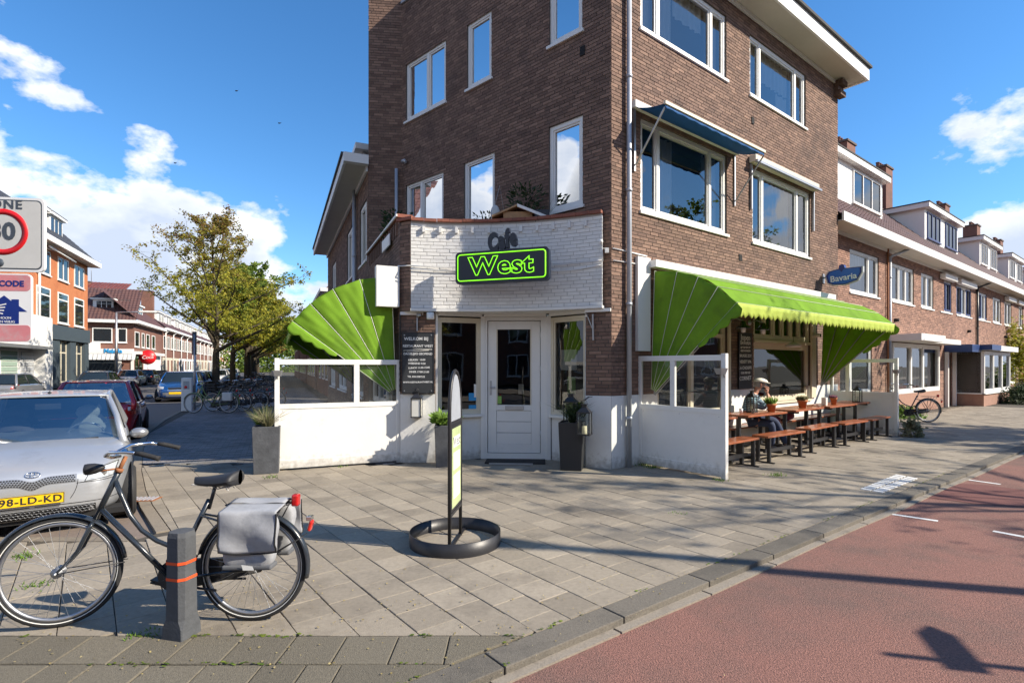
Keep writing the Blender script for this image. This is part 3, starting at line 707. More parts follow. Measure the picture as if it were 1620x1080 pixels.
# ================================================================== CORNER BUILDING
CB = empty('corner_building', C0, 0, 'dark brown brick corner building with a curved white brick entrance front', 'building')
TW = 9.25
PR = Path([FR.p(0), FR.p(9.05)]); PMm = Path([FM.p(0), FM.p(5.83)]); PS = Path([FM.p(5.83), FL.p(3.61)])
hR = [(.75, 3.5, 7.52, 8.83), (4.44, 7.13, 7.52, 8.83), (.75, 3.52, 4.37, 5.98), (4.55, 7.36, 4.37, 5.98), (1.22, 3.53, .72, 2.95), (4.6, 7.36, .88, 2.95)]
hM = [(4.22, 5.69, 7.45, 8.82), (2.8, 3.53, 7.45, 8.82), (.58, 1.31, 7.45, 8.95), (4.3, 5.69, 3.6, 5.97), (2.71, 3.63, 3.5, 5.97), (.57, 1.32, 4.45, 6.0)]
mb = MB()
wall_sheet(mb, PR, 0, 9.05, 1.2, TW, hR, 1); wall_sheet(mb, PMm, 0, 5.83, 2.62, 10.3, hM, -1); wall_sheet(mb, PS, 0, PS.L, 2.62, 11.6, [], -1)
mb.build('wall', 'mortar', CB)
mb = MB(); wall_sheet(mb, PR, 0, 9.05, 0, 1.2, [(1.22, 3.53, .72, 2.95), (4.6, 7.36, .88, 2.95)], 1, n_off=.006); mb.build('plinth', 'white_plaster', CB)
E = [C0, Vector((1.236, 9.02, 0)), Vector((1.27, 9.13, 0)), Vector((.70, 9.72, 0)), Vector((.62, 9.78, 0)), Vector((-.51, 9.88, 0)), Vector((-.56, 9.86, 0)), Vector((-1.33, 9.55, 0)), Vector((-1.35, 9.47, 0)), v3(B0)]
def fac2(l, r): d = Vector(r[:2])-Vector(l[:2]); return Fac(l, d, (d.y, -d.x))
pierR = Path([E[1], E[0]]); pierL = Path([E[9], E[8]])
mb = MB(); wall_sheet(mb, pierR, 0, pierR.L, 1.2, 2.62, [], 1)
wall_sheet(mb, Path([E[2], E[1]]), 0, (E[2]-E[1]).length, 0, 2.62, [], 1); mb.build('wall', 'mortar', CB); mb = MB(); wall_sheet(mb, pierL, 0, pierL.L, 1.2, 2.64, [], 1); wall_sheet(mb, Path([E[8], E[7]]), 0, (E[8]-E[7]).length, 0, 2.62, [], 1)
PLs = Path([v3(B0), FL.p(3.61)]); PCh = Path([Vector((-1.75, 9.32)), v3(B0)])
wall_sheet(mb, PLs, 0, PLs.L, 0, 4.3, [(.7, 3.2, .9, 2.6)], -1); wall_sheet(mb, PCh, 0, PCh.L, 2.64, 4.2, [], -1)
mb.build('wall', 'mortar', CB)
mb = MB(); wall_sheet(mb, pierR, 0, pierR.L+.004, 0, 1.2, [], 1, n_off=.008); mb.build('plinth', 'white_plaster', CB)
mb = MB(); wall_sheet(mb, pierL, -.0, pierL.L, 0, 1.2, [], 1, n_off=.008); mb.build('plinth', 'white_plaster', CB)
for q in ((.665, 9.74), (-.535, 9.86), (1.27, 9.10), (-1.345, 9.52)): MB().ab(q[0]-.035, q[0]+.035, q[1]-.03, q[1]+.03, 0, 2.6).build('corner_post', 'white_paint', CB)
jobs = [(PR, 1, lay(PR, 1.205, TW, hR)), (PMm, -1, lay(PMm, 2.66, 10.3, hM)), (PS, -1, lay(PS, 2.66, 11.6, [])),
        (pierR, 1, lay(pierR, 1.205, 2.6, [])), (pierL, 1, lay(pierL, 1.205, 2.62, [])), (PLs, -1, lay(PLs, .05, 4.28, [(.7, 3.2, .9, 2.6), (0, 3.61, 0, 2.3)])), (PCh, -1, lay(PCh, 2.66, 4.2, []))]
brickwork(CB, jobs, 'brick_wall', 'brick_piece', 190)
# roof, cornice
mb = MB()
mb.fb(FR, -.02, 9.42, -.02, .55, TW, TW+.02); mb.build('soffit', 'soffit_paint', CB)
mb = MB(); mb.fb(FR, -.05, 9.5, .55, .60, TW-.02, TW+.30); mb.fb(FR, 9.42, 9.5, -6, .55, TW-.02, TW+.30); mb.fb(FR, -.02, 9.05, .012, .05, TW-.09, TW-.003); mb.build('fascia', 'white_paint', CB)
mb = MB(); mb.fb(FR, -.1, 9.55, -7, .66, TW+.30, TW+.36); mb.build('roof', 'roof_felt', CB)
mb = MB(); mb.fb(FR, 9.0, 9.04, -7.5, -.02, 0, TW); mb.fb(FM, 5.2, 5.9, -3.5, -.5, 9, 10.3)
mb.face([FR.p(.15, -.3, 9.6), FR.p(9, -.3, 9.6), FR.p(9, -7, 9.6), FM.p(5.8, -.5, 9.6)]); mb.build('back_wall', 'far_brick', CB)
mb = MB(); mb.fb(FM, 0.05, 5.85, -.30, .04, 10.3, 10.37); mb.build('coping', 'zinc', CB)
mb = MB()
for k, (d, zz) in enumerate(((.0, .0), (.10, -.14), (.04, -.26))): mb.fb(FR, 8.78+.0*k, 9.12, .008, .22-d, TW-.16+zz, TW-.03+zz)
mb.build('bracket', 'brick_piece', CB)
GU = 'glass_up'
def cur(a, b, z0, z1, m='curtain_white'): return (a, b, z0, z1, m)
window(CB, FR, .75, 3.5, 7.52, 8.83, (1.28, 2.99), gm=GU, curt=[cur(.85, 1.25, 7.6, 8.8), cur(1.36, 1.9, 7.6, 8.8), cur(1.95, 2.92, 8.3, 8.8), cur(3.0, 3.42, 7.6, 8.8)])
window(CB, FR, 4.44, 7.13, 7.52, 8.83, (4.92, 6.62), gm=GU, curt=[cur(4.5, 4.9, 7.6, 8.8), cur(5.0, 6.55, 8.15, 8.8), cur(6.0, 6.55, 7.6, 8.1), cur(6.65, 7.05, 7.6, 8.8)])
window(CB, FR, .75, 3.52, 4.37, 5.98, (1.28, 2.95), gm=GU, m='white_paint', curt=[cur(2.9, 3.45, 4.45, 5.9), cur(1.5, 1.9, 4.45, 5.9)])
window(CB, FR, 4.55, 7.36, 4.37, 5.98, (5.04, 6.72), gm=GU, curt=[cur(4.7, 6.6, 4.45, 5.9), cur(6.75, 7.3, 4.45, 5.9)])
window(CB, FM, 4.22, 5.69, 7.45, 8.82, (4.88,), gm=GU, curt=[cur(4.25, 4.8, 7.6, 8.8)])
window(CB, FM, 2.8, 3.53, 7.45, 8.82, (), gm=GU, curt=[cur(2.85, 3.5, 7.5, 8.8), cur(3.0, 3.1, 7.5, 8.8)])
window(CB, FM, .58, 1.31, 7.45, 8.95, (), gm=GU, curt=[cur(.62, 1.28, 7.5, 8.9)])
window(CB, FM, 4.3, 5.69, 3.6, 5.97, (5.12,), gm=GU, curt=[cur(4.4, 5.1, 3.7, 5.9)])
window(CB, FM, 2.71, 3.63, 3.5, 5.97, (), gm=GU, curt=[cur(2.75, 3.6, 3.6, 5.9)])
window(CB, FM, .57, 1.32, 4.45, 6.0, (), gm=GU, curt=[cur(.6, 1.3, 4.5, 5.95)])
# ground floor windows on the right street
window(CB, FR, 1.22, 3.53, .72, 2.95, (2.35,), fw=.09, m='cream_paint', gm='glass_door', rails=((1.3, 3.45, 2.3),), room=2.5, n=-.04)
wB = window(CB, FR, 4.6, 7.36, .88, 2.2, (), fw=.10, m='cream_paint', gm='glass_door', room=2.5, n=-.04)
mull = [4.6+.1+(2.76-.2)*k/6 for k in range(1, 6)]
window(CB, FR, 4.6, 7.36, 2.27, 2.93, mull, fw=.09, m='cream_paint', gm='glass_door', room=1.0, n=-.02, sill=False)
mb = MB(); mb.fb(FR, 4.6, 7.36, -.1, .03, 2.203, 2.266); mb.fb(FR, 7.37, 7.62, .01, .05, 0.9, 2.9); mb.fb(FR, 3.53, 3.6, .01, .05, .72, 2.95); mb.build('window_trim', 'cream_paint', CB)
window(CB, FL, .7, 3.2, .9, 2.6, (1.5, 2.4), fw=.08, gm='glass_door', room=1.0, n=-.04)
# entrance: windows, door
f1 = fac2(E[7], E[6]); f2 = fac2(E[3], E[2]); fd = fac2(E[5], E[4])
L1, L2, LD = (E[6]-E[7]).length, (E[2]-E[3]).length, (E[4]-E[5]).length
for f_, L_ in ((f1, L1), (f2, L2)):
    w_ = window(CB, f_, 0.0, L_, .82, 2.56, (), fw=.055, m='cream_paint', gm='glass_door', room=1.6, n=.0, sill=False, sash=True)
    MB().fb(f_, -.0, L_, -.05, .06, .77, .818).build('sill', 'white_paint', w_)
    MB().fb(f_, 0, L_, -.12, -.02, 0, .768).build('plinth', 'white_plaster', CB)
mb = MB(); mb.fb(fd, -.02, .06, -.10, .03, 0, 2.58); mb.fb(fd, LD-.10, LD+.02, -.10, .03, 0, 2.58); mb.fb(fd, .06, LD-.10, -.10, .03, 2.52, 2.58); mb.fb(fd, .06, LD-.1, -.1, .02, 0.0, .10)
mb.build('door_frame', 'white_paint', CB)
dt0, dt1 = .07, LD-.11; g0, g1 = dt0+.155, dt1-.16
mb = MB(); N0, N1 = -.055, -.008
mb.fb(fd, dt0, g0, N0, N1, .11, 2.51); mb.fb(fd, g1, dt1, N0, N1, .11, 2.51); mb.fb(fd, g0, g1, N0, N1, 2.36, 2.51); mb.fb(fd, g0, g1, N0, N1, .88, 1.0-.02)
mb.fb(fd, g0, g1, N0, N1, .11, .27)
for k in range(3): mb.fb(fd, g0+.003, g1-.003, N0, N1-.012, .272+k*.203, .468+k*.203)
door = mb.build('door', 'white_paint', CB, bevel=.004)
mb = MB(); mb.face([fd.p(g0, -.03, .98), fd.p(g1, -.03, .98), fd.p(g1, -.03, 2.36), fd.p(g0, -.03, 2.36)]); mb.build('pane', 'glass_door', door)
mb = MB(); mb.fb(fd, g0-.0, g0+.02, -.035, .0, .98, 2.36); mb.fb(fd, g1-.02, g1, -.035, .0, .98, 2.36); mb.build('glazing_bead', 'cream_paint', door)
mb = MB(); mb.fb(fd, g0+.16, g1-.14, N1, N1+.014, .89, .965); mb.build('letterbox', 'steel', door, bevel=.004)
mb = MB(); mb.fb(fd, dt0+.035, dt0+.07, N1, N1+.008, 1.16, 1.42); mb.tube([fd.p(dt0+.052, N1, 1.30), fd.p(dt0+.052, N1+.05, 1.30), fd.p(dt0+.14, N1+.05, 1.30)], .009, 8); mb.build('handle', 'steel', door)
for zz in (.42, .95, 1.6, 2.2, 2.4): MB().tube([fd.p(dt1+.01, .006, zz), fd.p(dt1+.01, .006, zz+.10)], .012, 8).build('hinge', 'steel', door)
mb = MB(); mb.fb(fd, g0+.40, g0+.50, -.045, -.04, 1.18, 1.36); mb.build('notice', 'paper', door)
mb = MB(); mb.fb(fd, g0+.02, g0+.09, -.028, -.026, 1.0, 1.14); mb.build('notice', 'sticker_green', door)
# room behind the entrance (walls, floor, bar) so the glass looks into something
mb = MB(); mb.face([(-2.2, 10.0, .02), (1.9, 10.0, .02), (2.0, 13, .02), (-2.2, 13, .02)]); mb.face([(-2.3, 12.2, 0), (2.4, 12.2, 0), (2.4, 12.2, 2.8), (-2.3, 12.2, 2.8)]); mb.face([(-2.2, 9.9, 2.62), (1.9, 9.9, 2.62), (2.0, 13, 2.62), (-2.2, 13, 2.62)])
mb.build('interior', 'interior', CB)
# stickers and menus
mb = MB(); mb.fb(f1, .60, .74, .001-.04, .003-.035, 1.06, 1.20); mb.build('notice', 'sticker_blue', CB)
mb = MB(); mb.fb(f1, .60, .76, -.04, -.03, .86, .98); mb.build('notice', 'sticker_blue', CB)
mb = MB(); mb.fb(f1, .70, .78, -.04, -.03, 1.12, 1.36); mb.build('notice', 'paper', CB)
mb = MB(); mb.fb(f2, .16, .52, -.10, -.09, 1.62, 1.98); mb.build('notice', 'paper', CB)
mb = MB(); mb.fb(f2, .30, .48, -.12, -.11, 1.2, 1.5); mb.build('notice', 'sticker_green', CB)
# header and soffit over the recess
def par(u):   # plan curve of the parapet, left to right
    a, c, b = Vector((-1.75, 9.32)), Vector((-.11, 9.72)), Vector((1.48, 8.83)); return a*(1-u)**2+c*2*u*(1-u)+b*u*u
PP = [par(i/16) for i in range(17)]
mb = MB(); mb.face([(p.x, p.y, 2.64) for p in PP]+[(C0.x-.02, C0.y+.05, 2.64), (1.75, 10.1, 2.64), (-2.1, 10.1, 2.64), (B0.x, B0.y, 2.64)]); mb.build('soffit', 'white_paint', CB)
mb = MB()
for a, b in ((E[9], E[7]), (E[7], E[6]), (E[5], E[4]), (E[3], E[2]), (E[1], E[0])):
    f_ = fac2(a, b); mb.fb(f_, 0, (Vector(b)-Vector(a)).length, -.06, .05, 2.585, 2.638)
mb.build('header_beam', 'white_paint', CB)
PPth = Path(PP)
mb = MB(); wall_sheet(mb, PPth, 0, PPth.L, 2.64, 4.2, [], 1); wall_sheet(mb, Path([p+Vector((0, .22)) for p in PP]), 0, PPth.L, 2.9, 4.2, [], -1)
wall_sheet(mb, Path([PP[-1], PP[-1]+Vector((.02, .28))]), 0, .28, 2.64, 4.2, [], 1); mb.build('parapet', 'white_mortar', CB)
wbr = lay(PPth, 2.70, 4.16, [], Hb=.052, j=.009)
brickwork(CB, [(PPth, 1, wbr)], 'white_brick', 'white_brick_piece', 100)
PE = Path([PP[-1], PP[-1]+Vector((.02, .28))]); mb = MB()
for (a, b, z0, z1) in lay(PE, 2.70, 4.16, [], Hb=.052, j=.009): brick_box(mb, PE, a, b, z0, z1, 1)
mb.build('brickwork', 'white_brick', CB, kind='stuff')
mb = MB()
k = .22
while k < PPth.L-.1:
    c, e = PPth.at(k); n = Vector((e.y, -e.x)); mb.box(v3(c+n*.03, 4.06), v3(e)*.045, v3(n)*.06, (0, 0, .10)); k += .285
mb.build('header_brick', 'white_brick', CB, kind='stuff')
mb = MB()
for i in range(16):
    c, e = PPth.at((i+.5)*PPth.L/16); n = Vector((e.y, -e.x)); mb.box(v3(c-n*.085, 2.665), v3(e)*(PPth.L/16+.02), v3(n)*.26, (0, 0, .045))
mb.build('ledge', 'white_paint', CB)
mb = MB(); nn_ = int(PPth.L/.22)
for i in range(nn_):
    c, e = PPth.at((i+.5)*PPth.L/nn_); n = Vector((e.y, -e.x)); mb.box(v3(c-n*.09, 4.225+random.uniform(-.004, .004)), v3(e)*(PPth.L/nn_-.008), v3(n)*.30, (0, 0, .05))
mb.build('coping', 'coping_red', CB, kind='stuff')
mb = MB(); mb.fb(FL, .0, 3.6, -.22, .05, 4.3, 4.36); mb.fb(fac2(v3(B0), PP[0]), -.05, .30, -.2, .05, 4.22, 4.27); mb.build('coping', 'coping_red', CB)
mb = MB(); mb.fb(FL, .0, 3.6, .05, .075, 4.31, 4.35); mb.build('coping_edge', 'white_paint', CB)
mb = MB()
for i in range(15): mb.fb(FL, .2+i*.22, .26+i*.22, .0, .035, 4.02, 4.26)
mb.build('header_brick', 'brick_wall', CB, kind='stuff')
# terrace floor over the entrance
mb = MB(); mb.face([(p.x, p.y+.2, 3.35) for p in PP]+[(1.75, 9.0, 3.35), (-2.6, 12.9, 3.35), (-3.3, 12.7, 3.35), (-1.9, 9.5, 3.35)]); mb.build('terrace_floor', 'roof_felt', CB)
# pipes, cables, brackets
downpipe(CB, FR, .36, .075, 0, TW-.03, .042)
mb = MB(); mb.tube([FM.p(5.62, .06, 6.45), FM.p(5.62, .10, 6.5), FM.p(5.70, .10, 6.5)], .04, 10); mb.build('pipe_bend', 'zinc', CB)
downpipe(CB, fac2(FL.p(3.61), FM.p(5.83)), .66, .08, 3.9, 6.35, .04)
mb = MB()
def cable(mb, f0, u0, u1, z, sag, n=.03, k=10):
    mb.tube([f0(u0+(u1-u0)*i/k)+Z3*(z-sag*math.sin(math.pi*i/k)) for i in range(k+1)], .008, 6)
pf = lambda u: v3(PPth.at(max(0, min(PPth.L, u)))[0]-Vector((0, .03)))
cable(mb, pf, 0, PPth.L, 3.42, .02); cable(mb, pf, .0, 1.0, 3.36, .01); cable(mb, pf, 2.1, PPth.L, 3.35, .05)
mb.tube([FR.p(.02, .02, 3.62), FR.p(.9, .02, 3.60)], .012, 6); mb.tube([FR.p(.02, .03, 3.42), FR.p(.9, .02, 3.44)], .010, 6)
mb.tube([FM.p(.05, .03, 3.62), v3(PP[-1], 3.62), v3(PP[-1]-Vector((.0, .05)), 3.4)], .008, 6)
mb.tube([v3(PP[0]-Vector((0, .03)), 3.42), FL.p(.0, .04, 3.44), FL.p(.25, .05, 3.30)], .01, 6)
mb.build('cable', 'white_plaster', CB)
mb = MB(); mb.ball(v3(PP[-1])+Vector((-.03, -.05, 3.72)), .035, .03, .035); mb.box(v3(PP[-1])+Vector((.07, -.03, 3.58)), (.06, 0, 0), (0, .04, 0), (0, 0, .08)); mb.build('junction_box', 'white_plaster', CB)
fpr = fac2(E[1], E[0])
mb = MB(); mb.bar(fpr.p(.06, .01, 2.55), fpr.p(.06, .22, 2.50), .02, .02); mb.bar(fpr.p(.14, .06, 2.55), fpr.p(.14, .03, 2.12), .025, .02); mb.bar(fpr.p(.02, .02, 2.56), fpr.p(.14, .06, 2.3), .012, .012); mb.build('sign_bracket', 'steel', CB)
fpl = fac2(E[9], E[8])
mb = MB(); mb.bar(fpl.p(.30, .03, 2.62), fpl.p(.30, .03, 2.30), .03, .02); mb.tube([fpl.p(.36, .1, 2.58), fpl.p(.30, .03, 2.55)], .02, 8); mb.build('sign_bracket', 'steel', CB)
mb = MB(); mb.lathe((-1.42, 9.36, 2.50), (0, 0, 1), [(0, 0), (.06, 0), (.065, .02), (.065, .12), (0, .12)], 16); mb.build('lamp_fitting', 'white_paint', CB)
# vents
mb = MB(); mb.fb(FM, .52, .62, .008, .018, 7.0, 7.16); mb.fb(FR, 4.5, 4.6, .008, .02, 6.92, 7.06); mb.fb(FR, 3.98, 4.1, .008, .02, 3.9, 4.03); mb.build('vent', 'dark', CB)
# small things on the parapet terrace and the street-name plate
tag(MB().fb(FL, .62, 1.38, .055, .08, 3.93, 4.15).build('street_sign', 'sign_white', None, bevel=.008), 'pale blue-white street name plate on the dark parapet of the left street side', 'street sign')
# ================================================================== AWNINGS
def markies(name, label, fr, t0, t1, zp, R, angs, fw0=.0, sgn=1, group=None):
    root = empty(name, fr.p(t0, 0, 0), 0, label, 'awning', group)
    P = lambda t, a, r=R: fr.p(t, .06+r*math.cos(R_(a)), zp+r*math.sin(R_(a)))
    nt_ = max(10, int((t1-t0)/.12))
    for k in range(len(angs)-1):     # bands between hoops
        a0, a1 = angs[k], angs[k+1]
        def fn(u, v):
            t = t0+(t1-t0)*u; p = P(t, a0)*(1-v)+P(t, a1)*v
            edge = min(u, 1-u)*(t1-t0)
            sag = .045*math.sin(math.pi*v)*(1-math.exp(-edge*3))+(.010*math.sin(u*31+k*2+v*2)+.007*math.sin(u*67+v*5+k))*math.sin(math.pi*v)
            return p-Vector((fr.n.x*sag*.4, fr.n.y*sag*.4, sag))
        MB().grid(fn, nt_*2, 8).build('canopy', 'green_fabric', root, solid=.003)
        for t, s in ((t0, 1), (t1, -1)):
            def fs(u, v):
                rr = R*(.06+.94*v); aa = a0+(a1-a0)*u
                p0 = P(t, a0, rr)*(1-u)+P(t, a1, rr)*u
                w_ = -.030*math.sin(math.pi*u)*v+(.012*math.sin(u*7+v*9+k*2)+.006*math.sin(u*17-v*13+k))*v*math.sin(math.pi*u)
                return p0+v3(fr.a)*w_*s
            MB().grid(fs, 12, 22).build('side_panel', 'green_fabric', root, solid=.003)
    for a in angs:
        mb = MB(); mb.tube([P(t0-.006, a, R*.06), P(t0-.006, a, R+.004), P(t1+.006, a, R+.004), P(t1+.006, a, R*.06)], .006, 6); mb.build('hoop', 'piping', root)
    # scalloped valance on the front and both sides
    a = angs[-1]; H_ = .17; m = max(6, int((t1-t0)/.155)); mb = MB()
    def vz(u): x = (u*m) % 1; return abs(x-.5)*2
    def fv(u, v):
        t = t0+(t1-t0)*u; p = P(t, a)+v3(fr.n)*(.008+.012*math.sin(u*m*3.1)*v)
        return p-Z3*(v*(H_+.055*(1-vz(u))))
    mb.grid(fv, m*8, 3).build('valance', 'valance_fabric', root, solid=.002)
    for t, s in ((t0, -1), (t1, 1)):
        m2 = 4
        def fside(u, v):
            r = R*(.58+.42*u); p = P(t, a, r)+v3(fr.a)*s*(.010+.02*v)
            d = (fr.p(0, math.sin(R_(a)), -math.cos(R_(a)))-fr.p(0))
            return p+d*(v*(.14+.07*math.sin(math.pi*((u*m2) % 1))))*(.35+.65*u)
        MB().grid(fside, 32, 3).build('side_valance', 'green_fabric', root, solid=.002)
    mb = MB()
    for t in (t0+.06, t1-.06):
        for a in angs[1:]: mb.tube([P(t, a, .05), P(t, a, R-.03)], .011, 6)
    mb.build('frame_arm', 'grey_metal', root)
    return root, P
aw, PA = markies('terrace_awning', 'long green fabric awning with scalloped yellow-green valance over the benches', FR, .97, 7.86, 1.15, 2.18, (88, 76, 65, 54.5, 43.5))
mb = MB(); mb.fb(FR, .92, 8.42, .012, .20, 3.40, 3.52); mb.build('casing', 'white_paint', aw)
mb = MB(); mb.fb(FR, .60, .94, .012, .07, 1.95, 3.56); mb.build('end_board', 'white_paint', aw)
aw2, PB = markies('street_awning', 'bright green fan-shaped awning on the shadowed left street side above the glass screen', FL, .10, 5.1, 1.15, 2.12, (88, 73, 60, 48, 37))
mb = MB(); mb.fb(FL, -.06, .12, .03, .42, 2.72, 3.42); mb.build('casing_end', 'white_paint', aw2)
mb = MB(); mb.fb(FL, .12, 5.2, .01, .16, 3.30, 3.42); mb.build('casing', 'white_paint', aw2)
# blue drop-arm awning over the first-floor window, and the rolled up one beside it
ba = empty('window_awning', FR.p(.55, 0, 6.1), 0, 'half lowered dark blue awning with metal arms over the first-floor corner window', 'awning')
mb = MB(); mb.fb(FR, .50, 3.85, .012, .10, 6.06, 6.18); mb.build('casing', 'white_plaster', ba)
mb = MB(); mb.grid(lambda u, v: FR.p(.56+3.22*u, .06+.58*v, 6.07-.15*v-.03*math.sin(math.pi*v)), 12, 5); mb.build('fabric', 'blue_fabric', ba, solid=.003)
mb = MB(); mb.grid(lambda u, v: FR.p(.56+3.22*u, .645, 5.90-.05*v-.008*math.cos(u*60)*v), 60, 2); mb.build('fabric_edge', 'blue_fabric', ba, solid=.003)
mb = MB(); mb.bar(FR.p(.54, .65, 5.93), FR.p(3.8, .65, 5.93), .04, .05); mb.build('front_bar', 'cream_paint', ba)
for t in (.56, 3.78):
    mb = MB(); mb.bar(FR.p(t, .05, 5.10), FR.p(t, .64, 5.86), .028, .018); mb.build('arm', 'steel', ba)
    mb = MB(); mb.fb(FR, t-.02, t+.02, .012, .04, 5.0, 6.2); mb.build('guide', 'steel', ba)
bb = empty('rolled_awning', FR.p(4.4, 0, 6.05), 0, 'rolled up pale awning cassette above the second first-floor window', 'awning')
mb = MB(); mb.fb(FR, 4.38, 7.52, .012, .17, 6.03, 6.19); mb.build('casing', 'cream_paint', bb, bevel=.02)
mb = MB(); mb.fb(FR, 4.36, 7.54, .16, .22, 6.01, 6.06); mb.build('front_bar', 'grey_metal', bb)
for t in (4.44, 7.48):
    mb = MB(); mb.fb(FR, t-.02, t+.02, .012, .06, 5.05, 6.02); mb.build('arm', 'steel', bb)
# ================================================================== SIGNS
sl, sr = Vector((-.92, 9.28, 0)), Vector((.63, 8.76, 0)); fs_ = fac2(sl, sr); LS = (sr-sl).length
ns_ = empty('neon_sign', (sl+sr)/2, 0, 'dark sign board with glowing green outline letters West and script word on top', 'neon sign')
def rrect(w_, h_, r, k=6):
    out = []
    for cx_, cy_, a0 in ((w_/2-r, h_/2-r, 0), (-w_/2+r, h_/2-r, 90), (-w_/2+r, -h_/2+r, 180), (w_/2-r, -h_/2+r, 270)):
        for i in range(k+1): a = R_(a0+90*i/k); out.append((cx_+r*math.cos(a), cy_+r*math.sin(a)))
    return out
zs_ = 3.345; hS = .54
def sp_(x_, z_, n_=0): return fs_.p(LS/2+x_, n_, zs_+z_)
mb = MB(); pts = [sp_(x_, z_, 0) for x_, z_ in rrect(LS, hS, .07)]; mb.prism(pts, v3(fs_.n)*.13); mb.build('sign_board', 'sign_dark', ns_, fix=True)
mb = MB(); mb.tube([sp_(x_, z_, .145) for x_, z_ in rrect(LS-.10, hS-.10, .05)], .0085, 6, closed=True); mb.build('neon_border', 'neon', ns_)
text('neon_letters', 'West', .40, 'neon', ns_, sp_(-.0, .0, .15), v3(fs_.a), v3(fs_.n), outline=.0065, off=.014, space=1.1, sx=1.16)
o = text('script_letters', 'Cafe', .40, 'sign_dark', ns_, sp_(-.0, .42, .07), v3(fs_.a)+Z3*.18, v3(fs_.n), ext=.035, off=.020, shear=.15, space=1.12, sx=.62)
mb = MB()
for x_ in (-.22, .08): mb.tube([sp_(x_, .2, .04), sp_(x_, .33, .06)], .012, 6)
mb.build('mount', 'steel', ns_)
# beer sign on an arm
fq = Fac(FR.p(8.12, .08), (FR.n.x, FR.n.y), (-FR.a.x, -FR.a.y))
bs = empty('brand_sign', FR.p(8.12, 0), 0, 'blue shield-shaped sign reading Bavaria sticking out from the wall above the awning end', 'sign')
def shield(w_, h_, k=0):
    a = [(-.5, .10), (-.42, .32), (-.1, .42), (.12, .50-.1), (.5, .38), (.5, .1), (.38, -.28), (.05, -.45), (-.3, -.40), (-.44, -.28)]
    return [(x*w_, y*h_) for x, y in a]
zb = 3.93
for sc_, d, m_ in ((1.0, .045, 'sign_grey'), (.93, .052, 'sign_navy'), (.84, .056, 'sign_blue')):
    mb = MB(); pts = [fq.p(.42+x_, -d, zb+z_) for x_, z_ in shield(.86*sc_, .50*sc_)]; mb.prism(pts, v3(fq.n)*2*d); mb.build('sign_panel', m_, bs, fix=True)
mb = MB(); pts = [fq.p(.38+x_, -.06, zb+.19+z_) for x_, z_ in ((-.07, .02), (-.05, .09), (0, .11), (.05, .09), (.07, .02), (0, -.09))]; mb.prism(pts, v3(fq.n)*.12); mb.build('sign_crest', 'sign_navy', bs, fix=True)
text('sign_letters', 'Bavaria', .21, 'sign_white', bs, fq.p(.42, .06, zb-.04), v3(fq.a)+Z3*.06, v3(fq.n), ext=.003, off=.003)
mb = MB(); mb.tube([FR.p(8.12, 0, zb+.02), FR.p(8.12, .12, zb+.02)], .02, 8); mb.fb(FR, 8.06, 8.18, .008, .03, zb-.12, zb+.12); mb.build('sign_arm', 'grey_metal', bs)
# chalkboards
def chalk(name, label, fr, t0, t1, n, z0, z1, lines, frame='black_metal', bolts=True):
    r = empty(name, fr.p((t0+t1)/2, n, z0), 0, label, 'chalkboard')
    mb = MB(); mb.fb(fr, t0, t1, n, n+.03, z0, z1); mb.build('board', 'chalk_black', r, bevel=.004)
    mb = MB()
    for a, b, c, d in ((t0-.012, t1+.012, z0-.012, z0+.004), (t0-.012, t1+.012, z1-.004, z1+.012), (t0-.012, t0+.004, z0, z1), (t1-.004, t1+.012, z0, z1)): mb.fb(fr, a, b, n-.004, n+.034, c, d)
    mb.build('board_frame', frame, r)
    for (s_, sz, zf, off) in lines:
        text('lettering', s_, sz, 'chalk_white', r, fr.p((t0+t1)/2+off, n+.031, z0+(z1-z0)*zf), v3(fr.a)+Z3*random.uniform(-.015, .03), v3(fr.n), ext=.0008, off=.0014)
    if bolts:
        mb = MB()
        for a in (t0+.035, t1-.035):
            for b in (z0+.04, z1-.04): mb.box(fr.p(a, n+.033, b), v3(fr.a)*.02, v3(fr.n)*.01, (0, 0, .02))
        mb.build('bolt', 'steel', r)
    return r
cb1 = chalk('chalkboard', 'black opening-hours chalkboard on the brick pier left of the entrance', fpl, .045, .585, .02, 1.22, 2.27,
      [('WELKOM BIJ', .075, .90, -.03), ('RESTAURANT WEST', .058, .78, 0), ('DAGELIJKS GEOPEND', .052, .65, 0), ('KEUKEN  10:00', .045, .55, -.02), ('WEEKEND 9:30', .045, .49, -.02), ('LUNCH 11:00-15:00', .044, .42, .02), ('DINER 17:00-21:00', .044, .35, .02), ('TEL 030-2987533', .042, .27, -.03), ('WWW.RESTAURANTWEST.NL', .038, .18, 0)])
mb = MB(); mb.tube([fpl.p(.06, .052, 1.96), fpl.p(.3, .052, 1.985), fpl.p(.56, .052, 1.98)], .004, 5); mb.tube([fpl.p(.12, .052, 1.945), fpl.p(.5, .052, 1.965)], .004, 5); mb.build('chalk_line', 'chalk_white', cb1)
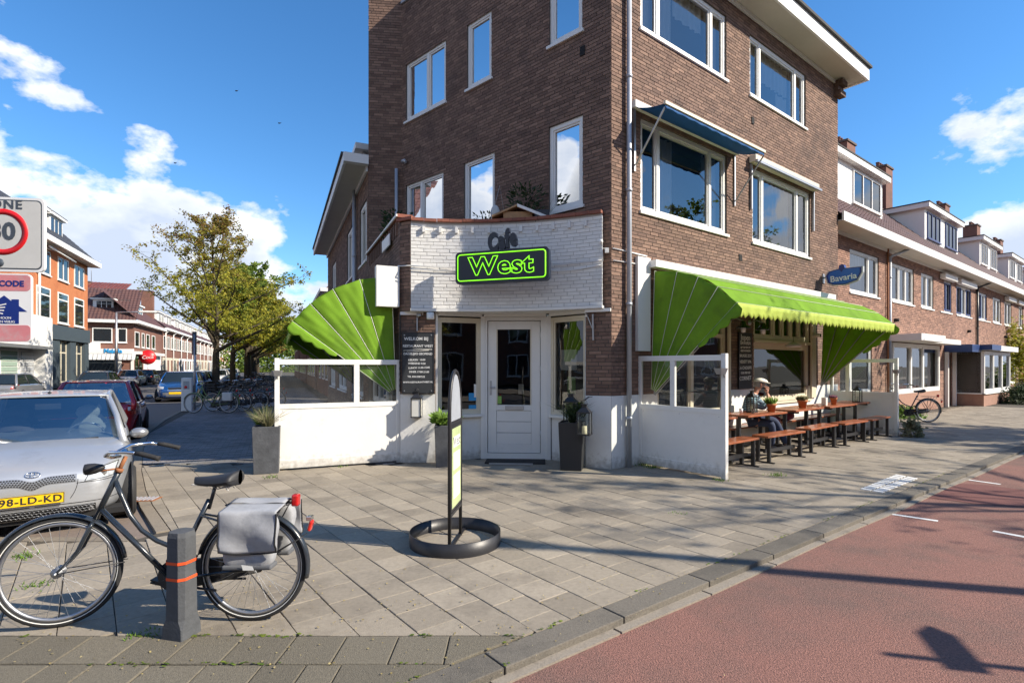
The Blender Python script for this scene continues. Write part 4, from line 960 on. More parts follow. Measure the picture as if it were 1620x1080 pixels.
# rope-light edge beside it
tag(MB().tube([fpl.p(.0, .03, 1.25+i*.05) for i in range(28)], [.010 if i % 2 else .016 for i in range(28)], 6).build('bead_strip', 'black_plastic', None), 'thin dark beaded light strip beside the opening-hours chalkboard', 'light strip')
tag(MB().tube([f2.p(L2+.03, .03, 1.05+i*.05) for i in range(30)], [.010 if i % 2 else .016 for i in range(30)], 6).build('bead_strip', 'white_plaster', None), 'pale beaded light strip beside the window right of the door', 'light strip')
chalk('beer_chalkboard', 'tall black chalkboard with beer list on the pier behind the seated man', FR, 3.93, 4.42, .02, 1.22, 2.38,
      [('Jopen', .17, .92, 0), ('BAVARIA', .105, .82, 0), ('OP TAP EN UIT', .06, .74, 0), ('GESCHONKEN', .06, .68, 0), ('BRUGSE ZOT', .085, .59, 0), ('VEDETT IPA', .09, .48, 0), ('LA CHOUFFE', .09, .37, 0), ('OOK PER FLES', .06, .28, 0), ('CORNET', .12, .18, 0)], bolts=False)
# ================================================================== ROOFS
def tile_roof(parent, fr, t0, t1, n0, z0, n1, z1, m='roof_tile', tw=.24, row=.30, name='roof_tiles', wave=.022, lift=.03):
    """pantiles as one relief sheet from the eave (n0,z0) to the ridge (n1,z1)"""
    sl = math.hypot(n1-n0, z1-z0); rows = max(2, round(sl/row)); cols = max(2, round((t1-t0)/tw))
    d = Vector(((n1-n0)/sl, (z1-z0)/sl)); up = Vector((-d.y, d.x)) if (-d.y)*1 > 0 else Vector((d.y, -d.x))
    if up.y < 0: up = -up
    mb = MB(); cu = cols*4
    for r in range(rows):
        s0, s1 = sl*r/rows, sl*(r+1)/rows+.02
        vs = []
        for (s_, h) in ((s0, 0), (s0, lift), (s1, .004)):
            for i in range(cu+1):
                t = t0+(t1-t0)*i/cu; w_ = wave*math.sin(2*math.pi*i/4) if h else 0
                q = Vector((n0, z0))+d*s_+up*(h+w_); vs.append(fr.p(t, q.x, q.y))
        fs = []
        for k in range(2):
            for i in range(cu): fs.append((k*(cu+1)+i, k*(cu+1)+i+1, (k+1)*(cu+1)+i+1, (k+1)*(cu+1)+i))
        mb.add(vs, fs, False)
    return mb.build(name, m, parent, kind='stuff')
def chimney(parent, fr, t, n, z0, z1, w_=.7, d=.55, m='far_brick', pots=3):
    c = MB().fb(fr, t-w_/2, t+w_/2, n-d/2, n+d/2, z0, z1).build('chimney', m, parent)
    MB().fb(fr, t-w_/2-.05, t+w_/2+.05, n-d/2-.05, n+d/2+.05, z1, z1+.09).build('chimney_cap', 'mortar_row', c)
    mb = MB()
    for k in range(pots): mb.lathe(fr.p(t-w_/2+w_*(k+.5)/pots, n, z1+.09), (0, 0, 1), [(.09, 0), (.075, .18), (.10, .20), (.10, .23), (0, .23)], 10)
    mb.build('chimney_pot', 'far_brick', c)
def dormer(parent, fr, t0, t1, nf, nb, z0, z1, wins, m='white_paint', side='white_paint', frame='white_paint', over=.22):
    mb = MB(); mb.fb(fr, t0, t1, nb, nf, z0, z1); d = mb.build('dormer', m, parent)
    mb = MB(); mb.fb(fr, t0-over, t1+over, nb, nf+over, z1, z1+.20); mb.build('dormer_roof', 'white_paint', d)
    mb = MB(); mb.fb(fr, t0-over-.02, t1+over+.02, nb, nf+over+.02, z1+.20, z1+.25); mb.build('dormer_felt', 'roof_felt', d)
    for (a, b, fm) in wins:
        mb = MB(); za, zb = z0+.30, z1-.10; fw = .06
        mb.fb(fr, a, b, nf, nf+.04, za, za+fw); mb.fb(fr, a, b, nf, nf+.04, zb-fw, zb)
        k = 3 if b-a > 1.1 else 2
        for i in range(k+1): x_ = a+(b-a-fw)*i/k; mb.fb(fr, x_, x_+fw, nf, nf+.042, za+fw, zb-fw)
        mb.fb(fr, a-.05, b+.05, nf, nf+.08, za-.05, za)
        mb.build('dormer_window', fm, d)
        mb = MB(); mb.fb(fr, a+fw, b-fw, nf, nf+.015, za+fw, zb-fw); mb.build('dormer_pane', 'glass_dark', d)
    return d
# ================================================================== ROW HOUSES ON THE RIGHT
W = FW
cuts = [9.08, 20.9, 28.3, 36.1, 44, 52]
wr = [(11.12, 13.51), (14.72, 17.05), (17.9, 19.45), (20.35, 22.0), (22.75, 25.25), (26.3, 28.9), (29.6, 31.4), (32.3, 34.1), (35.0, 37.3), (38.4, 40.6), (42.2, 44.6), (45.5, 47.6)]
lab = ['brown brick terraced house joined to the corner building, with a low white shopfront bay', 'terraced brick house with a dark blue door canopy and a projecting white bay',
       'third terraced brick house on the right, behind the climbing hedge', 'fourth terraced brick house near the right edge', 'farthest brick terraced house at the right edge of the photo']
frames = ['white_paint', 'navy_frame', 'white_paint', 'white_paint', 'white_paint']
ED = 5.58
for i in range(5):
    a, b = cuts[i], cuts[i+1]
    h = empty('terraced_house', W.p((a+b)/2, 0, 0), 0, lab[i], 'house', 'brick terraced houses along the right street')
    pth = Path([W.p(a), W.p(b)])
    ws = [w_ for w_ in wr if a-.1 <= (w_[0]+w_[1])/2 < b]
    holes = [(w_[0]-a, w_[1]-a, 3.9, 5.2) for w_ in ws]
    gf = []
    if i == 0: gf = [(10.4, 12.9, .85, 2.5), (14.6, 20.0, .72, 2.5)]
    if i == 1: gf = [(21.0, 22.0, 0.02, 2.15)]
    if i >= 2: gf = [(a+.8, a+1.8, 0.02, 2.2), (a+2.6, b-.8, .7, 2.3)]
    allh = holes+[(g[0]-a, g[1]-a, g[2], g[3]) for g in gf]
    mb = MB(); wall_sheet(mb, pth, 0, b-a, -.02, ED+.1, allh, 1); mb.build('wall', 'mortar_row', h)
    if i < 3:
        mb = MB()
        for (p, q, z0, z1) in lay(pth, 0.01, ED+.05, allh): brick_box(mb, pth, p, q, z0, z1, 1, depth=.008)
        mb.build('brickwork', 'brick_row', h, kind='stuff')
    else: mb = MB(); wall_sheet(mb, pth, 0, b-a, -.02, ED+.1, allh, 1, n_off=.01, reveal=.01); mb.build('wall', 'brick_row', h)
    for k, w_ in enumerate(ws):
        two = (w_[0] < 13.6)
        ms = [w_[0]+(w_[1]-w_[0])*.66] if two else ([w_[0]+(w_[1]-w_[0])*.36, w_[0]+(w_[1]-w_[0])*.66] if w_[1]-w_[0] > 1.9 else [(w_[0]+w_[1])/2])
        wo_ = window(h, W, w_[0], w_[1], 3.9, 5.2, ms, gm='glass_up', n=-.03, room=.5, fw=.07, curt=[cur(w_[0]+.1, w_[0]+(w_[1]-w_[0])*(.3 if k % 2 else .9), 3.98, 5.12)])
        if frames[i] == 'navy_frame':
            ed = [w_[0]+.07]+[x_ for q in ms for x_ in (q-.04, q+.04)]+[w_[1]-.07]
            for q in range(0, len(ed), 2):
                if q == 2 and len(ed) > 4: continue
                p0, p1 = ed[q], ed[q+1]; mb = MB()
                mb.fb(W, p0, p1, -.05, -.005, 5.08, 5.13); mb.fb(W, p0, p1, -.05, -.005, 3.97, 4.03); mb.fb(W, p0, p0+.05, -.05, -.005, 4.03, 5.08); mb.fb(W, p1-.05, p1, -.05, -.005, 4.03, 5.08)
                mb.build('casement', 'navy_frame', wo_)
        if w_[0] > 20 and w_[0] != 26.3 and w_[0] != 29.6:
            mb = MB(); mb.fb(W, w_[0]-.08, w_[1]+.08, .01, .22, 5.20, 5.42); mb.build('shutter_box', 'white_paint', wo_, bevel=.03)
    # eaves and roof
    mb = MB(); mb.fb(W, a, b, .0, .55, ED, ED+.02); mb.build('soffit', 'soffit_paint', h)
    mb = MB(); mb.fb(W, a, b, .55, .60, ED-.01, ED+.24); mb.fb(W, a, b, .012, .05, ED-.09, ED-.002); mb.build('gutter', 'white_paint', h)
    tile_roof(h, W, a, b, .50, ED+.18, -4.65, ED+.18+5.1, tw=.25, row=.31)
    mb = MB(); mb.face([W.p(a, -4.65, ED+5.22), W.p(b, -4.65, ED+5.22), W.p(b, -9.6, ED+.2), W.p(a, -9.6, ED+.2)]); mb.face([W.p(a, .4, ED+.05), W.p(a, -4.65, ED+5.22), W.p(a, -9.6, ED+.2)]); mb.face([W.p(b, .4, ED+.05), W.p(b, -4.65, ED+5.22), W.p(b, -9.6, ED+.2)])
    mb.fb(W, a, b, -9.7, -9.5, 0, ED+.2); mb.build('back_roof', 'roof_slate', h)
    mb = MB(); mb.tube([W.p(a, -4.65, ED+5.3), W.p(b, -4.65, ED+5.3)], .12, 8); mb.build('ridge', 'roof_tile', h)
    mid = (a+b)/2
    ds = {0: (9.2, 16.75), 1: (21.9, 27.2), 2: (31.6, 35.8), 3: (39, 43.4), 4: (46.6, 51)}[i]
    t0, t1 = ds; q = (t1-t0); fm = 'white_paint' if i != 1 else 'navy_frame'
    dormer(h, W, t0, t1, -.90, -3.4, 7.0, 8.55, [(t0+q*.06, t0+q*.42, fm), (t0+q*.58, t0+q*.94, fm)] if i else [(13.9, 16.5, fm), (9.6, 12.0, fm)], side='slate_paint')
    chimney(h, W, {0: 20.3, 1: 25.2, 2: 35.6, 3: 43.5, 4: 51}[i], -3.6, 8.6, 11.7, .95, .8, pots=4)
    tpipe = {0: 14.35, 1: 26.1, 3: 40.8}.get(i)
    if tpipe:
        downpipe(h, W, tpipe, .07, 2.62 if i == 1 else 0.02, ED-.25, .045, 'zinc' if i == 0 else 'black_metal')
        mb = MB(); mb.tube([W.p(tpipe, .07, ED-.28), W.p(tpipe+.1, .12, ED-.2), W.p(tpipe+.5, .45, ED+.0)], .045, 8); mb.build('pipe_bend', 'zinc' if i == 0 else 'black_metal', h)
        if i == 0: mb = MB(); mb.tube([W.p(tpipe-.16, .06, 0.02), W.p(tpipe-.16, .06, ED)], .03, 8); mb.build('pipe', 'rust', h)
    mb = MB(); mb.lathe(W.p(mid, .02, 3.25), v3(W.n), [(0, .12), (.05, .12), (.07, 0), (0, 0)], 10); mb.build('vent', 'dark', h)
    # ground floor
    if i == 0:
        window(h, W, 10.4, 12.9, .85, 2.5, (11.3,), m='white_paint', gm='glass_door', room=.8, curt=[cur(10.5, 11.2, .95, 2.4)])
        window(h, W, 14.6, 20.0, .72, 2.48, (16.5, 17.9), fw=.12, m='white_paint', gm='glass_up', n=.08, depth=.1, room=.7, curt=[cur(14.8, 16.3, .8, 1.6, 'curtain_green'), cur(18.1, 19.8, .8, 2.35, 'curtain_green'), cur(16.6, 17.8, .85, 2.3, 'curtain_white')])
        mb = MB(); mb.fb(W, 14.3, 17.0, .0, .95, 2.52, 2.74); mb.fb(W, 17.02, 20.6, .0, .62, 2.52, 2.70); mb.build('canopy', 'white_paint', h)
        mb = MB(); mb.fb(W, 14.7, 20.0, .012, .1, 0, .70); mb.build('low_wall', 'brick_row', h)
    if i == 1:
        mb = MB(); mb.fb(W, 20.95, 22.4, .0, .9, 2.25, 2.55); mb.build('canopy', 'blue_paint', h)
        mb = MB(); mb.fb(W, 21.1, 22.0, -.10, -.05, .02, 2.12); d_ = mb.build('door', 'wood', h)
        mb = MB(); mb.fb(W, 21.35, 21.75, -.05, -.04, 1.2, 1.9); mb.build('pane', 'glass_dark', d_)
        for t_ in (20.93, 22.08): MB().fb(W, t_, t_+.12, .02, .14, 0, 2.25).build('porch_post', 'white_paint', h)
    if i == 1:
        t0, t1 = 22.5, 27.6; nb = .98
        bay = Fac(W.p(0, nb), W.a, W.n)
        window(h, bay, t0, t1, .55, 2.3, [t0+(t1-t0)*.33, t0+(t1-t0)*.66], fw=.12, gm='glass_up', n=.0, depth=.1, room=.9, curt=[cur(t0+.2, t0+(t1-t0)*.3, .6, 1.9, 'curtain_green'), cur(t0+(t1-t0)*.7, t1-.15, .7, 1.7, 'curtain_green')])
        sd_ = Fac(W.p(t0, 0), (W.n.x, W.n.y), (-W.a.x, -W.a.y))
        window(h, sd_, .05, nb-.10, .55, 2.3, (), fw=.12, gm='glass_up', n=.0, depth=.1, room=.9, nm='bay_side')
        mb = MB(); mb.fb(W, t0-.25, t1+.2, .0, nb+.25, 2.33, 2.55); mb.build('bay_roof', 'white_paint', h)
        MB().fb(W, t0-.30, t0+1.4, .9, nb+.30, 2.34, 2.56).build('canopy_end', 'blue_paint', h)
        mb = MB(); mb.fb(W, t0+.02, t1-.02, .012, nb-.02, 0, .50); mb.build('low_wall', 'brick_row', h)
    if i >= 2:
        window(h, W, a+2.6, b-.8, .7, 2.3, ((a+b)/2+1,), gm='glass_up', room=.6)
        mb = MB(); mb.fb(W, a+.8, a+1.8, -.1, -.05, .02, 2.18); mb.build('door', 'wood', h)
# skylight on the first roof
# ================================================================== LEFT WING ON THE LEFT STREET
LW = empty('street_wing', FL.p(9, -.3), 0, 'low brown brick wing with deep overhanging white eave running along the left street', 'building')
pth = Path([FL.p(3.63), FL.p(14.8)]); WE = 6.42
wl = [(3.85, 5.05, 4.25, 5.75), (6.05, 7.9, 4.25, 5.75), (11.3, 12.9, 4.25, 5.6)]
gl = [(4.4, 6.4, .9, 2.6), (8, 10.5, .9, 2.6), (11.6, 13.6, .9, 2.6)]
holes = [(w_[0]-3.63, w_[1]-3.63, w_[2], w_[3]) for w_ in wl+gl]
mb = MB(); wall_sheet(mb, pth, 0, pth.L, -.02, WE+.05, holes, -1); mb.build('wall', 'mortar', LW)
mb = MB()
for (p, q, z0, z1) in lay(pth, .05, WE, holes): brick_box(mb, pth, p, q, z0, z1, -1)
mb.build('brickwork', 'brick_wall', LW, kind='stuff')
for w_ in wl: window(LW, FL, *w_, ((w_[0]+w_[1])/2,) if w_[1]-w_[0] > 1.5 else (w_[0]+.35,), gm='glass_up', fw=.09)
for w_ in gl: window(LW, FL, *w_, ((w_[0]+w_[1])/2,), gm='glass_door', fw=.08, room=.8)
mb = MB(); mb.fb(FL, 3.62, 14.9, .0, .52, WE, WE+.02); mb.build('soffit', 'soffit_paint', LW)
mb = MB(); mb.fb(FL, 3.62, 14.95, .52, .58, WE-.03, WE+.20); mb.fb(FL, 3.45, 3.62, .02, .58, WE-.01, WE+.20); mb.fb(FL, 3.64, 14.9, .01, .06, WE-.12, WE-.003); mb.build('fascia', 'white_paint', LW)
mb = MB(); mb.fb(FL, 3.66, 14.95, -6, .62, WE+.20, WE+.27); mb.build('roof', 'roof_felt', LW)
mb = MB(); mb.fb(FL, 5.2, 9.0, -3, -.10, WE+.28, 7.35); mb.build('roof_storey', 'white_paint', LW)
mb = MB(); mb.fb(FL, 5.0, 9.2, -3.1, .12, 7.35, 7.5); mb.build('roof_fascia', 'white_paint', LW)
mb = MB(); mb.fb(FL, 14.7, 14.8, -6, -.02, 0, WE); mb.build('end_wall', 'far_brick', LW)
downpipe(LW, FL, 5.55, .08, .02, WE-.02, .05)
# red roofed houses farther on along the left street
for i, (a, b, e, rz_, lb) in enumerate(((19.5, 30, 5.6, 9.6, 'house with a steep red tiled roof beyond the low eaved wing'), (31, 44, 5.6, 9.4, 'brick house half hidden by the trees behind the red roofed one'), (45, 62, 6, 9.6, 'long brick house farthest along the near side of the left street'), (64, 84, 6, 9.8, 'last brick house seen through the trees on the near side'))):
    h = empty('street_house', FL.p((a+b)/2, -.5), 0, lb, 'house')
    mb = MB(); mb.fb(FL, a, b, -7, -.5, 0, e); mb.build('wall', 'far_brick', h)
    tile_roof(h, FL, a-.1, b+.1, -.2, e-.1, -3.8, rz_, 'roof_tile_red', tw=.3, row=.36)
    mb = MB(); mb.face([FL.p(a, -.4, e), FL.p(a, -3.8, rz_-.03), FL.p(a, -7, e)]); mb.build('gable', 'roof_tile_red', h)
    mb = MB(); mb.fb(FL, a-.15, b+.15, -.5, .0, e-.14, e+.04); mb.build('gutter', 'white_paint', h)
    k = a+1
    while k < b-2:
        for zz in (.9, 3.7):
            f_ = MB().fb(FL, k, k+1.4, -.5, -.45, zz, zz+1.4).build('window', 'white_paint', h)
            MB().fb(FL, k+.09, k+1.31, -.45, -.44, zz+.09, zz+1.31).build('pane', 'glass_dark', f_)
        k += 2.6
# ================================================================== FAR SIDE OF THE LEFT STREET
def simple_window(parent, fr, t0, t1, z0, z1, nb=2, transom=0, m='white_paint', n=.0, g='glass_dark'):
    mb = MB(); fw = .10
    mb.fb(fr, t0, t1, n, n+.05, z1-fw, z1); mb.fb(fr, t0, t1, n, n+.05, z0, z0+fw)
    for i in range(nb+1): x_ = t0+(t1-t0-fw)*i/nb; mb.fb(fr, x_, x_+fw, n, n+.052, z0+fw, z1-fw)
    if transom: mb.fb(fr, t0+fw, t1-fw, n, n+.045, z1-transom-fw/2, z1-transom+fw/2)
    mb.fb(fr, t0-.05, t1+.05, n, n+.12, z0-.08, z0)
    w_ = mb.build('window', m, parent)
    MB().fb(fr, t0+fw, t1-fw, n, n+.02, z0+fw, z1-fw).build('pane', g, w_)
    return w_
OB = empty('orange_building', FF.p(44, 0), 0, 'three-storey orange brick house with slate blue shopfront and twin roof dormers', 'building')
oa, ob_ = 34.2, 48.9
mb = MB(); mb.fb(FF, oa, ob_, -9, 0, 4.4, 10.4); mb.build('wall', 'orange_brick', OB)
mb = MB(); mb.fb(FF, 38.3, ob_+.0, -.02, .18, 3.65, 4.75); mb.build('shop_fascia', 'slate_paint', OB)
mb = MB(); mb.fb(FF, oa, ob_, -9, -.25, 0, 4.39); mb.build('shop_wall', 'interior_light', OB)
for a, b in ((38.3, 38.5), (40.4, 42.0), (44.3, 45.6), (47.9, 48.9)): MB().fb(FF, a, b, -.24, .08, 0, 3.64).build('pier', 'slate_paint', OB)
for a, b in ((38.5, 40.4), (42.0, 44.3), (45.6, 47.9)): simple_window(OB, FF, a, b, .35, 3.6, 2, .9, 'cream_paint', n=-.22)
xs = [(38.95, 40.35), (42.3, 43.85), (45.6, 46.95)]
xs = [(FF.t(p), FF.t(q)) for p, q in ((57, 79), (91, 107.5), (117, 132))]
for a, b in xs:
    simple_window(OB, FF, a, b, 8.25, 10.0, 2); simple_window(OB, FF, a, b, 4.95, 7.3, 1, .55)
simple_window(OB, FF, 35.0, 36.4, 8.25, 10.0); simple_window(OB, FF, 35.0, 36.4, 4.95, 7.3)
mb = MB(); mb.fb(FF, oa, ob_+.3, 0, .8, 10.4, 10.46); mb.build('soffit', 'soffit_paint', OB)
mb = MB(); mb.fb(FF, oa, ob_+.4, .8, .9, 10.36, 10.75); mb.fb(FF, ob_+.3, ob_+.4, -.2, .8, 10.36, 10.75); mb.build('gutter', 'white_paint', OB)
tile_roof(OB, FF, oa, ob_+.2, .8, 10.7, -3.0, 14.3, 'roof_slate', tw=.4, row=.4, wave=.008)
mb = MB(); mb.face([FF.p(ob_+.2, .7, 10.6), FF.p(ob_+.2, -3.0, 14.3), FF.p(ob_+.2, -8, 10.6)]); mb.face([FF.p(oa, .7, 10.6), FF.p(oa, -3.0, 14.3), FF.p(oa, -8, 10.6)]); mb.build('gable', 'roof_slate', OB)
for p, q in ((71, 92), (92.5, 117)):
    a, b = FF.t(p), FF.t(q); a, b = a+.5, b-.2
    dormer(OB, FF, a, b, -.7, -3.2, 11.7, 13.3, [(a+.1, b-.1, 'white_paint')], side='slate_paint', over=.25)
mb = MB(); mb.tube([FF.p(38.1, .1, 4.4), FF.p(38.1, .1, 10.0), FF.p(40.5, .3, 10.2)], .09, 8); mb.build('downpipe', 'white_paint', OB)
mb = MB(); mb.tube([FF.p(38.6, .5, 10.15), FF.p(44, .5, 9.95)], .07, 8); mb.build('drain_pipe', 'white_paint', OB)
# white low shop nearer on the same side
WS = empty('white_shop', FF.p(32, 1), 0, 'low white plastered shop with blue shutters below the traffic sign', 'building')
mb = MB(); mb.fb(FF, 22, 37.9, -4, .9, 3.0, 5.0); mb.fb(FF, 36.6, 37.9, -4, .9, 0, 2.99); mb.fb(FF, 22, 36.6, -4, .3, 0, 2.99); mb.build('wall', 'white_paint', WS)
mb = MB(); mb.fb(FF, 22, 36.9, .3, 1.25, 2.78, 2.95); mb.build('shop_canopy', 'grey_metal', WS)
for a, b in ((34.3, 36.4), (31.6, 33.9), (28.8, 31.2)):
    s_ = MB(); s_.fb(FF, a, b, .3, .36, .6, 2.7); f_ = s_.build('shutter_frame', 'white_paint', WS)
    for k in range(6): MB().fb(FF, a+.12, b-.12, .36, .40, .72+k*.32, .98+k*.32).build('shutter_slat', 'curtain_green' if b < 36 else 'sign_grey', f_)
# tall dark roofed house at far left
LHs = empty('tall_house', FF.p(20, -2), 0, 'house with a dark hipped roof whose corner shows above the speed limit sign', 'house')
mb = MB(); mb.fb(FF, 14, 31.0, -9, -.5, 5.0, 10.4); mb.build('wall', 'far_brick', LHs)
tile_roof(LHs, FF, 14, 31.0, 0, 10.3, -3.4, 14.4, 'roof_tile', tw=.4, row=.4); mb = MB(); mb.face([FF.p(31, 0, 10.3), FF.p(31, -3.4, 14.4), FF.p(31, -8, 10.4)]); mb.build('gable', 'roof_tile', LHs)
mb = MB(); mb.fb(FF, 14, 31.1, -.3, .3, 10.1, 10.3); mb.build('gutter', 'white_paint', LHs)
# corner shop
CS = empty('corner_shop', FF.p(66, 0), 0, 'brown brick corner shop with tiled mansard roof, white striped blind and round red sign', 'shop')
ca = 65.6; FS = Fac(FF.p(ca, 0), (FF.n.x, FF.n.y), (-FF.a.x, -FF.a.y))   # side facing the camera; t runs towards the street, negative = away from it
EZ = 6.6
mb = MB(); mb.fb(FF, ca, 82, -16, 0, 0, EZ); mb.build('wall', 'far_brick', CS)
simple_window(CS, FS, FS.t(146), FS.t(178), 4.35, 6.0, 1); simple_window(CS, FS, FS.t(186), FS.t(201), 4.35, 6.0, 1)
for p, q in ((213, 220), (224, 228), (231, 236), (240, 245)): simple_window(CS, FF, FF.t(p), FF.t(q), 3.9, 5.7, 1)
mb = MB(); mb.fb(FF, ca-.6, 82.2, .0, .6, EZ, EZ+.35); mb.fb(FS, -16, .0, -.02, .6, EZ, EZ+.35); mb.build('gutter', 'white_paint', CS)
tile_roof(CS, FS, -14, .3, .5, EZ+.35, -3.2, EZ+4.3, tw=.35, row=.42); tile_roof(CS, FF, ca-.3, 82, .5, EZ+.35, -3.4, EZ+4.0, tw=.35, row=.42)
tile_roof(CS, FS, -11, -1.5, -3.2, EZ+4.2, -6.5, EZ+5.4, 'roof_tile_red', tw=.35, row=.42)
dormer(CS, FS, FS.t(143), FS.t(176), -.9, -3, EZ+1.1, EZ+2.7, [(FS.t(148), FS.t(174), 'white_paint')])
a_, b_ = FF.t(199), FF.t(237); dormer(CS, FF, ca+2, ca+9, -.9, -3, EZ+1.1, EZ+2.6, [(ca+2.4, ca+5, 'white_paint'), (ca+5.6, ca+8.6, 'white_paint')])
chimney(CS, FS, -6.0, -5.4, EZ+3, EZ+5.2, 1.0, .7, pots=0); chimney(CS, FF, 81.4, -1.6, EZ+.5, EZ+5.6, 1.1, 1.4, pots=0)
mb = MB(); mb.fb(FS, -12, .0, .0, .9, 3.05, 3.6); mb.fb(FS, -8, -3.2, .02, .5, 3.6, 4.3); mb.build('shop_canopy', 'white_paint', CS)
mb = MB(); mb.fb(FF, ca-.9, 80, .0, .7, 3.0, 3.35); mb.build('shop_canopy', 'white_paint', CS)
mb = MB()
for k in range(26): mb.face([FS.p(-10+k*.4, 1.0, 3.02), FS.p(-10+k*.4+.38, 1.0, 3.02), FS.p(-10+k*.4+.36, 1.4, 2.35), FS.p(-10+k*.4+.02, 1.4, 2.35)])
mb.build('striped_blind', 'curtain_white', CS)
mb = MB(); mb.fb(FS, -9.6, -1.8, .02, .05, .8, 2.9); mb.build('shop_window', 'glass_dark', CS)
mb = MB(); mb.fb(FS, -1.6, -1.2, .02, .10, 0, 3); mb.fb(FS, -.3, .0, .02, .1, 0, 3); mb.fb(FS, -9.9, -9.6, .02, .1, 0, 3); mb.fb(FS, -9.6, 0, .02, .08, 0, .6); mb.fb(FF, ca, ca+4.5, .02, .06, 0, .6); mb.build('shop_trim', 'white_paint', CS)
mb = MB(); mb.fb(FF, ca+.3, ca+1.8, .02, .05, .7, 2.8); mb.fb(FF, ca+2.4, ca+4.0, .02, .05, .7, 2.8); mb.build('shop_window', 'glass_dark', CS)
mb = MB(); mb.fb(FF, ca+4.6, 81, .02, .08, 0, 2.95); mb.build('shop_front', 'white_plaster', CS)
text('sign_letters', 'Majella', .62, 'sticker_blue', CS, FS.p(-1.8, .95, 3.35), v3(FS.a), v3(FS.n), ext=.02, off=.02)
text('sign_letters', 'KOFFIE & BROODJES', .34, 'sign_grey', CS, FS.p(-7, .95, 3.35), v3(FS.a), v3(FS.n), ext=.01) if False else None
mb = MB(); c = FF.p(FF.t(229, .9), 1.2, 0); mb.lathe((c.x, c.y, EYE+(578-565)*c.y/F_PX), v3(FF.a), [(0, -.08), (.85, -.08), (.85, .08), (0, .08)], 24); mb.build('round_sign', 'sign_red', CS)
text('sign_letters', 'Coca', .55, 'sign_white', CS, (c.x+.04, c.y-.10, EYE+(578-565)*c.y/F_PX), (.917, .399, .08), (.399, -.917, 0), ext=.01, shear=.2)
mb = MB(); mb.tube([FS.p(-5.6, -6, EZ+5.3), FS.p(-5.6, -6, EZ+8.0)], .03, 5); mb.tube([FS.p(-6.3, -6, EZ+7.5), FS.p(-4.6, -6, EZ+8)], .02, 5); mb.tube([FS.p(-6, -6, EZ+7.1), FS.p(-5, -6, EZ+7.3)], .02, 5); mb.build('aerial', 'grey_metal', CS)
# terraced row beyond it
tt = 82.5
labs = ['first of the far brick terraced houses right of the corner shop chimney', 'second far terraced brick house beyond the corner shop', 'third far terraced brick house, behind the tree trunks', 'fourth far terraced house behind the trees', 'most distant house at the end of the left street']
for i in range(5):
    b = tt+[14, 18, 22, 28, 40][i]; h = empty('far_house', FF.p((tt+b)/2, 0), 0, labs[i], 'house', 'far brick terrace along the left street')
    z_ = 6.9
    mb = MB(); mb.fb(FF, tt, b, -9, 0, 2.9, z_); mb.build('wall', 'far_brick' if i != 4 else 'orange_brick', h)
    mb = MB(); mb.fb(FF, tt, b, -9, .02, 0, 2.88); mb.build('ground_floor', 'cream_paint' if i % 2 == 0 else 'white_plaster', h)
    k = tt+.6
    while k < b-1.6:
        simple_window(h, FF, k, k+1.9, 4.2, 6.1, 2)
        MB().fb(FF, k+.1, k+1.3, .02, .06, .2 if int(k) % 3 else .9, 2.5).build('ground_window', 'glass_dark' if int(k) % 2 else 'far_brick', h)
        k += 2.9
    mb = MB(); mb.fb(FF, tt, b, .0, .6, z_, z_+.32); mb.build('gutter', 'white_paint', h)
    tile_roof(h, FF, tt, b, .5, z_+.32, -3.6, z_+3.6, 'roof_tile', tw=.6, row=.6)
    k = tt+1.2
    while k < b-4: dormer(h, FF, k, k+4.6, -.8, -3.2, z_+1.0, z_+2.6, [(k+.3, k+2.2, 'white_paint'), (k+2.5, k+4.3, 'white_paint')], over=.2); k += 6.2
    k = tt+1.5
    while k < b: mb = MB(); mb.tube([FF.p(k, .15, 0), FF.p(k, .15, z_-.4), FF.p(k+1, .55, z_+.1)], .09, 6); mb.build('downpipe', 'white_plaster', h); k += 6.5
    tt = b+.05
# ================================================================== HOUSES ACROSS THE RIGHT STREET (seen in the window reflections)
FO = Fac(FR.p(0, 24), (-FR.a.x, -FR.a.y), (-FR.n.x, -FR.n.y))
for i, (a, b) in enumerate(((-44, -30), (-30, -18), (-18, -6), (-6, 8), (8, 22), (22, 40))):
    h = empty('facing_house', FO.p((a+b)/2, 0), 0, ['farthest', 'fifth', 'fourth', 'third', 'second', 'first'][i]+' brick house across the right street, mirrored in the windows', 'house', 'terraced houses across the right street')
    mb = MB(); mb.fb(FO, a, b, -8, 0, 0, 5.6); mb.build('wall', 'far_brick', h)
    tile_roof(h, FO, a, b, .4, 5.6, -4, 9.4, tw=.5, row=.5)
    k = a+1
    while k < b-2:
        simple_window(h, FO, k, k+1.8, 3.8, 5.2); simple_window(h, FO, k, k+1.8, .8, 2.5); k += 3
    chimney(h, FO, (a+b)/2, -4, 8.6, 10.6)

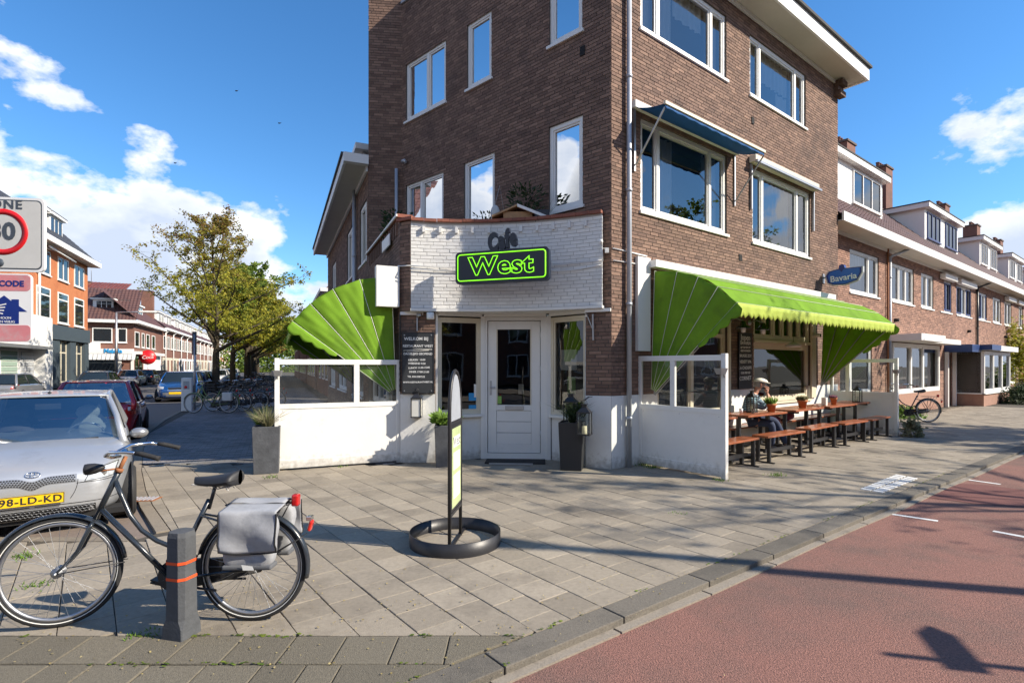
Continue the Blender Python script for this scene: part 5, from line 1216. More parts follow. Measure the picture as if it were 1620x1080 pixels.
FBk = Fac((8, -24), (-1, .12), (.12, 1)); FBk = Fac((-4, -26), (-1, .0), (0, 1))
for i, (a, b) in enumerate(((-14, 0), (0, 15), (15, 30), (30, 46))):
    h = empty('facing_house', FBk.p((a+b)/2, 0), 0, 'brick house behind the photographer, number %s from the crossing, mirrored in the door glass' % ['one', 'two', 'three', 'four'][i] if False else ['nearest', 'second', 'third', 'last'][i]+' brick house of the row behind the photographer', 'house', 'houses behind the photographer')
    MB().fb(FBk, a, b, -8, 0, 0, 6.2).build('wall', 'far_brick', h)
    tile_roof(h, FBk, a, b, .4, 6.2, -4, 10, tw=.5, row=.5)
    k = a+1
    while k < b-2: simple_window(h, FBk, k, k+1.8, 3.8, 5.4); simple_window(h, FBk, k, k+1.8, .8, 2.5); k += 3
    chimney(h, FBk, (a+b)/2, -4, 9, 11)
# ================================================================== GLASS SCREENS OF THE TERRACES
def screen(name, label, fr, n0, n1, t, z0=0, z1=1.86, mid=1.0, split=.5, side=1):
    """panel standing perpendicular to facade fr at t, from n0 to n1"""
    a = Fac(fr.p(t, n0), (fr.n.x, fr.n.y), (fr.a.x*side, fr.a.y*side)); L = n1-n0; r = empty(name, fr.p(t, (n0+n1)/2), 0, label, 'glass screen')
    ft = .055
    mb = MB(); mb.fb(a, L-.075, L, -.04, .04, z0, z1+.02); mb.build('post', 'white_board', r, bevel=.004)
    mb = MB(); mb.fb(a, 0, .06, -.03, .03, z0, z1); mb.build('post', 'white_board', r, bevel=.004)
    mb = MB(); mb.fb(a, .06, L-.075, -ft/2, ft/2, z1-.085, z1); mb.fb(a, .06, L-.075, -ft/2, ft/2, mid-.035, mid+.045)
    q = .06+(L-.135)*split; mb.fb(a, q-.045, q+.045, -ft/2+.002, ft/2-.002, mid+.045, z1-.085); mb.build('rail', 'white_board', r, bevel=.003)
    mb = MB(); mb.fb(a, .06, L-.075, -.018, .018, z0+.17, mid-.035); mb.build('lower_panel', 'white_board', r)
    mb = MB(); mb.fb(a, .06, L-.075, -.026, .026, z0+.03, z0+.17); mb.build('skirting', 'white_board', r, bevel=.004)
    mb = MB()
    for u in (.10, L/2, L-.12):
        for zz in (z0+.10, mid-.07): mb.lathe(a.p(u, .018 if zz > z0+.2 else .026, zz), v3(a.n), [(.007, 0), (.006, .002), (0, .003)], 8)
    mb.build('screws', 'grey_metal', r, kind='stuff')
    for (u, v) in ((.06, q-.045), (q+.045, L-.075)):
        mb = MB(); mb.face([a.p(u, 0, mid+.045), a.p(v, 0, mid+.045), a.p(v, 0, z1-.085), a.p(u, 0, z1-.085)]); mb.build('pane', 'glass_clear', r)
    return r, a, L
sc1, a1, L1_ = screen('glass_screen', 'white panelled glass screen at the near end of the bench terrace', FR, .0, 1.62, .72, split=.42, side=-1)
sc2, a2, L2_ = screen('glass_screen', 'white panelled glass screen left of the opening-hours chalkboard', FL, .0, 2.02, .04, z1=1.80, mid=1.03, split=.36, side=-1)
sc3, a3, L3_ = screen('glass_screen', 'grey-looking glass screen at the far end of the bench terrace beside the parked bicycle', FR, .0, 1.50, 8.62, split=.25, side=-1)
def flood(name, label, c, d):
    r = empty(name, c, 0, label, 'lamp'); d = Vector(d).normalized(); x = Vector((-d.y, d.x, 0))
    mb = MB(); mb.add([c+x*.09+d*.0, c-x*.09+d*.0, c-x*.06+d*.14, c+x*.06+d*.14, c+x*.06-Z3*.09+d*.02, c-x*.06-Z3*.09+d*.02, c-x*.04-Z3*.09+d*.1, c+x*.04-Z3*.09+d*.1], [(0, 1, 2, 3), (4, 7, 6, 5), (0, 4, 5, 1), (1, 5, 6, 2), (2, 6, 7, 3), (3, 7, 4, 0)]); mb.build('lamp_body', 'grey_metal', r, fix=True)
    mb = MB(); mb.bar(c-d*.06-Z3*.14, c+Z3*.0-d*.0, .02, .02); mb.build('lamp_bracket', 'grey_metal', r); return r
p1 = FR.p(.72, 1.60, 1.66); flood('post_lamp', 'small grey floodlight on the near screen post of the bench terrace', p1-v3(FR.a)*.09, -v3(FR.a))
p3 = FR.p(8.62, 1.50, 1.60); flood('post_lamp', 'small grey floodlight on the far screen post beside the parked bicycle', p3-v3(FR.a)*.10, -v3(FR.a))
p2 = FL.p(.04, 1.98, 1.62); flood('post_lamp', 'small grey lamp on the post of the left glass screen', p2-v3(FL.a)*.09, -v3(FL.a))
# ================================================================== TABLES AND BENCHES
def make_table():
    r = empty('table')
    for k in range(3): MB().ab(-.75, .75, -.30+k*.2+.002, -.10+k*.2-.002, .765, .80).build('table_plank', 'wood', r, bevel=.004)
    for sx in (-.55, .55):
        mb = MB(); mb.ab(sx-.03, sx+.03, -.035, .035, .06, .765); mb.ab(sx-.03, sx+.03, -.27, .27, .72, .765); mb.build('leg', 'black_metal', r)
        mb = MB(); mb.ab(sx-.03, sx+.03, -.30, .30, .0, .05); mb.build('foot', 'black_metal', r)
    return r
def make_bench():
    r = empty('bench')
    for k in range(2): MB().ab(-.80, .80, -.15+k*.15+.002, k*.15-.002, .445, .48).build('seat_plank', 'wood', r, bevel=.004)
    for sx in (-.66, .66):
        for sy in (-.10, .10): MB().ab(sx-.028, sx+.028, sy-.028, sy+.028, .02, .445).build('leg', 'black_metal', r)
        mb = MB(); mb.ab(sx-.02, sx+.02, -.20, .20, .0, .02); mb.build('foot', 'black_metal', r)
    mb = MB(); mb.ab(-.63, .63, -.022, .022, .16, .22); mb.build('stretcher', 'black_metal', r)
    return r
T0, Bn0 = make_table(), make_bench()
tb = [(1.55, 'nearest table of the terrace, half hidden behind the white screen post', 1.35), (3.28, 'terrace table in front of the seated man with a lantern and green potted plant', 1.42), (5.12, 'terrace table with the terracotta pot of pale dry flowers', 1.42), (6.72, 'terrace table with a small terracotta pot and white candle box', 1.35), (8.0, 'farthest terrace table with a black lantern beside the far screen', 1.0)]
for i, (t, lb, L) in enumerate(tb):
    o = put(T0, FR.p(t, .66+(.03 if i % 2 else 0)), FR.rot()+R_((0, -1.5, 1.2, -1, .8)[i]), lb, 'wooden tables of the terrace', first=(i == 0)); o['category'] = 'table'; o.scale = (L/1.5, 1, 1)
bn = [(1.50, 'nearest front bench, its end hidden by the white screen post', 1.40), (3.14, 'front bench second from the near screen, before the seated man', 1.34), (4.88, 'middle front bench of the terrace row', 1.38), (6.36, 'front bench second from the far screen', 1.2), (7.80, 'dark front bench next to the far screen post', 1.25)]
for i, (t, lb, L) in enumerate(bn):
    o = put(Bn0, FR.p(t, 1.22+(0, .03, -.03, .03, .05)[i]), FR.rot()+R_((1, -2.0, 1.5, -1.5, 1)[i]), lb, 'wooden benches along the street side of the tables', first=(i == 0)); o['category'] = 'bench'; o.scale = (L/1.6, 1, 1)
bk = [(2.0, 'back bench against the wall nearest the white screen'), (3.9, 'back bench under the seated man'), (5.7, 'back bench under the window with the cushions'), (7.4, 'back bench against the wall near the far screen')]
for i, (t, lb) in enumerate(bk):
    o = put(Bn0, FR.p(t, .24), FR.rot(), lb, 'wooden benches against the wall'); o['category'] = 'bench'; o.scale = (1.1, 1, 1)
def cushion(label, t, n, z, rz, s=(.42, .34, .13), m='magenta'):
    mb = MB(); c = FR.p(t, n, z); ca_, sa = math.cos(rz), math.sin(rz)
    def f(u, v):
        th, ph = 2*math.pi*u, math.pi*v
        sp = lambda x, e: math.copysign(abs(x)**e, x)
        x, y, zz = s[0]/2*sp(math.cos(th), .5)*sp(math.sin(ph), .6), s[1]/2*sp(math.sin(th), .5)*sp(math.sin(ph), .6), -s[2]/2*math.cos(ph)
        return c+Vector((x*ca_-y*sa, x*sa+y*ca_, zz))
    mb.grid(f, 24, 10); tag(mb.build('cushion', m), label, 'cushion')
cushion('dark magenta cushion lying on the bench right of the seated man', 4.75, .30, .55, .9, (.55, .36, .16))
cushion('pinkish cushion leaning behind the table with the dried flowers', 5.5, .26, .58, .9, (.45, .34, .2))
cushion('folded pale blanket on the wall bench between the cushions', 5.0, .33, .62, .9, (.36, .3, .14), 'cap_white')
# ---- pots, lanterns, glasses on the tables
def leaves(mb, c, r, h, n, size, up=.6, dro=0, rnd=random):
    for _ in range(n):
        th = rnd.uniform(0, 2*math.pi); rr = r*math.sqrt(rnd.random()); z = rnd.uniform(0, h)
        p = Vector(c)+Vector((rr*math.cos(th), rr*math.sin(th), z)); d = Vector((math.cos(th)*(1-up)+rnd.uniform(-.4, .4), math.sin(th)*(1-up)+rnd.uniform(-.4, .4), up+rnd.uniform(-.3, .3))).normalized()
        s = size*rnd.uniform(.6, 1.3); x = d.orthogonal().normalized()*s*.22
        mb.face([p-x*.3, p+d*s*.5-x, p+d*s, p+d*s*.5+x])
def blades(mb, c, n, L, spread, w_=.006, rnd=random):
    for _ in range(n):
        th = rnd.uniform(0, 2*math.pi); s = spread*rnd.random(); l = L*rnd.uniform(.55, 1.1)
        d = Vector((math.cos(th)*s, math.sin(th)*s, 1)).normalized(); p = Vector(c)+Vector((math.cos(th)*.04*rnd.random(), math.sin(th)*.04*rnd.random(), 0))
        x = d.cross(Vector((math.cos(th+1.3), math.sin(th+1.3), .2))).normalized()*w_/2
        m_ = p+d*l*.5; e = p+d*l+Vector((math.cos(th), math.sin(th), -.3))*l*s*.35
        mb.face([p-x, p+x, m_+x, m_-x]); mb.face([m_-x, m_+x, e])
def pot(label, c, r, h, kind):
    mb = MB(); mb.lathe(c, (0, 0, 1), [(0, 0), (r*.72, 0), (r*.95, h*.75), (r*1.08, h*.76), (r*1.08, h), (r*.95, h), (r*.9, h*.85), (0, h*.85)], 20)
    tag(mb.build('flower_pot', 'terracotta'), label[0], 'flower pot')
    mb = MB()
    if kind == 'green': leaves(mb, c+Z3*h*.8, r*.9, .05, 60, .13, .8); blades(mb, c+Z3*h*.8, 50, .17, .6, .008); m_ = 'leaf_grass'
    elif kind == 'dry': leaves(mb, c+Z3*h*.85, r*1.1, .06, 220, .07, .8); blades(mb, c+Z3*h*.8, 90, .13, .7, .012); m_ = 'leaf_dry'
    else: leaves(mb, c+Z3*h*.85, r, .03, 120, .06, .7); m_ = 'magenta'
    tag(mb.build('pot_plant', m_), label[1], 'plant')
pot(('terracotta pot on the table by the seated man', 'light green leafy herb in the terracotta pot nearest the man'), FR.p(3.72, .82, .80), .085, .16, 'green')
pot(('terracotta pot holding pale dried flowers', 'cream dried flowers in the middle terracotta pot'), FR.p(5.2, .76, .80), .095, .17, 'dry')
pot(('small terracotta pot on the fourth terrace table', 'purplish heather in the small terracotta pot'), FR.p(6.75, .78, .80), .07, .16, 'x')
def lantern(name, label, c, w_, h, wood='black_metal', glassm='glass_clear', candle=True, hang=False, rz=0.0):
    r = empty(name, c, rz, label, 'lantern'); q = w_/2
    def A(mb, x0, x1, y0, y1, z0, z1): mb.ab(x0, x1, y0, y1, z0, z1)
    mb = MB(); A(mb, -q-.012, q+.012, -q-.012, q+.012, 0, .02); A(mb, -q-.012, q+.012, -q-.012, q+.012, h*.70, h*.70+.02)
    for sx in (-1, 1):
        for sy in (-1, 1): A(mb, sx*q-.008, sx*q+.008, sy*q-.008, sy*q+.008, .02, h*.70)
    mb.build('frame', wood, r, local=True)
    mb = MB(); b = h*.70+.02
    mb.add([(-q, -q, b), (q, -q, b), (q, q, b), (-q, q, b), (-q*.45, -q*.45, b+h*.13), (q*.45, -q*.45, b+h*.13), (q*.45, q*.45, b+h*.13), (-q*.45, q*.45, b+h*.13)], [(0, 1, 5, 4), (1, 2, 6, 5), (2, 3, 7, 6), (3, 0, 4, 7), (4, 5, 6, 7)])
    A(mb, -q*.4, q*.4, -q*.4, q*.4, b+h*.13, b+h*.22); A(mb, -q*.55, q*.55, -q*.55, q*.55, b+h*.22, b+h*.24); mb.build('lantern_roof', wood, r, local=True)
    mb = MB(); mb.tube([(q*.5*math.cos(a), 0, b+h*.23+q*.75*math.sin(a)) for a in [math.pi*i/8 for i in range(9)]], .004, 6); mb.build('handle', wood, r, local=True)
    mb = MB()
    for sx in (-1, 1):
        mb.face([(sx*q, -q, .02), (sx*q, q, .02), (sx*q, q, h*.70), (sx*q, -q, h*.70)]); mb.face([(-q, sx*q, .02), (q, sx*q, .02), (q, sx*q, h*.70), (-q, sx*q, h*.70)])
    mb.build('lantern_glass', glassm, r, local=True)
    if candle: MB().lathe((0, 0, .02), (0, 0, 1), [(q*.42, 0), (q*.42, h*.24), (0, h*.24)], 14).build('candle', 'candle', r, local=True)
    return r
lantern('lantern', 'small black lantern on the table next to the seated man', FR.p(3.28, .66, .80), .13, .42, rz=FR.rot())
lantern('lantern', 'black lantern standing on the farthest terrace table', FR.p(8.1, .80, .80), .15, .40, rz=FR.rot())
for (t, n, lb) in ((2.95, .62, 'white cup on the table in front of the man'), (3.05, .80, 'short drinking glass on the table in front of the man'), (3.5, .62, 'clear glass between the lantern and the green plant')):
    c = FR.p(t, n, .80); mb = MB(); mb.lathe(c, (0, 0, 1), [(0, .004), (.028, .004), (.036, .09), (.033, .09), (.026, .01)], 14); tag(mb.build('cup', 'lamp_white' if 'cup' in lb else 'glass_clear'), lb, 'cup')
MBx = MB(); MBx.fb(FR, 6.28, 6.38, .70, .80, .80, .98); tag(MBx.build('candle_box', 'lantern_glass_white', bevel=.01), 'white candle box on the fourth terrace table', 'candle box')
# green farm style wall lamps, security camera, ceiling lamp
for (t, lb) in ((3.62, 'green enamel barn lamp on the pier above the beer chalkboard'), (4.42, 'green enamel barn lamp beside the transom windows')):
    r = empty('wall_lamp', FR.p(t, .05, 2.55), 0, lb, 'wall lamp')
    c = FR.p(t, .30, 2.45); mb = MB(); mb.lathe(c, (0, 0, 1), [(.15, 0), (.13, .03), (.06, .06), (.045, .14), (0, .15)], 20); mb.build('lamp_shade', 'leaf_dark' if False else 'paint_green', r, solid=.004)
    mb = MB(); mb.lathe(c, (0, 0, 1), [(0, -.09), (.04, -.08), (.05, -.02), (.045, .02)], 14); mb.build('bulb', 'lamp_white', r)
    mb = MB(); mb.tube([FR.p(t, .01, 2.62), FR.p(t, .15, 2.66), FR.p(t, .30, 2.60)], .012, 8); mb.lathe(FR.p(t, .0, 2.62), v3(FR.n), [(.06, 0), (.06, .02), (0, .03)], 14); mb.build('lamp_arm', 'steel', r)
r = empty('security_camera', FR.p(7.45, .06, 2.5), 0, 'small white security camera at the right end of the transom windows', 'camera')
mb = MB(); mb.lathe(FR.p(7.45, .05, 2.44), v3(FR.n), [(0, 0), (.05, 0), (.05, .16), (.04, .17)], 16); mb.fb(FR, 7.40, 7.50, .012, .08, 2.52, 2.70); mb.build('camera_body', 'white_paint', r)
MB().lathe(FR.p(7.45, .215, 2.44), v3(FR.n), [(0, 0), (.035, 0), (.035, .004), (0, .005)], 16).build('lens', 'dark', r)
r = empty('pendant_lamp', FR.p(5.6, .45, 2.2), 0, 'flat glass lamp hanging under the awning before the big window', 'lamp')
mb = MB(); mb.lathe(FR.p(5.7, .35, 2.10), (0, 0, 1), [(0, 0), (.14, .01), (.17, .05), (.05, .12), (0, .13)], 20); mb.build('lamp_shade', 'curtain_white', r); mb = MB(); mb.tube([FR.p(5.7, .35, 2.2), FR.p(5.7, .35, 3.1)], .005, 5); mb.build('cord', 'dark', r)
# ================================================================== PLANTERS, LANTERNS AT THE ENTRANCE
def planter(label, c, w_, h, rz, taper=.85, m='planter'):
    mb = MB(); a = [(-1, -1), (1, -1), (1, 1), (-1, 1)]; b = w_/2*taper; t = w_/2; ca_, sa = math.cos(rz), math.sin(rz)
    rt = lambda x, y, z: Vector(c)+Vector((x*ca_-y*sa, x*sa+y*ca_, z))
    vs = [rt(x*b, y*b, 0) for x, y in a]+[rt(x*t, y*t, h) for x, y in a]+[rt(x*(t-.025), y*(t-.025), h) for x, y in a]+[rt(x*(t-.03), y*(t-.03), h-.07) for x, y in a]
    fs = [(3, 2, 1, 0)]
    for i in range(4): j = (i+1) % 4; fs += [(i, j, 4+j, 4+i), (4+i, 4+j, 8+j, 8+i), (8+i, 8+j, 12+j, 12+i)]
    fs.append((12, 13, 14, 15)); mb.add(vs, fs); o = tag(mb.build('planter', m, bevel=.006), label, 'planter'); return o
cA = Vector((-1.13, 9.15, 0)); planter('slim dark grey planter with bright green plant left of the entrance door', cA, .36, .70, .1)
mb = MB(); leaves(mb, cA+Z3*.68, .15, .14, 260, .15, .45); blades(mb, cA+Z3*.66, 60, .3, .8, .01); tag(mb.build('leafy_plant', 'leaf_grass'), 'bright green bushy plant in the planter left of the door', 'plant')
cB = Vector((.99, 8.86, 0)); planter('black planter with wiry shrub right of the entrance door', cB, .40, .78, -.25, m='black_plastic')
mb = MB(); blades(mb, cB+Z3*.76, 120, .45, .9, .006); leaves(mb, cB+Vector((.08, 0, .80)), .12, .22, 130, .09, .6); tag(mb.build('wiry_plant', 'leaf_dark'), 'dark wiry plant in the black planter right of the door', 'plant')
cC = Vector((-3.92, 8.62, 0)); planter('scuffed dark grey planter with pale grass at the end of the left glass screen', cC, .40, .74, .34, .9)
mb = MB(); blades(mb, cC+Z3*.70, 260, .42, 1.0, .006); tag(mb.build('grass_plant', 'leaf_dry'), 'pale wispy grass growing in the scuffed planter', 'plant')
mb = MB(); blades(mb, cC+Vector((-.16, .22, .55)), 240, .50, .45, .009); tag(mb.build('rosemary', 'leaf_green'), 'upright green plant behind the scuffed planter', 'plant')
cD = FL.p(.35, 2.2); planter('small black planter with orange-brown rim behind the scuffed planter', Vector((-4.12, 9.05, 0)), .34, .62, .34, 1.0, 'black_plastic')
lantern('lantern', 'black framed lantern with milky glass hung on the white pier under the chalkboard', Vector((-1.66, 9.36, .80)), .16, .46, glassm='lantern_glass_white', candle=False, rz=.05)
tag(MB().tube([(-1.66, 9.36, 1.25), (-1.66, 9.45, 1.33)], .006, 5).build('lantern_hook', 'black_metal'), 'thin hook holding the lantern under the opening-hours chalkboard', 'hook')
lantern('lantern', 'large black lantern with candle beside the black planter, the front one', Vector((1.15, 8.55, .60)), .19, .50, rz=-.35)
lantern('lantern', 'black lantern behind the planter right of the door, the rear one', Vector((.98, 8.98, .74)), .19, .50, rz=-.35)
mb = MB(); mb.bar((1.15, 8.62, 1.14), (1.28, 8.95, 1.18), .02, .012); mb.bar((1.28, 8.62, 1.2), (1.28, 8.95, 1.18), .01, .01); tag(mb.build('lantern_bracket', 'black_metal'), 'black bracket holding the front lantern off the pier', 'bracket')
tag(MB().box((0.06, 9.50, .012), (1.05, -.06, 0), (.02, .42, 0), (0, 0, .02)).build('door_mat', 'mat_black', bevel=.004), 'black doormat lying before the entrance door', 'doormat')
tag(MB().box((-.02, 9.24, .014), (.75, -.06, 0), (.004, .05, 0), (0, 0, .02)).build('mat_edge', 'steel'), 'pale metal strip in front of the doormat', 'metal strip')
# plants and clutter on the parapet terrace
def q_(x, y, z): return Vector((x, y, z))
mb = MB(); leaves(mb, q_(.25, 9.75, 4.05), .32, .85, 420, .10, .4); blades(mb, q_(.45, 9.7, 4.0), 60, .7, .5, .012); leaves(mb, q_(-.45, 10.1, 4.05), .25, .45, 200, .09, .4); tag(mb.build('terrace_plants', 'leaf_dark'), 'dark leafy plants on the little roof terrace above the neon sign', 'plants')
r = empty('bird_table_roof', q_(.05, 9.5, 4.3), 0, 'small pitched wooden box roof peeping over the white parapet', 'wooden roof')
for sx, m_ in ((-1, 'wood_plain'), (1, 'coping_red')):
    mb = MB(); mb.box(q_(.1+sx*.22, 9.5, 4.38), (.46, 0, -.20*sx), (0, .4, 0), (0, 0, .03)); mb.build('roof_board', m_, r)
mb = MB(); mb.box(q_(.34, 9.28, 4.36), (.5, 0, -.2), (0, .03, 0), (0, 0, .05)); mb.build('edge_board', 'white_paint', r)
mb = MB(); mb.box(q_(.1, 9.5, 4.3), (.5, 0, 0), (0, .3, 0), (0, 0, .14)); mb.build('box', 'wood_plain', r)
r = empty('white_bag', q_(-.28, 9.6, 4.3), 0, 'white bag hanging on a short pole above the parapet', 'bag')
mb = MB(); mb.ball(q_(-.30, 9.6, 4.40), .085, .06, .16, 10, 8); mb.build('bag_body', 'curtain_white', r); mb = MB(); mb.tube([q_(-.38, 9.6, 4.25), q_(-.22, 9.6, 4.9), q_(-.12, 9.6, 4.3)], .008, 5); mb.build('pole', 'steel', r)
mb = MB(); leaves(mb, FL.p(1.2, -.2, 4.2), .28, .5, 300, .1, .4); tag(mb.build('terrace_bush', 'leaf_dark'), 'green bush behind the dark parapet at the left street corner', 'bush')
planter('dark blue plant tub on the terrace beside the pitched wooden roof', q_(.52, 9.4, 4.0), .26, .38, 0, m='sign_dark')
# ================================================================== PAVEMENT SIGN
pc = Vector((-.545, 5.17, 0)); ps = empty('pavement_sign', pc, 0, 'black arched pavement sign seen almost edge-on standing in a low round steel ring', 'pavement sign')
pd = (Vector((-.522, 5.40, 0))-Vector((-.572, 4.98, 0))).normalized(); pn = Vector((-pd.y, pd.x, 0))*-1
mb = MB(); ra = .435; mb.lathe(pc, (0, 0, 1), [(ra, .0), (ra, .125), (ra-.008, .127), (ra-.008, .0)], 48); mb.build('base_ring', 'black_metal', ps)
hw = .235
pts = [pc-pd*hw+Z3*.0, pc-pd*hw+Z3*1.25]+[pc-pd*hw*math.cos(a)+Z3*(1.25+.40*math.sin(a)) for a in [math.pi*i/12 for i in range(1, 12)]]+[pc+pd*hw+Z3*1.25, pc+pd*hw+Z3*.0]
mb = MB(); mb.tube(pts, .017, 10); mb.bar(pc-pd*hw+Z3*1.16, pc+pd*hw+Z3*1.16, .03, .03); mb.bar(pc-pd*hw+Z3*.32, pc+pd*hw+Z3*.32, .03, .03); mb.build('frame', 'black_metal', ps)
mb = MB(); mb.bar(pc-pd*(ra-.01)+Z3*.012, pc+pd*(ra-.01)+Z3*.012, .03, .012); mb.build('base_bar', 'black_metal', ps)
mb = MB(); mb.box(pc+Z3*.74, pd*(hw*2-.05), pn*.02, (0, 0, .80)); mb.build('sign_panel', 'black_metal', ps)
for s in (1, -1): MB().box(pc+Z3*.74+pn*.012*s, pd*(hw*2-.10), pn*.003, (0, 0, .74)).build('poster', 'poster_green', ps)
for s in (1, -1):
    for k, (z_, hh) in enumerate(((.98, .10), (.80, .16), (.56, .22))): MB().box(pc+Z3*z_+pn*.015*s, pd*(hw*2-.2), pn*.002, (0, 0, hh)).build('poster_print', 'paper', ps)
    text('poster_lettering', 'West', .13, 'sign_text', ps, pc+Z3*.98+pn*.0165*s, Z3.cross(pn*s), pn*s, ext=.0005)
mb = MB(); mb.prism([pc+pd*x_+Z3*z_+pn*.008 for x_, z_ in [(-hw+.03, 1.18), (hw-.03, 1.18), (hw-.03, 1.25)]+[((hw-.03)*math.cos(a), 1.25+.365*math.sin(a)) for a in [math.pi*i/10 for i in range(1, 10)]]+[(-hw+.03, 1.25)]], -pn*.016); mb.build('top_panel', 'zinc', ps, fix=True)
# ================================================================== BOLLARD
bc = Vector((-2.085, 3.40, 0)); bo = empty('bollard', bc, R_(-14), 'short grey plastic bollard with two orange bands in front of the bicycle frame', 'bollard')
def chsq(w_, c_, z_, dx=0): h_ = w_/2; return [(x_, y_, z_) for x_, y_ in ((-h_+c_, -h_), (h_-c_, -h_), (h_, -h_+c_), (h_, h_-c_), (h_-c_, h_), (-h_+c_, h_), (-h_, h_-c_), (-h_, -h_+c_))]
mb = MB(); rings = [chsq(.156, .006, 0), chsq(.152, .008, .07), chsq(.146, .026, .12), chsq(.140, .031, .63), chsq(.126, .030, .66)]
vs = [p for r_ in rings for p in r_]; fs = [tuple(range(8))[::-1], tuple(range(32, 40))]
for k in range(4):
    for i in range(8): fs.append((k*8+i, k*8+(i+1) % 8, k*8+8+(i+1) % 8, k*8+8+i))
mb.add(vs, fs); mb.build('post', 'bollard', bo, local=True, bevel=.002)
for z_ in (.475, .375):
    mb = MB(); r1, r2 = chsq(.150, .031, z_-.009), chsq(.150, .031, z_+.009); vs = r1+r2; mb.add(vs, [(i, (i+1) % 8, 8+(i+1) % 8, 8+i) for i in range(8)]); mb.build('band', 'orange_band', bo, local=True)
# ================================================================== BICYCLES  (x forward from rear hub, y left, z up; steering turned by st)
def wheel(mb_t, mb_r, mb_s, c, ax, R=.355, rnd=0):
    c = Vector(c); ax = Vector(ax).normalized(); x = ax.cross(Z3).normalized(); y = Z3
    circ = lambda rr, o=0, n=48: [c+x*rr*math.cos(2*math.pi*i/n)+y*rr*math.sin(2*math.pi*i/n)+ax*o for i in range(n)]
    mb_t.tube(circ(R-.019), .0195, 10, closed=True); mb_r.tube(circ(R-.047), .012, 8, closed=True)
    return x, y
def bicycle(label, frame='bike_black', st=0, bags=None, detail=2, low=True, rims='steel', crate=False, wheelbase=1.235, name='bicycle', white_strip=True):
    r = empty(name, (0, 0, 0), 0, label, 'bicycle'); RW = .355
    seg = 8
    HT = Vector((.905, 0, .985)); HB = Vector((1.035, 0, .70)); sd_ = (HT-HB).normalized()      # head tube
    BBt = Vector((.545, 0, .285)); ST = Vector((.30, 0, .80)); RH = Vector((0, 0, RW)); 
    fd_ = Vector((math.cos(st), math.sin(st), 0)); lat = Vector((-math.sin(st), math.cos(st), 0))
    HBc = HB; FH = HBc+fd_*(wheelbase-1.035); FH.z = RW
    for c, ax, nm in ((RH, Vector((0, 1, 0)), 'rear'), (FH, lat, 'front')):
        w_ = MB(); x = ax.cross(Z3).normalized(); n = 48
        circ = lambda rr, o=0, n=48: [c+x*rr*math.cos(2*math.pi*i/n)+Z3*rr*math.sin(2*math.pi*i/n)+ax*o for i in range(n)]
        w_.tube(circ(RW-.0195), .0195, 10, closed=True); W_ = w_.build('wheel', 'rubber', r, local=True)
        m2 = MB(); m2.tube(circ(RW-.047), .013, 8, closed=True); m2.build('rim', rims, W_, local=True)
        if white_strip:
            m2 = MB()
            for s in (1, -1): m2.lathe(c+ax*(.0165*s), ax, [(RW-.031, 0), (RW-.0265, .0015*s)], 60)
            m2.build('reflective_strip', 'paper', W_, local=True)
        m2 = MB(); nsp = 32 if detail > 1 else 16
        for i in range(nsp):
            a = 2*math.pi*i/nsp; b = a+(.42 if (i//2) % 2 else -.42); o_ = .03*(1 if i % 2 else -1)
            m2.tube([c+ax*o_+(x*math.cos(b)+Z3*math.sin(b))*.028, c+(x*math.cos(a)+Z3*math.sin(a))*(RW-.055)], .0013 if detail > 1 else .0018, 4, caps=False)
        m2.build('spokes', 'steel', W_, local=True, kind='stuff')
        m2 = MB(); m2.lathe(c, ax, [(0, -.075), (.008, -.075), (.008, -.045), (.034, -.035), (.034, -.028), (.016, -.02), (.016, .02), (.034, .028), (.034, .035), (.008, .045), (.008, .075), (0, .075)], 14); m2.build('hub', 'steel', W_, local=True)
        # mudguard
        m2 = MB(); a0, a1 = ((-12, 168) if nm == 'rear' else (8, 158))
        def mg(u, v):
            a = R_(a0+(a1-a0)*u); sgn = -1 if nm == 'rear' else 1
            th = math.pi-a if nm == 'rear' else a
            rr = RW+.022; cr = (v-.5)*2
            dirv = ((-x if nm == 'front' else -x)); 
            fx = Vector((1, 0, 0)) if nm == 'rear' else fd_
            # angle 0 = towards the back
            p = c+(-fx*math.cos(a)+Z3*math.sin(a))*(rr-.018*cr*cr)+ax*(.031*cr); return p
        m2.grid(mg, 30, 6); m2.build('mudguard', frame if frame != 'bike_green' else 'bike_green', r, local=True, solid=.002)
    # frame
    mb = MB(); mb.tube([HT+sd_*.02, HB-sd_*.02], .019, 10)
    mb.tube([HB+sd_*.05, BBt], .0175, 10)
    if low:
        top = [HT-sd_*.05]+[Vector((x_, 0, z_)) for x_, z_ in ((.875, .82), (.82, .70), (.74, .60), (.64, .53), (.53, .485), (.425, .46))]
        mb.tube(top, .0155, 10)
    else: mb.tube([HT-sd_*.03, ST-Vector((0, 0, .04))], .0155, 10)
    mb.tube([BBt, ST], .0165, 10)
    for s in (1, -1):
        mb.tube([BBt+Vector((-.02, .03*s, 0)), RH+Vector((0, .065*s, 0))], .010, 8); mb.tube([ST+Vector((.04, .02*s, -.10)), Vector((.18, .05*s, .66)), RH+Vector((0, .065*s, 0))], .008, 8)
    mb.tube([BBt-Vector((0, .035, 0)), BBt+Vector((0, .035, 0))], .024, 12)
    mb.build('frame', frame, r, local=True)
    mb = MB(); crown = HB-sd_*.04
    for s in (1, -1):
        o_ = lat*.052*s; mb.tube([crown+o_*.4, crown-sd_*.03+o_, crown-sd_*.20+o_+fd_*.004, crown-sd_*.28+fd_*.03+o_, FH+o_], [.014, .014, .012, .010, .008], 8)
    mb.tube([crown-lat*.03, crown+lat*.03], .016, 8); mb.build('fork', frame, r, local=True)
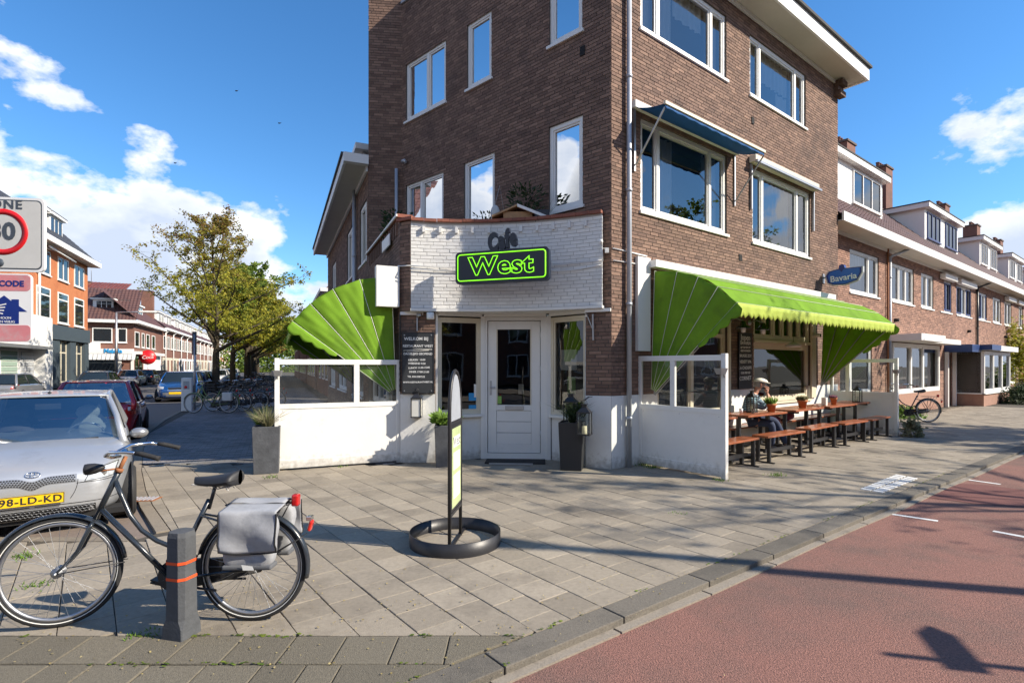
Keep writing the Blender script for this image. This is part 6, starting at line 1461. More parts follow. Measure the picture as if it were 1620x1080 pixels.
    mb = MB(); mb.tube([HB-sd_*.025, HB-sd_*.04], .022, 10); mb.build('headset', 'rust' if detail > 1 else 'steel', r, local=True)
    mb = MB(); mb.tube([HT+sd_*.0, HT+sd_*.115], .013, 8); mb.lathe(HT+sd_*.005, sd_, [(0, 0), (.024, 0), (.024, .022), (0, .03)], 12); mb.build('stem', 'rust' if detail > 1 else 'steel', r, local=True)
    SC = HT+sd_*.12
    hbp = [SC+fd_*.03, SC+fd_*.10*1+lat*.05, SC+fd_*.115+lat*.13+Z3*.02, SC+fd_*.03+lat*.26+Z3*.045, SC-fd_*.12+lat*.30+Z3*.03]
    for s in (1, -1):
        pts = [SC+fd_*.035]+[SC+fd_*a+lat*b*s+Z3*z_ for a, b, z_ in ((.07, .05, 0), (.08, .13, .02), (.03, .23, .05), (-.07, .285, .055), (-.13, .295, .045))]
        mb = MB(); mb.tube(pts, .0115, 8); mb.build('handlebar', 'chrome', r, local=True)
        mb = MB(); e = pts[-1]; d_ = (pts[-1]-pts[-2]).normalized(); mb.tube([e-d_*.01, e+d_*.03, e+d_*.11-Z3*.012, e+d_*.13-Z3*.016], [.014, .016, .016, .018], 10); mb.build('grip', 'rubber', r, local=True)
    mb = MB(); mb.lathe(SC+lat*.04+Z3*.02, Z3, [(0, 0), (.026, 0), (.028, .015), (.018, .03), (0, .034)], 14); mb.build('bell', 'chrome', r, local=True)
    # front lamp
    LM = HT+sd_*.03+fd_*.16
    mb = MB(); mb.lathe(LM+fd_*.035, -fd_+Z3*.12, [(.028, 0), (.036, .004), (.038, .02), (.034, .06), (.020, .10), (0, .115)], 16); lp = mb.build('front_lamp', 'black_plastic', r, local=True)
    MB().lathe(LM+fd_*.036, fd_, [(0, .006), (.02, .004), (.03, 0)], 16).build('lamp_glass', 'headlight', lp, local=True)
    mb = MB(); mb.tube([HT+sd_*.03, HT+sd_*.02+fd_*.08, LM-Z3*.015-fd_*.01], .006, 6); mb.build('lamp_bracket', 'rust' if detail > 1 else 'steel', r, local=True)
    # saddle
    mb = MB(); mb.tube([ST-Vector((0, 0, .06)), ST+Vector((-.045, 0, .115))], .0125, 10); mb.build('seat_post', 'steel' if detail < 2 else 'bike_black', r, local=True)
    SP = Vector((.235, 0, .925))
    def sad(u, v):
        x_ = -.14+.30*u; wd = .098*(1-u)**.55*(.55+.45*math.cos(min(1, u*1.0)*1.2)) + .024*(1 if u < .97 else .6)
        wd *= (math.sin(min(1, (u+.02)*8)*math.pi/2))
        a = math.pi*2*v; zz = (.058-.022*u)*math.sin(a); zz = zz if zz > 0 else zz*(.75-.3*u)
        return SP+Vector((x_, wd*math.cos(a), zz+.018*(1-u)**2-.03*math.sin(u*2.4)*.4))
    mb = MB(); mb.grid(sad, 18, 20); mb.build('saddle', 'black_plastic', r, local=True)
    mb = MB()
    for s in (1, -1):
        mb.tube([SP+Vector((.08, .015*s, -.015)), SP+Vector((.0, .02*s, -.05)), SP+Vector((-.10, .035*s, -.03))], .0035, 6)
        if detail > 1: mb.tube([SP+Vector((-.08, .045*s, -.02+.012*math.cos(i)))+Vector((.012*math.sin(i), 0, -.005*i*.5)) for i in [k*.9 for k in range(12)]], .0025, 5)
    mb.build('saddle_rails', 'steel', r, local=True)
    # chaincase, cranks, pedals
    mb = MB(); hull = []
    for i in range(19): a = R_(-90+180*i/18); hull.append(BBt+Vector((.105*math.cos(a), 0, .105*math.sin(a))))
    for i in range(9): a = R_(90+180*i/8); hull.append(RH+Vector((-.01+.055*math.cos(a), 0, .055*math.sin(a))))
    mb.prism([p+Vector((0, -.065, 0)) for p in hull], (0, .035, 0)); mb.build('chain_case', 'black_plastic', r, local=True, bevel=.004, fix=True)
    for s, a in ((1, R_(205)), (-1, R_(25))):
        d_ = Vector((-math.cos(a), 0, math.sin(a))); y0 = .085*s
        mb = MB(); mb.bar(BBt+Vector((0, y0, 0)), BBt+Vector((0, y0, 0))-d_*.165, .012, .02); mb.build('crank', 'black_metal', r, local=True)
        pcn = BBt+Vector((0, y0+.055*s, 0))-d_*.165
        mb = MB(); mb.box(pcn+Vector((0, 0, .009)), (.09, 0, .02), (0, .085, 0), (0, 0, .009)); mb.box(pcn-Vector((0, 0, .009)), (.09, 0, .02), (0, .085, 0), (0, 0, .009)); pe = mb.build('pedal', 'black_plastic', r, local=True)
        mb = MB(); mb.box(pcn+Vector((.047, 0, 0)), (.005, 0, 0), (0, .06, 0), (0, 0, .012)); mb.build('pedal_reflector', 'plate_yellow', pe, local=True)
    # carrier, lights
    mb = MB(); zc = .775
    for s in (1, -1):
        mb.tube([Vector((.16, .06*s, zc)), Vector((-.24, .065*s, zc))], .006, 6)
        mb.tube([Vector((-.22, .062*s, zc)), RH+Vector((0, .075*s, 0))], .005, 6); mb.tube([Vector((-.05, .062*s, zc)), RH+Vector((0, .075*s, 0))], .005, 6)
        mb.tube([RH+Vector((0, .07*s, 0)), Vector((-.34, .04*s, .56))], .0035, 5); mb.tube([FH+lat*.06*s, FH+lat*.035*s-fd_*.37+Z3*.03], .0035, 5)
    mb.tube([Vector((.16, -.06, zc)), Vector((.16, .06, zc))], .006, 6); mb.tube([Vector((-.24, -.065, zc)), Vector((-.24, .065, zc))], .006, 6); mb.build('carrier', 'black_metal', r, local=True)
    mb = MB(); mb.ab(-.300, -.255, -.032, .032, .755, .835); mb.build('rear_lamp', 'lamp_red', r, local=True, bevel=.012)
    mb = MB(); mb.box((-.378, 0, .625), (.022, 0, .012), (0, .05, 0), (-.02, 0, .07)); mb.build('rear_reflector', 'reflector', r, local=True, bevel=.01)
    mb = MB(); mb.box((-.372, 0, .675), (.035, 0, .0), (0, .055, 0), (-.0, 0, .03)); mb.build('lamp_bracket', 'chrome', r, local=True, bevel=.004)
    if detail > 1:
        mb = MB(); mb.tube([BBt+Vector((-.08, .05, -.02)), Vector((.30, .11, .255)), Vector((.18, .125, .245))], .008, 6); mb.tube([BBt+Vector((-.08, -.05, -.02)), Vector((.27, -.10, .24)), Vector((.10, -.115, .235))], .008, 6); mb.build('kickstand', 'black_metal', r, local=True)
    else: mb = MB(); mb.tube([Vector((.42, .04, .28)), Vector((.33, .16, .02))], .007, 6); mb.build('kickstand', 'steel', r, local=True)
    if bags:
        for s in (1, -1):
            def bagf(u, v, s=s):   # main pouch, rounded box
                th, ph = 2*math.pi*u, math.pi*v; sp = lambda x, e: math.copysign(abs(x)**e, x)
                x_ = .175*sp(math.cos(th), .35)*sp(math.sin(ph), .35); z_ = -.17*sp(math.cos(ph), .45); y_ = .052*sp(math.sin(th), .45)*sp(math.sin(ph), .35)
                y_ += .010*math.sin(x_*22+z_*17)*(1 if y_*s > 0 else 0)
                return Vector((-.045+x_*(1-.08*(z_ < 0)*1), s*.145+y_, .570+z_))
            mb = MB(); mb.grid(bagf, 36, 20); bg_ = mb.build('pannier', bags, r, local=True)
            def flap(u, v, s=s):
                x_ = -.235+.36*u; ang = v
                y_ = s*(.07+.142*min(1, v*3.0)) if v < .33 else s*(.212+.010*math.sin(u*7+1.5)*v+.008*math.sin(v*9+u*5))
                z_ = .785-.02*min(1, v*3) if v < .33 else .765-(v-.33)*.37-.020*math.sin(math.pi*u)*(v > .9)
                if v >= .33: y_ += s*.012*math.sin((v-.33)*4.5)
                return Vector((x_-.008*(v > .9), y_, z_))
            mb = MB(); mb.grid(flap, 24, 18); mb.build('pannier_flap', bags, bg_, local=True, solid=.006)
            mb = MB(); mb.tube([flap(0, .36+.64*i/10)+Vector((0, .002*s, 0)) for i in range(11)]+[flap(i/10, 1)+Vector((0, .002*s, 0)) for i in range(1, 11)]+[flap(1, 1-.64*i/10)+Vector((0, .002*s, 0)) for i in range(1, 11)], .0055, 5); mb.build('pannier_edge', 'dark', bg_, local=True)
            mb = MB(); mb.face([(-.02, s*.214, .50-.065), (-.09, s*.214, .475-.05), (-.10, s*.214, .45-.05), (-.03, s*.214, .45-.05)][::s]); mb.build('reflective_patch', 'paper', bg_, local=True)
            mb = MB(); mb.ab(-.20, .11, s*.150-.055, s*.150+.055, .395, .425); mb.build('pannier_base', 'bag_dark', bg_, local=True, bevel=.01)
        mb = MB(); mb.grid(lambda u, v: Vector((-.235+.36*u, -.075+.15*v, .79+.012*math.sin(math.pi*v)+.004*math.sin(u*9))), 14, 6); mb.build('pannier_bridge', bags, r, local=True, solid=.005)
    if crate:
        mb = MB(); c0 = FH+Z3*.45+fd_*-.02
        for z_ in (0, .1, .2): mb.box(c0+Z3*z_+lat*.19, fd_*.3, lat*.01, Z3*.05); mb.box(c0+Z3*z_-lat*.19, fd_*.3, lat*.01, Z3*.05); mb.box(c0+Z3*z_+fd_*.15, fd_*.01, lat*.38, Z3*.05); mb.box(c0+Z3*z_-fd_*.15, fd_*.01, lat*.38, Z3*.05)
        mb.box(c0-Z3*.02, fd_*.3, lat*.38, Z3*.01); mb.build('front_crate', 'black_plastic', r, local=True)
    return r
rear = Vector((-1.735, 3.60, 0)); b1 = bicycle('black step-through city bicycle with grey panniers leaning on the bollard', st=R_(20), bags='bag_grey')
b1.location = rear; b1.rotation_euler = (R_(2), 0, math.pi+R_(1.5))
gb = bicycle('light green bicycle with a pale blue pannier, front-most of the bicycles by the parking meter', 'bike_green', st=R_(-6), bags=None, detail=1)
gb.location = G(362, 653); gb.rotation_euler = (0, 0, math.pi+R_(4))
mb = MB(); q = gb.location; mb.box(q+Vector((.05, -.20, .60)), (.34, 0, 0), (0, .12, 0), (0, 0, .30)); tag(mb.build('pannier_bag', 'curtain_white', bevel=.03), 'pale blue pannier bag hanging on the light green bicycle', 'bag')
b0 = bicycle('black bicycle standing just behind the light green one', 'bike_black', st=R_(10), detail=1, crate=True)
b0.location = q+Vector((.25, .55, 0)); b0.rotation_euler = (0, 0, math.pi-R_(10))
spots = [((.55, 1.15), 12, 'black bicycle third from the front in the cluster by the parking meter'), ((.9, 1.9), -6, 'black bicycle fourth from the front in the cluster by the parking meter'), ((.3, 2.6), 14, 'rearmost black bicycle of the cluster by the parking meter')]
for (dx, dy), a, lb in spots: put(b0, q+Vector((dx, dy, 0)), math.pi+R_(a), lb)
fb_ = bicycle('black bicycle parked beyond the far glass screen by the shop bay', 'bike_black', st=R_(12), detail=1, rims='steel')
pr = G(1468, 668); fb_.location = pr; fb_.rotation_euler = (0, 0, math.pi-R_(6))
far_sp = [(392, 618, 20, 'grey-looking bicycle far along the pavement, nearest the third tree'), (402, 617, -30, 'reddish-shadowed bicycle in the far cluster, its middle one'), (408, 614, 50, 'far bicycle at the right end of the distant cluster'), (399, 612, 80, 'farthest bicycle of the distant cluster'), (384, 611, 10, 'bicycle standing just behind the tree trunks')]
for x_, y_, a, lb in far_sp: put(b0, G(x_, y_), R_(a), lb)
# ================================================================== PARKING METER, POSTS
pm = G(296, 650); r = empty('parking_meter', pm, R_(20), 'white parking ticket machine with round red mark beside the bicycles', 'parking meter')
mb = MB(); mb.ab(-.17, .17, -.12, .12, 0, 1.24); mb.build('meter_body', 'white_paint', r, local=True, bevel=.02)
mb = MB(); mb.ab(-.10, .10, -.125, -.12, .82, 1.12); mb.build('meter_panel', 'sign_grey', r, local=True)
mb = MB(); mb.lathe((-.02, -.126, .90), (0, -1, 0), [(0, .002), (.05, .002), (.05, 0)], 16); mb.build('meter_mark', 'sign_red', r, local=True)
tp_ = G(308, 648); r = empty('street_post', tp_, R_(-15), 'grey steel post with the dark back of a narrow sign above the parking meter', 'sign post')
mb = MB(); mb.tube([(0, 0, 0), (0, 0, 2.9)], .04, 10); mb.build('pole', 'steel', r, local=True); mb = MB(); mb.ab(-.10, .10, -.03, .0, 2.1, 3.0); mb.build('sign_panel', 'planter', r, local=True, bevel=.01)
mb = MB(); mb.ab(-.28, .02, -.05, -.02, .55, .95); mb.build('sign_box', 'sign_dark', r, local=True)
# street lamp before the corner shop
lpp = FF.p(FF.t(184, 2.2), 2.2); r = empty('street_lamp', lpp, 0, 'tall grey street lamp standing before the corner shop', 'street lamp')
topz = EYE+(578-494)*lpp.y/F_PX
mb = MB(); mb.tube([lpp, lpp+Z3*topz], [.14, .08], 10); mb.tube([lpp+Z3*topz, lpp+Z3*(topz+.1)+Vector((2.2, .5, .0))], .06, 8); mb.build('pole', 'steel', r)
mb = MB(); mb.box(lpp+Z3*(topz+.1)+Vector((2.4, .55, 0)), (1.3, .3, 0), (-.06, .3, 0), (0, 0, .18)); mb.build('lamp_head', 'paper', r, bevel=.05)
# ================================================================== TRAFFIC SIGN AT THE LEFT EDGE
ZY = 5.75
zc_ = Vector(((8-810)/F_PX*ZY, ZY, 0)); fz = Fac(zc_, (math.cos(R_(-10)), math.sin(R_(-10))), (math.sin(R_(-10)), -math.cos(R_(-10))))
fz = Fac(zc_, (math.cos(R_(8)), math.sin(R_(8))), (math.sin(R_(8)), -math.cos(R_(8))))
zt, zb_ = EYE+(578-313)*ZY/F_PX, EYE+(578-430)*ZY/F_PX
r = empty('traffic_sign', zc_+Vector((-.33, .1, 0)), 0, 'white zone 30 speed limit sign with red ring at the left edge', 'traffic sign')
def plate(parent, fr, cx_, cz_, w_, h_, rad, n0, n1, m, nm):
    mb = MB(); mb.prism([fr.p(cx_+x_, n0, cz_+z_) for x_, z_ in rrect(w_, h_, rad)], v3(fr.n)*(n1-n0)); return mb.build(nm, m, parent, fix=True)
zc2 = (zt+zb_)/2; hh = zt-zb_; wz = .80
plate(r, fz, 0, zc2, wz, hh, .06, 0, .03, 'sign_white', 'sign_panel'); plate(r, fz, 0, zc2, wz-.05, hh-.05, .05, .03, .032, 'sign_text', 'sign_border'); plate(r, fz, 0, zc2, wz-.075, hh-.075, .045, .032, .034, 'curtain_white', 'sign_face')
cz_ = EYE+(578-368)*ZY/F_PX
mb = MB(); mb.lathe(fz.p(0, .034, cz_), v3(fz.n), [(.245, 0), (.245, .002), (.185, .002), (.185, 0)], 48); mb.build('red_ring', 'sign_red', r)
text('sign_number', '30', .25, 'sign_text', r, fz.p(0.0, .037, cz_), v3(fz.a), v3(fz.n), ext=.001, off=.008)
text('sign_word', 'ZONE', .135, 'sign_text', r, fz.p(-.01, .037, EYE+(578-325)*ZY/F_PX), v3(fz.a), v3(fz.n), ext=.001, off=.002, space=1.15)
mb = MB(); mb.lathe(fz.p(-.03, .034, zb_+.09), v3(fz.n), [(0, .002), (.045, .002), (.045, 0)], 24); mb.build('sign_badge', 'sign_text', r)
mb = MB(); mb.tube([zc_+Vector((-.30, .07, 0)), zc_+Vector((-.30, .07, zt+.05))], .03, 12); mb.build('pole', 'steel', r)
z2t, z2b = zb_-.02, EYE+(578-541)*ZY/F_PX
r2 = empty('notice_sign', zc_+Vector((-.33, .1, 1.9)), 0, 'faded pink and white notice sign with blue house emblem under the zone 30 sign', 'sign')
cx2 = -.10; w2 = .74; h2 = z2t-z2b
plate(r2, fz, cx2, (z2t+z2b)/2, w2, h2, .05, 0, .025, 'sign_white', 'sign_panel'); 
plate(r2, fz, cx2, z2t-.10, w2-.02, .17, .04, .025, .027, 'sign_pink', 'sign_band'); plate(r2, fz, cx2, z2b+.095, w2-.02, .17, .04, .025, .027, 'sign_pink', 'sign_band')
text('sign_word', 'DNA-CODE', .084, 'sign_navy', r2, fz.p(cx2+.07, .029, z2t-.11), v3(fz.a), v3(fz.n), ext=.001, off=.003, space=1.05)
mb = MB(); zz = (z2t+z2b)/2-.02; mb.prism([fz.p(cx2+.13+x_, .025, zz+z_) for x_, z_ in ((-.19, -.15), (.12, -.15), (.12, -.02), (.20, -.02), (.12, .04), (.12, .11), (.05, .11), (.05, .09), (-.02, .15), (-.19, .02))], v3(fz.n)*.002); mb.build('sign_emblem', 'sign_navy', r2, fix=True)
mb = MB()
for k in range(4): mb.bar(fz.p(cx2-.02, .029, zz-.02-k*.012+.04), fz.p(cx2+.13-k*.01, .029, zz+.06-k*.035), .012, .002, v3(fz.n))
mb.build('sign_hand', 'sign_white', r2)
for k, s_ in enumerate(('SCHOON', 'SAMEN VEILIG')): text('sign_word', s_, .036, 'sign_white', r2, fz.p(cx2+.10, .0285, zz-.09-k*.04), v3(fz.a), v3(fz.n), ext=.0008)
# sun from behind the camera: lamp post across the street, plus an unseen sign post added for its shadow on the red path
def pl_off(label, base, h, r0, name='lamp_post', head=True):
    o = empty(name, base, 0, label, 'lamp post'); mb = MB(); mb.tube([base, base+Z3*h], [r0, r0*.7], 12); mb.build('pole', 'grey_metal', o)
    if head: mb = MB(); mb.lathe(base+Z3*h, (0, 0, 1), [(.0, 0), (.10, .02), (.16, .3), (.18, .32), (0, .42)], 16); mb.build('lamp_head', 'grey_metal', o)
    return o
s_ = Vector((SUN.x, SUN.y, 0)); foot = G(1620, 944, -.05); 
tip = G(800, 850); dirp = (Vector((*G(1620, 944, -.05)[:2], 0))-Vector((*G(1190, 890)[:2], 0))).normalized()
pl_off('slender lamp post standing on the far kerb, casting its long shadow over the red path', Vector((*G(1190, 890)[:2], 0))+Vector((SUN.x, SUN.y, 0))*8.6, 7.0, .11)
o = empty('shadow_sign', (7.0, 1.05, 0), 0, 'unseen dark sign post added to throw a shadow on the red path', 'sign post')
o.location = Vector((6.25, 2.32, -.05)); pb = o.location.copy()  # post added out of view, panels shaped for the shadow they cast
mb = MB(); mb.tube([pb, pb+Z3*2.75], .03, 8); mb.build('pole', 'grey_metal', o)
for z_, w_ in ((2.50, .45),): mb = MB(); mb.prism([pb+Vector((x_*.35, x_, z_+y_)) for x_, y_ in ((-.1, -.07), (w_*.75, -.07), (w_, 0), (w_*.75, .07), (-.1, .07))], (.03, -.01, 0)); mb.build('sign_panel', 'sign_navy', o, fix=True)
mb = MB(); mb.lathe(pb+Vector((.02, -.05, 1.75)), (1, -.35, 0), [(0, 0), (.24, 0), (.24, .02), (0, .02)], 24); mb.build('round_panel', 'sign_navy', o)
# ================================================================== CARS (x rearwards from the front bumper, y to the car's right as seen from the front, z up)
def car(label, paint, L=3.64, Wd=1.66, Hh=1.5, st=None, prof=None, glass='glass_car', interior=False, est=False):
    r = empty('parked_car', (0, 0, 0), 0, label, 'car'); hw = Wd/2
    k = L/3.64
    st = st or [(0.0, .30, .56, .56), (.04, .22, .66, .68), (.16, .17, .745, .79), (.40, .16, .84, .93), (.70, .16, .90, .985), (.95, .16, .945, 1.0), (1.5, .16, .95, 1.0), (2.3, .16, .96, 1.0), (2.9, .17, .97, .99), (3.3, .19, .97, .95), (3.56, .24, .95, .86), (3.64, .34, .80, .72)]
    st = [(a*k, b, c*Hh/1.5, d*hw) for a, b, c, d in st]
    mb = MB(); n = 14
    def ring(x, zl, zt, w_):
        pts = [(0, zl), (.6, zl), (.90, zl+.03), (.97, zl+.13), (1.0, zl+(zt-zl)*.45), (1.0, zl+(zt-zl)*.66), (.975, zt-.09), (.93, zt-.035), (.80, zt-.002), (.45, zt+.022), (0, zt+.032)]
        return [Vector((x, -y*w_, z)) for y, z in pts[::-1]]+[Vector((x, y*w_, z)) for y, z in pts[1:]]
    rg = [ring(*s) for s in st]; m = len(rg[0]); vs = [p for q in rg for p in q]; fs = []
    for i in range(len(rg)-1):
        for j in range(m-1): fs.append((i*m+j, i*m+j+1, (i+1)*m+j+1, (i+1)*m+j))
        fs.append((i*m+m-1, i*m, (i+1)*m, (i+1)*m+m-1))
    fs.append(tuple(range(m))[::-1]); fs.append(tuple((len(rg)-1)*m+j for j in range(m)))
    mb.add(vs, fs, True); body = mb.build('body', paint, r, local=True, fix=True, sub=2)
    # greenhouse
    zb_ = .90*Hh/1.5; zr = Hh-.03
    P = prof or dict(f0=.82, f1=1.50, r1=3.05, r0=3.50, wb=.90, wr=.70)
    f0, f1, r1, r0 = P['f0']*k, P['f1']*k, P['r1']*k, P['r0']*k; wb, wr = P['wb']*hw, P['wr']*hw
    def pane_grid(A, B, Cc, D, bul, nu=10, nv=6):  # A,B bottom left/right, C,D top left/right
        def f(u, v):
            p = (A*(1-u)+B*u)*(1-v)+(Cc*(1-u)+D*u)*v; return p+bul*(4*u*(1-u))
        return f
    V = Vector
    ws = pane_grid(V((f0+.10, -wb+.03, zb_)), V((f0+.10, wb-.03, zb_)), V((f1, -wr+.03, zr-.05)), V((f1, wr-.03, zr-.05)), V((-.14, 0, 0)))
    MB().grid(ws, 12, 6).build('windscreen', 'glass_windscreen' if interior else glass, r, local=True)
    rw = pane_grid(V((r0, wb-.05, zb_+.08)), V((r0, -wb+.05, zb_+.08)), V((r1, wr-.03, zr-.05)), V((r1, -wr+.03, zr-.05)), V((.10, 0, 0)))
    MB().grid(rw, 12, 6).build('rear_window', 'glass_windscreen' if interior == 2 else glass, r, local=True)
    for s in (1, -1):
        sw = lambda u, v: V(((f0+.18)*(1-u)*(1-v)+(r0-.06)*u*(1-v)+(f1+.03)*(1-u)*v+(r1-.02)*u*v, s*(wb*(1-v)+wr*v+.012*math.sin(math.pi*v)), (zb_-.01)*(1-v)+(zr-.06)*v))
        MB().grid(sw, 10, 4).build('side_window', 'glass_windscreen' if interior else glass, r, local=True)
        mb = MB(); mb.tube([V((f0-.05, s*(wb-.0), zb_-.04)), V((f0+.45*(f1-f0), s*(wb*.55+wr*.45), zb_+.50*(zr-zb_))), V((f1+.02, s*wr, zr-.05)), V(((f1+r1)/2, s*(wr+.005), zr-.02)), V((r1, s*wr, zr-.05)), V((r0, s*wb, zb_+.04)), V((r0+.05, s*(wb-.02), zb_-.1))], [.045, .035, .035, .03, .045, .06, .05], 8); mb.build('roof_pillar', paint, r, local=True)
        mb = MB(); xm = (f1+r1)/2-.1*k; mb.tube([V((xm, s*(wb+.004), zb_-.03)), V((xm+.05, s*(wr+.012), zr-.05))], .032, 6); mb.build('door_pillar', 'black_plastic', r, local=True)
    MB().grid(lambda u, v: V((f1-.02+(r1+.03-f1)*u, (wr+.01)*(2*v-1), zr-.05+.055*math.sin(math.pi*min(1, max(0, .12+u*.76)))*(1-.35*(2*v-1)**2))), 14, 10).build('roof', paint, r, local=True, solid=.02)
    # wheels
    for x_ in (.62*k, L-.62*k):
        for s in (1, -1):
            c = V((x_, s*(hw-.09), .30)); 
            MB().lathe(V((x_, s*(hw-.02), .30)), (0, s, 0), [(0, .0), (.345, .0), (.355, .012), (.33, .022), (0, .022)], 28).build('wheel_arch', 'black_plastic', r, local=True)
            w_ = MB().lathe(c, (0, s, 0), [(.19, .12), (.27, .118), (.297, .10), (.30, .06), (.30, -.10), (0, -.10)], 28).build('wheel', 'rubber', r, local=True)
            m2 = MB(); m2.lathe(c, (0, s, 0), [(.205, .115), (.19, .095), (.16, .085), (0, .08)], 24)
            for q in range(6): a = q*math.pi/3; d_ = V((math.cos(a), 0, math.sin(a))); m2.bar(c+V((0, s*.10, 0))+d_*.03, c+V((0, s*.105, 0))+d_*.19, .05, .015, (0, 1, 0))
            m2.build('rim', 'paint_grey', w_, local=True)
    MB().ab(.1, L-.1, -hw*.9, hw*.9, .16, .22).build('underbody', 'dark', r, local=True)
    for s in (1, -1):
        mb = MB(); mb.ball(V((f0+.17, s*(wb+.15), zb_+.06)), .07, .10, .065, 14, 10); mr_ = mb.build('mirror', 'black_plastic' if paint == 'paint_blue' else 'paint_grey', r, local=True); mb = MB(); mb.bar(V((f0+.2, s*(wb-.0), zb_-.0)), V((f0+.18, s*(wb+.1), zb_+.04)), .05, .03); mb.build('mirror_arm', 'black_plastic', mr_, local=True)
    # shrink-wrapped patches on the body
    dg = bpy.context.evaluated_depsgraph_get(); ev = body.evaluated_get(dg); me = ev.to_mesh(); bm = bmesh.new(); bm.from_mesh(me); bvh = BVHTree.FromBMesh(bm); bm.free(); ev.to_mesh_clear()
    def patch(name, quad, m_, off=.004, front=True, nu=10, nv=6, parent=None):
        """quad: four (y,z) corners, projected on the front or rear"""
        def f(u, v):
            y = quad[0][0]*(1-u)*(1-v)+quad[1][0]*u*(1-v)+quad[2][0]*u*v+quad[3][0]*(1-u)*v; z = quad[0][1]*(1-u)*(1-v)+quad[1][1]*u*(1-v)+quad[2][1]*u*v+quad[3][1]*(1-u)*v
            o_ = V((-1 if front else L+1, y, z)); d_ = V((1 if front else -1, 0, 0)); h = bvh.ray_cast(o_, d_)
            if h[0] is None: return V((0.3 if front else L-.3, y, z))
            return h[0]+V((-off if front else off, 0, 0))
        return MB().grid(f, nu, nv).build(name, m_, parent or r, local=True)
    global proj
    def proj(y, z, off=.005):
        h = bvh.ray_cast(V((-1, y, z)), V((1, 0, 0)))
        return (h[0] if h[0] is not None else V((.3, y, z)))+V((-off, 0, 0))
    return r, patch, dict(f0=f0, f1=f1, r0=r0, r1=r1, wb=wb, wr=wr, zb=zb_, zr=zr, L=L, hw=hw)
def seats(r, D, wheel_side=1):
    for x0 in ((D['f1']+.35), D['r1']-.5):
        for s in (1, -1):
            mb = MB(); mb.ball((x0+.12, s*.36, .78), .11, .23, .38, 14, 10); mb.ball((x0+.17, s*.36, 1.18), .05, .13, .11, 12, 8); mb.build('seat', 'seat_cover' if (s == wheel_side and x0 < 2.4) else 'seat_fabric', r, local=True)
    mb = MB(); mb.box((D['f0']+.42, 0, D['zb']-.02), (.55, 0, .06), (0, D['wb']*1.9, 0), (0, 0, .06)); mb.build('dashboard', 'interior', r, local=True)
    c = Vector((D['f1']+.02, wheel_side*.36, D['zb']+.02)); mb = MB(); ax = Vector((1, 0, .55)).normalized(); x = Vector((0, 1, 0)); y = ax.cross(x)
    mb.tube([c+x*.185*math.cos(2*math.pi*i/24)+y*.185*math.sin(2*math.pi*i/24) for i in range(24)], .014, 6, closed=True); mb.bar(c-x*.17, c+x*.17, .03, .02); mb.build('steering_wheel', 'paint_grey', r, local=True)
    mb = MB(); mb.box((D['f1']-.02, 0, D['zr']-.16), (.02, 0, 0), (0, .24, 0), (0, 0, .07)); mb.build('rear_view_mirror', 'black_plastic', r, local=True)
    mb = MB(); mb.ab(.9, D['L']-.4, -D['wb']*.95, D['wb']*.95, .25, .30); mb.build('cabin_floor', 'interior', r, local=True)
# silver hatchback, facing the camera
sv, pt, D = car('silver hatchback parked nose to the camera behind the black bicycle', 'paint_silver', interior=1)
seats(sv, D, -1)
def on_front(fn, n, dx=.006):   # points (y,z) dropped on the nose
    return [proj(*fn(i/n), dx) for i in range(n)]
def gz(y): return -.050*math.exp(-(y/.075)**2)
for s in (1, -1):
    pt('headlight_rim', [(s*.405, .565), (s*.655, .585), (s*.70, .735), (s*.455, .685)], 'black_plastic', .003, nu=10, nv=8)
    hl = pt('headlight', [(s*.415, .572), (s*.645, .593), (s*.688, .725), (s*.46, .675)], 'headlight', .008, nu=10, nv=8)
    c_ = proj(s*.55, .645, .012); MB().lathe(c_, (-1, 0, 0), [(.045, 0), (.036, .004), (0, .002)], 18).build('lamp_reflector', 'chrome', hl, local=True)
mb = MB(); K = 40
mb.grid(lambda u, v: proj((2*u-1)*.345, (.572+gz((2*u-1)*.345)*(1.0 if v < .5 else .75))+v*(.082), .004), K, 6); mb.build('grille', 'paint_grey', sv, local=True)
mb = MB()
for iy in range(-15, 16):
    for iz in range(4):
        y = iy*.0218+(.0109 if iz % 2 else 0); z = .586+gz(y)*(1-.06*iz)+iz*.0185
        if abs(y) > .335: continue
        c_ = proj(y, z, .007)
        mb.face([proj(y+.0085*math.cos(math.pi*q/3), z+.0078*math.sin(math.pi*q/3), .007) for q in range(6)][::-1])
mb.build('grille_holes', 'dark', sv, local=True, kind='stuff')
pt('lower_grille', [(-.50, .215), (.50, .215), (.50, .315), (-.50, .315)], 'dark', .004, nu=14, nv=4)
mb = MB()
for iy in range(-14, 15):
    for iz in range(3):
        y = iy*.034+(.017 if iz % 2 else 0); z = .235+iz*.030
        mb.tube([proj(y-.017, z, .009), proj(y, z+.013, .009), proj(y+.017, z, .009)], .0028, 4, caps=False)
mb.build('lower_grille_mesh', 'grey_metal', sv, local=True, kind='stuff')
for s in (1, -1):
    MB().tube([proj(s*(.345+.32*i/10), .558+.004*i/10-.0*i, .001) for i in range(11)], .0035, 5).build('panel_gap', 'dark', sv, local=True)
    MB().tube([proj(s*(.355-.06*(i/10)**2), .60-.20*i/10, .001) for i in range(11)], .003, 5).build('panel_gap', 'dark', sv, local=True)
    MB().tube([proj(s*(.02+.66*i/14), .345-.0*i, .001) for i in range(15)], .004, 5).build('panel_gap', 'dark', sv, local=True)
mb = MB(); mb.ab(-.045, -.030, -.25, .25, .375, .485); pl_ = mb.build('number_plate', 'plate_yellow', sv, local=True, bevel=.003)
mb = MB()
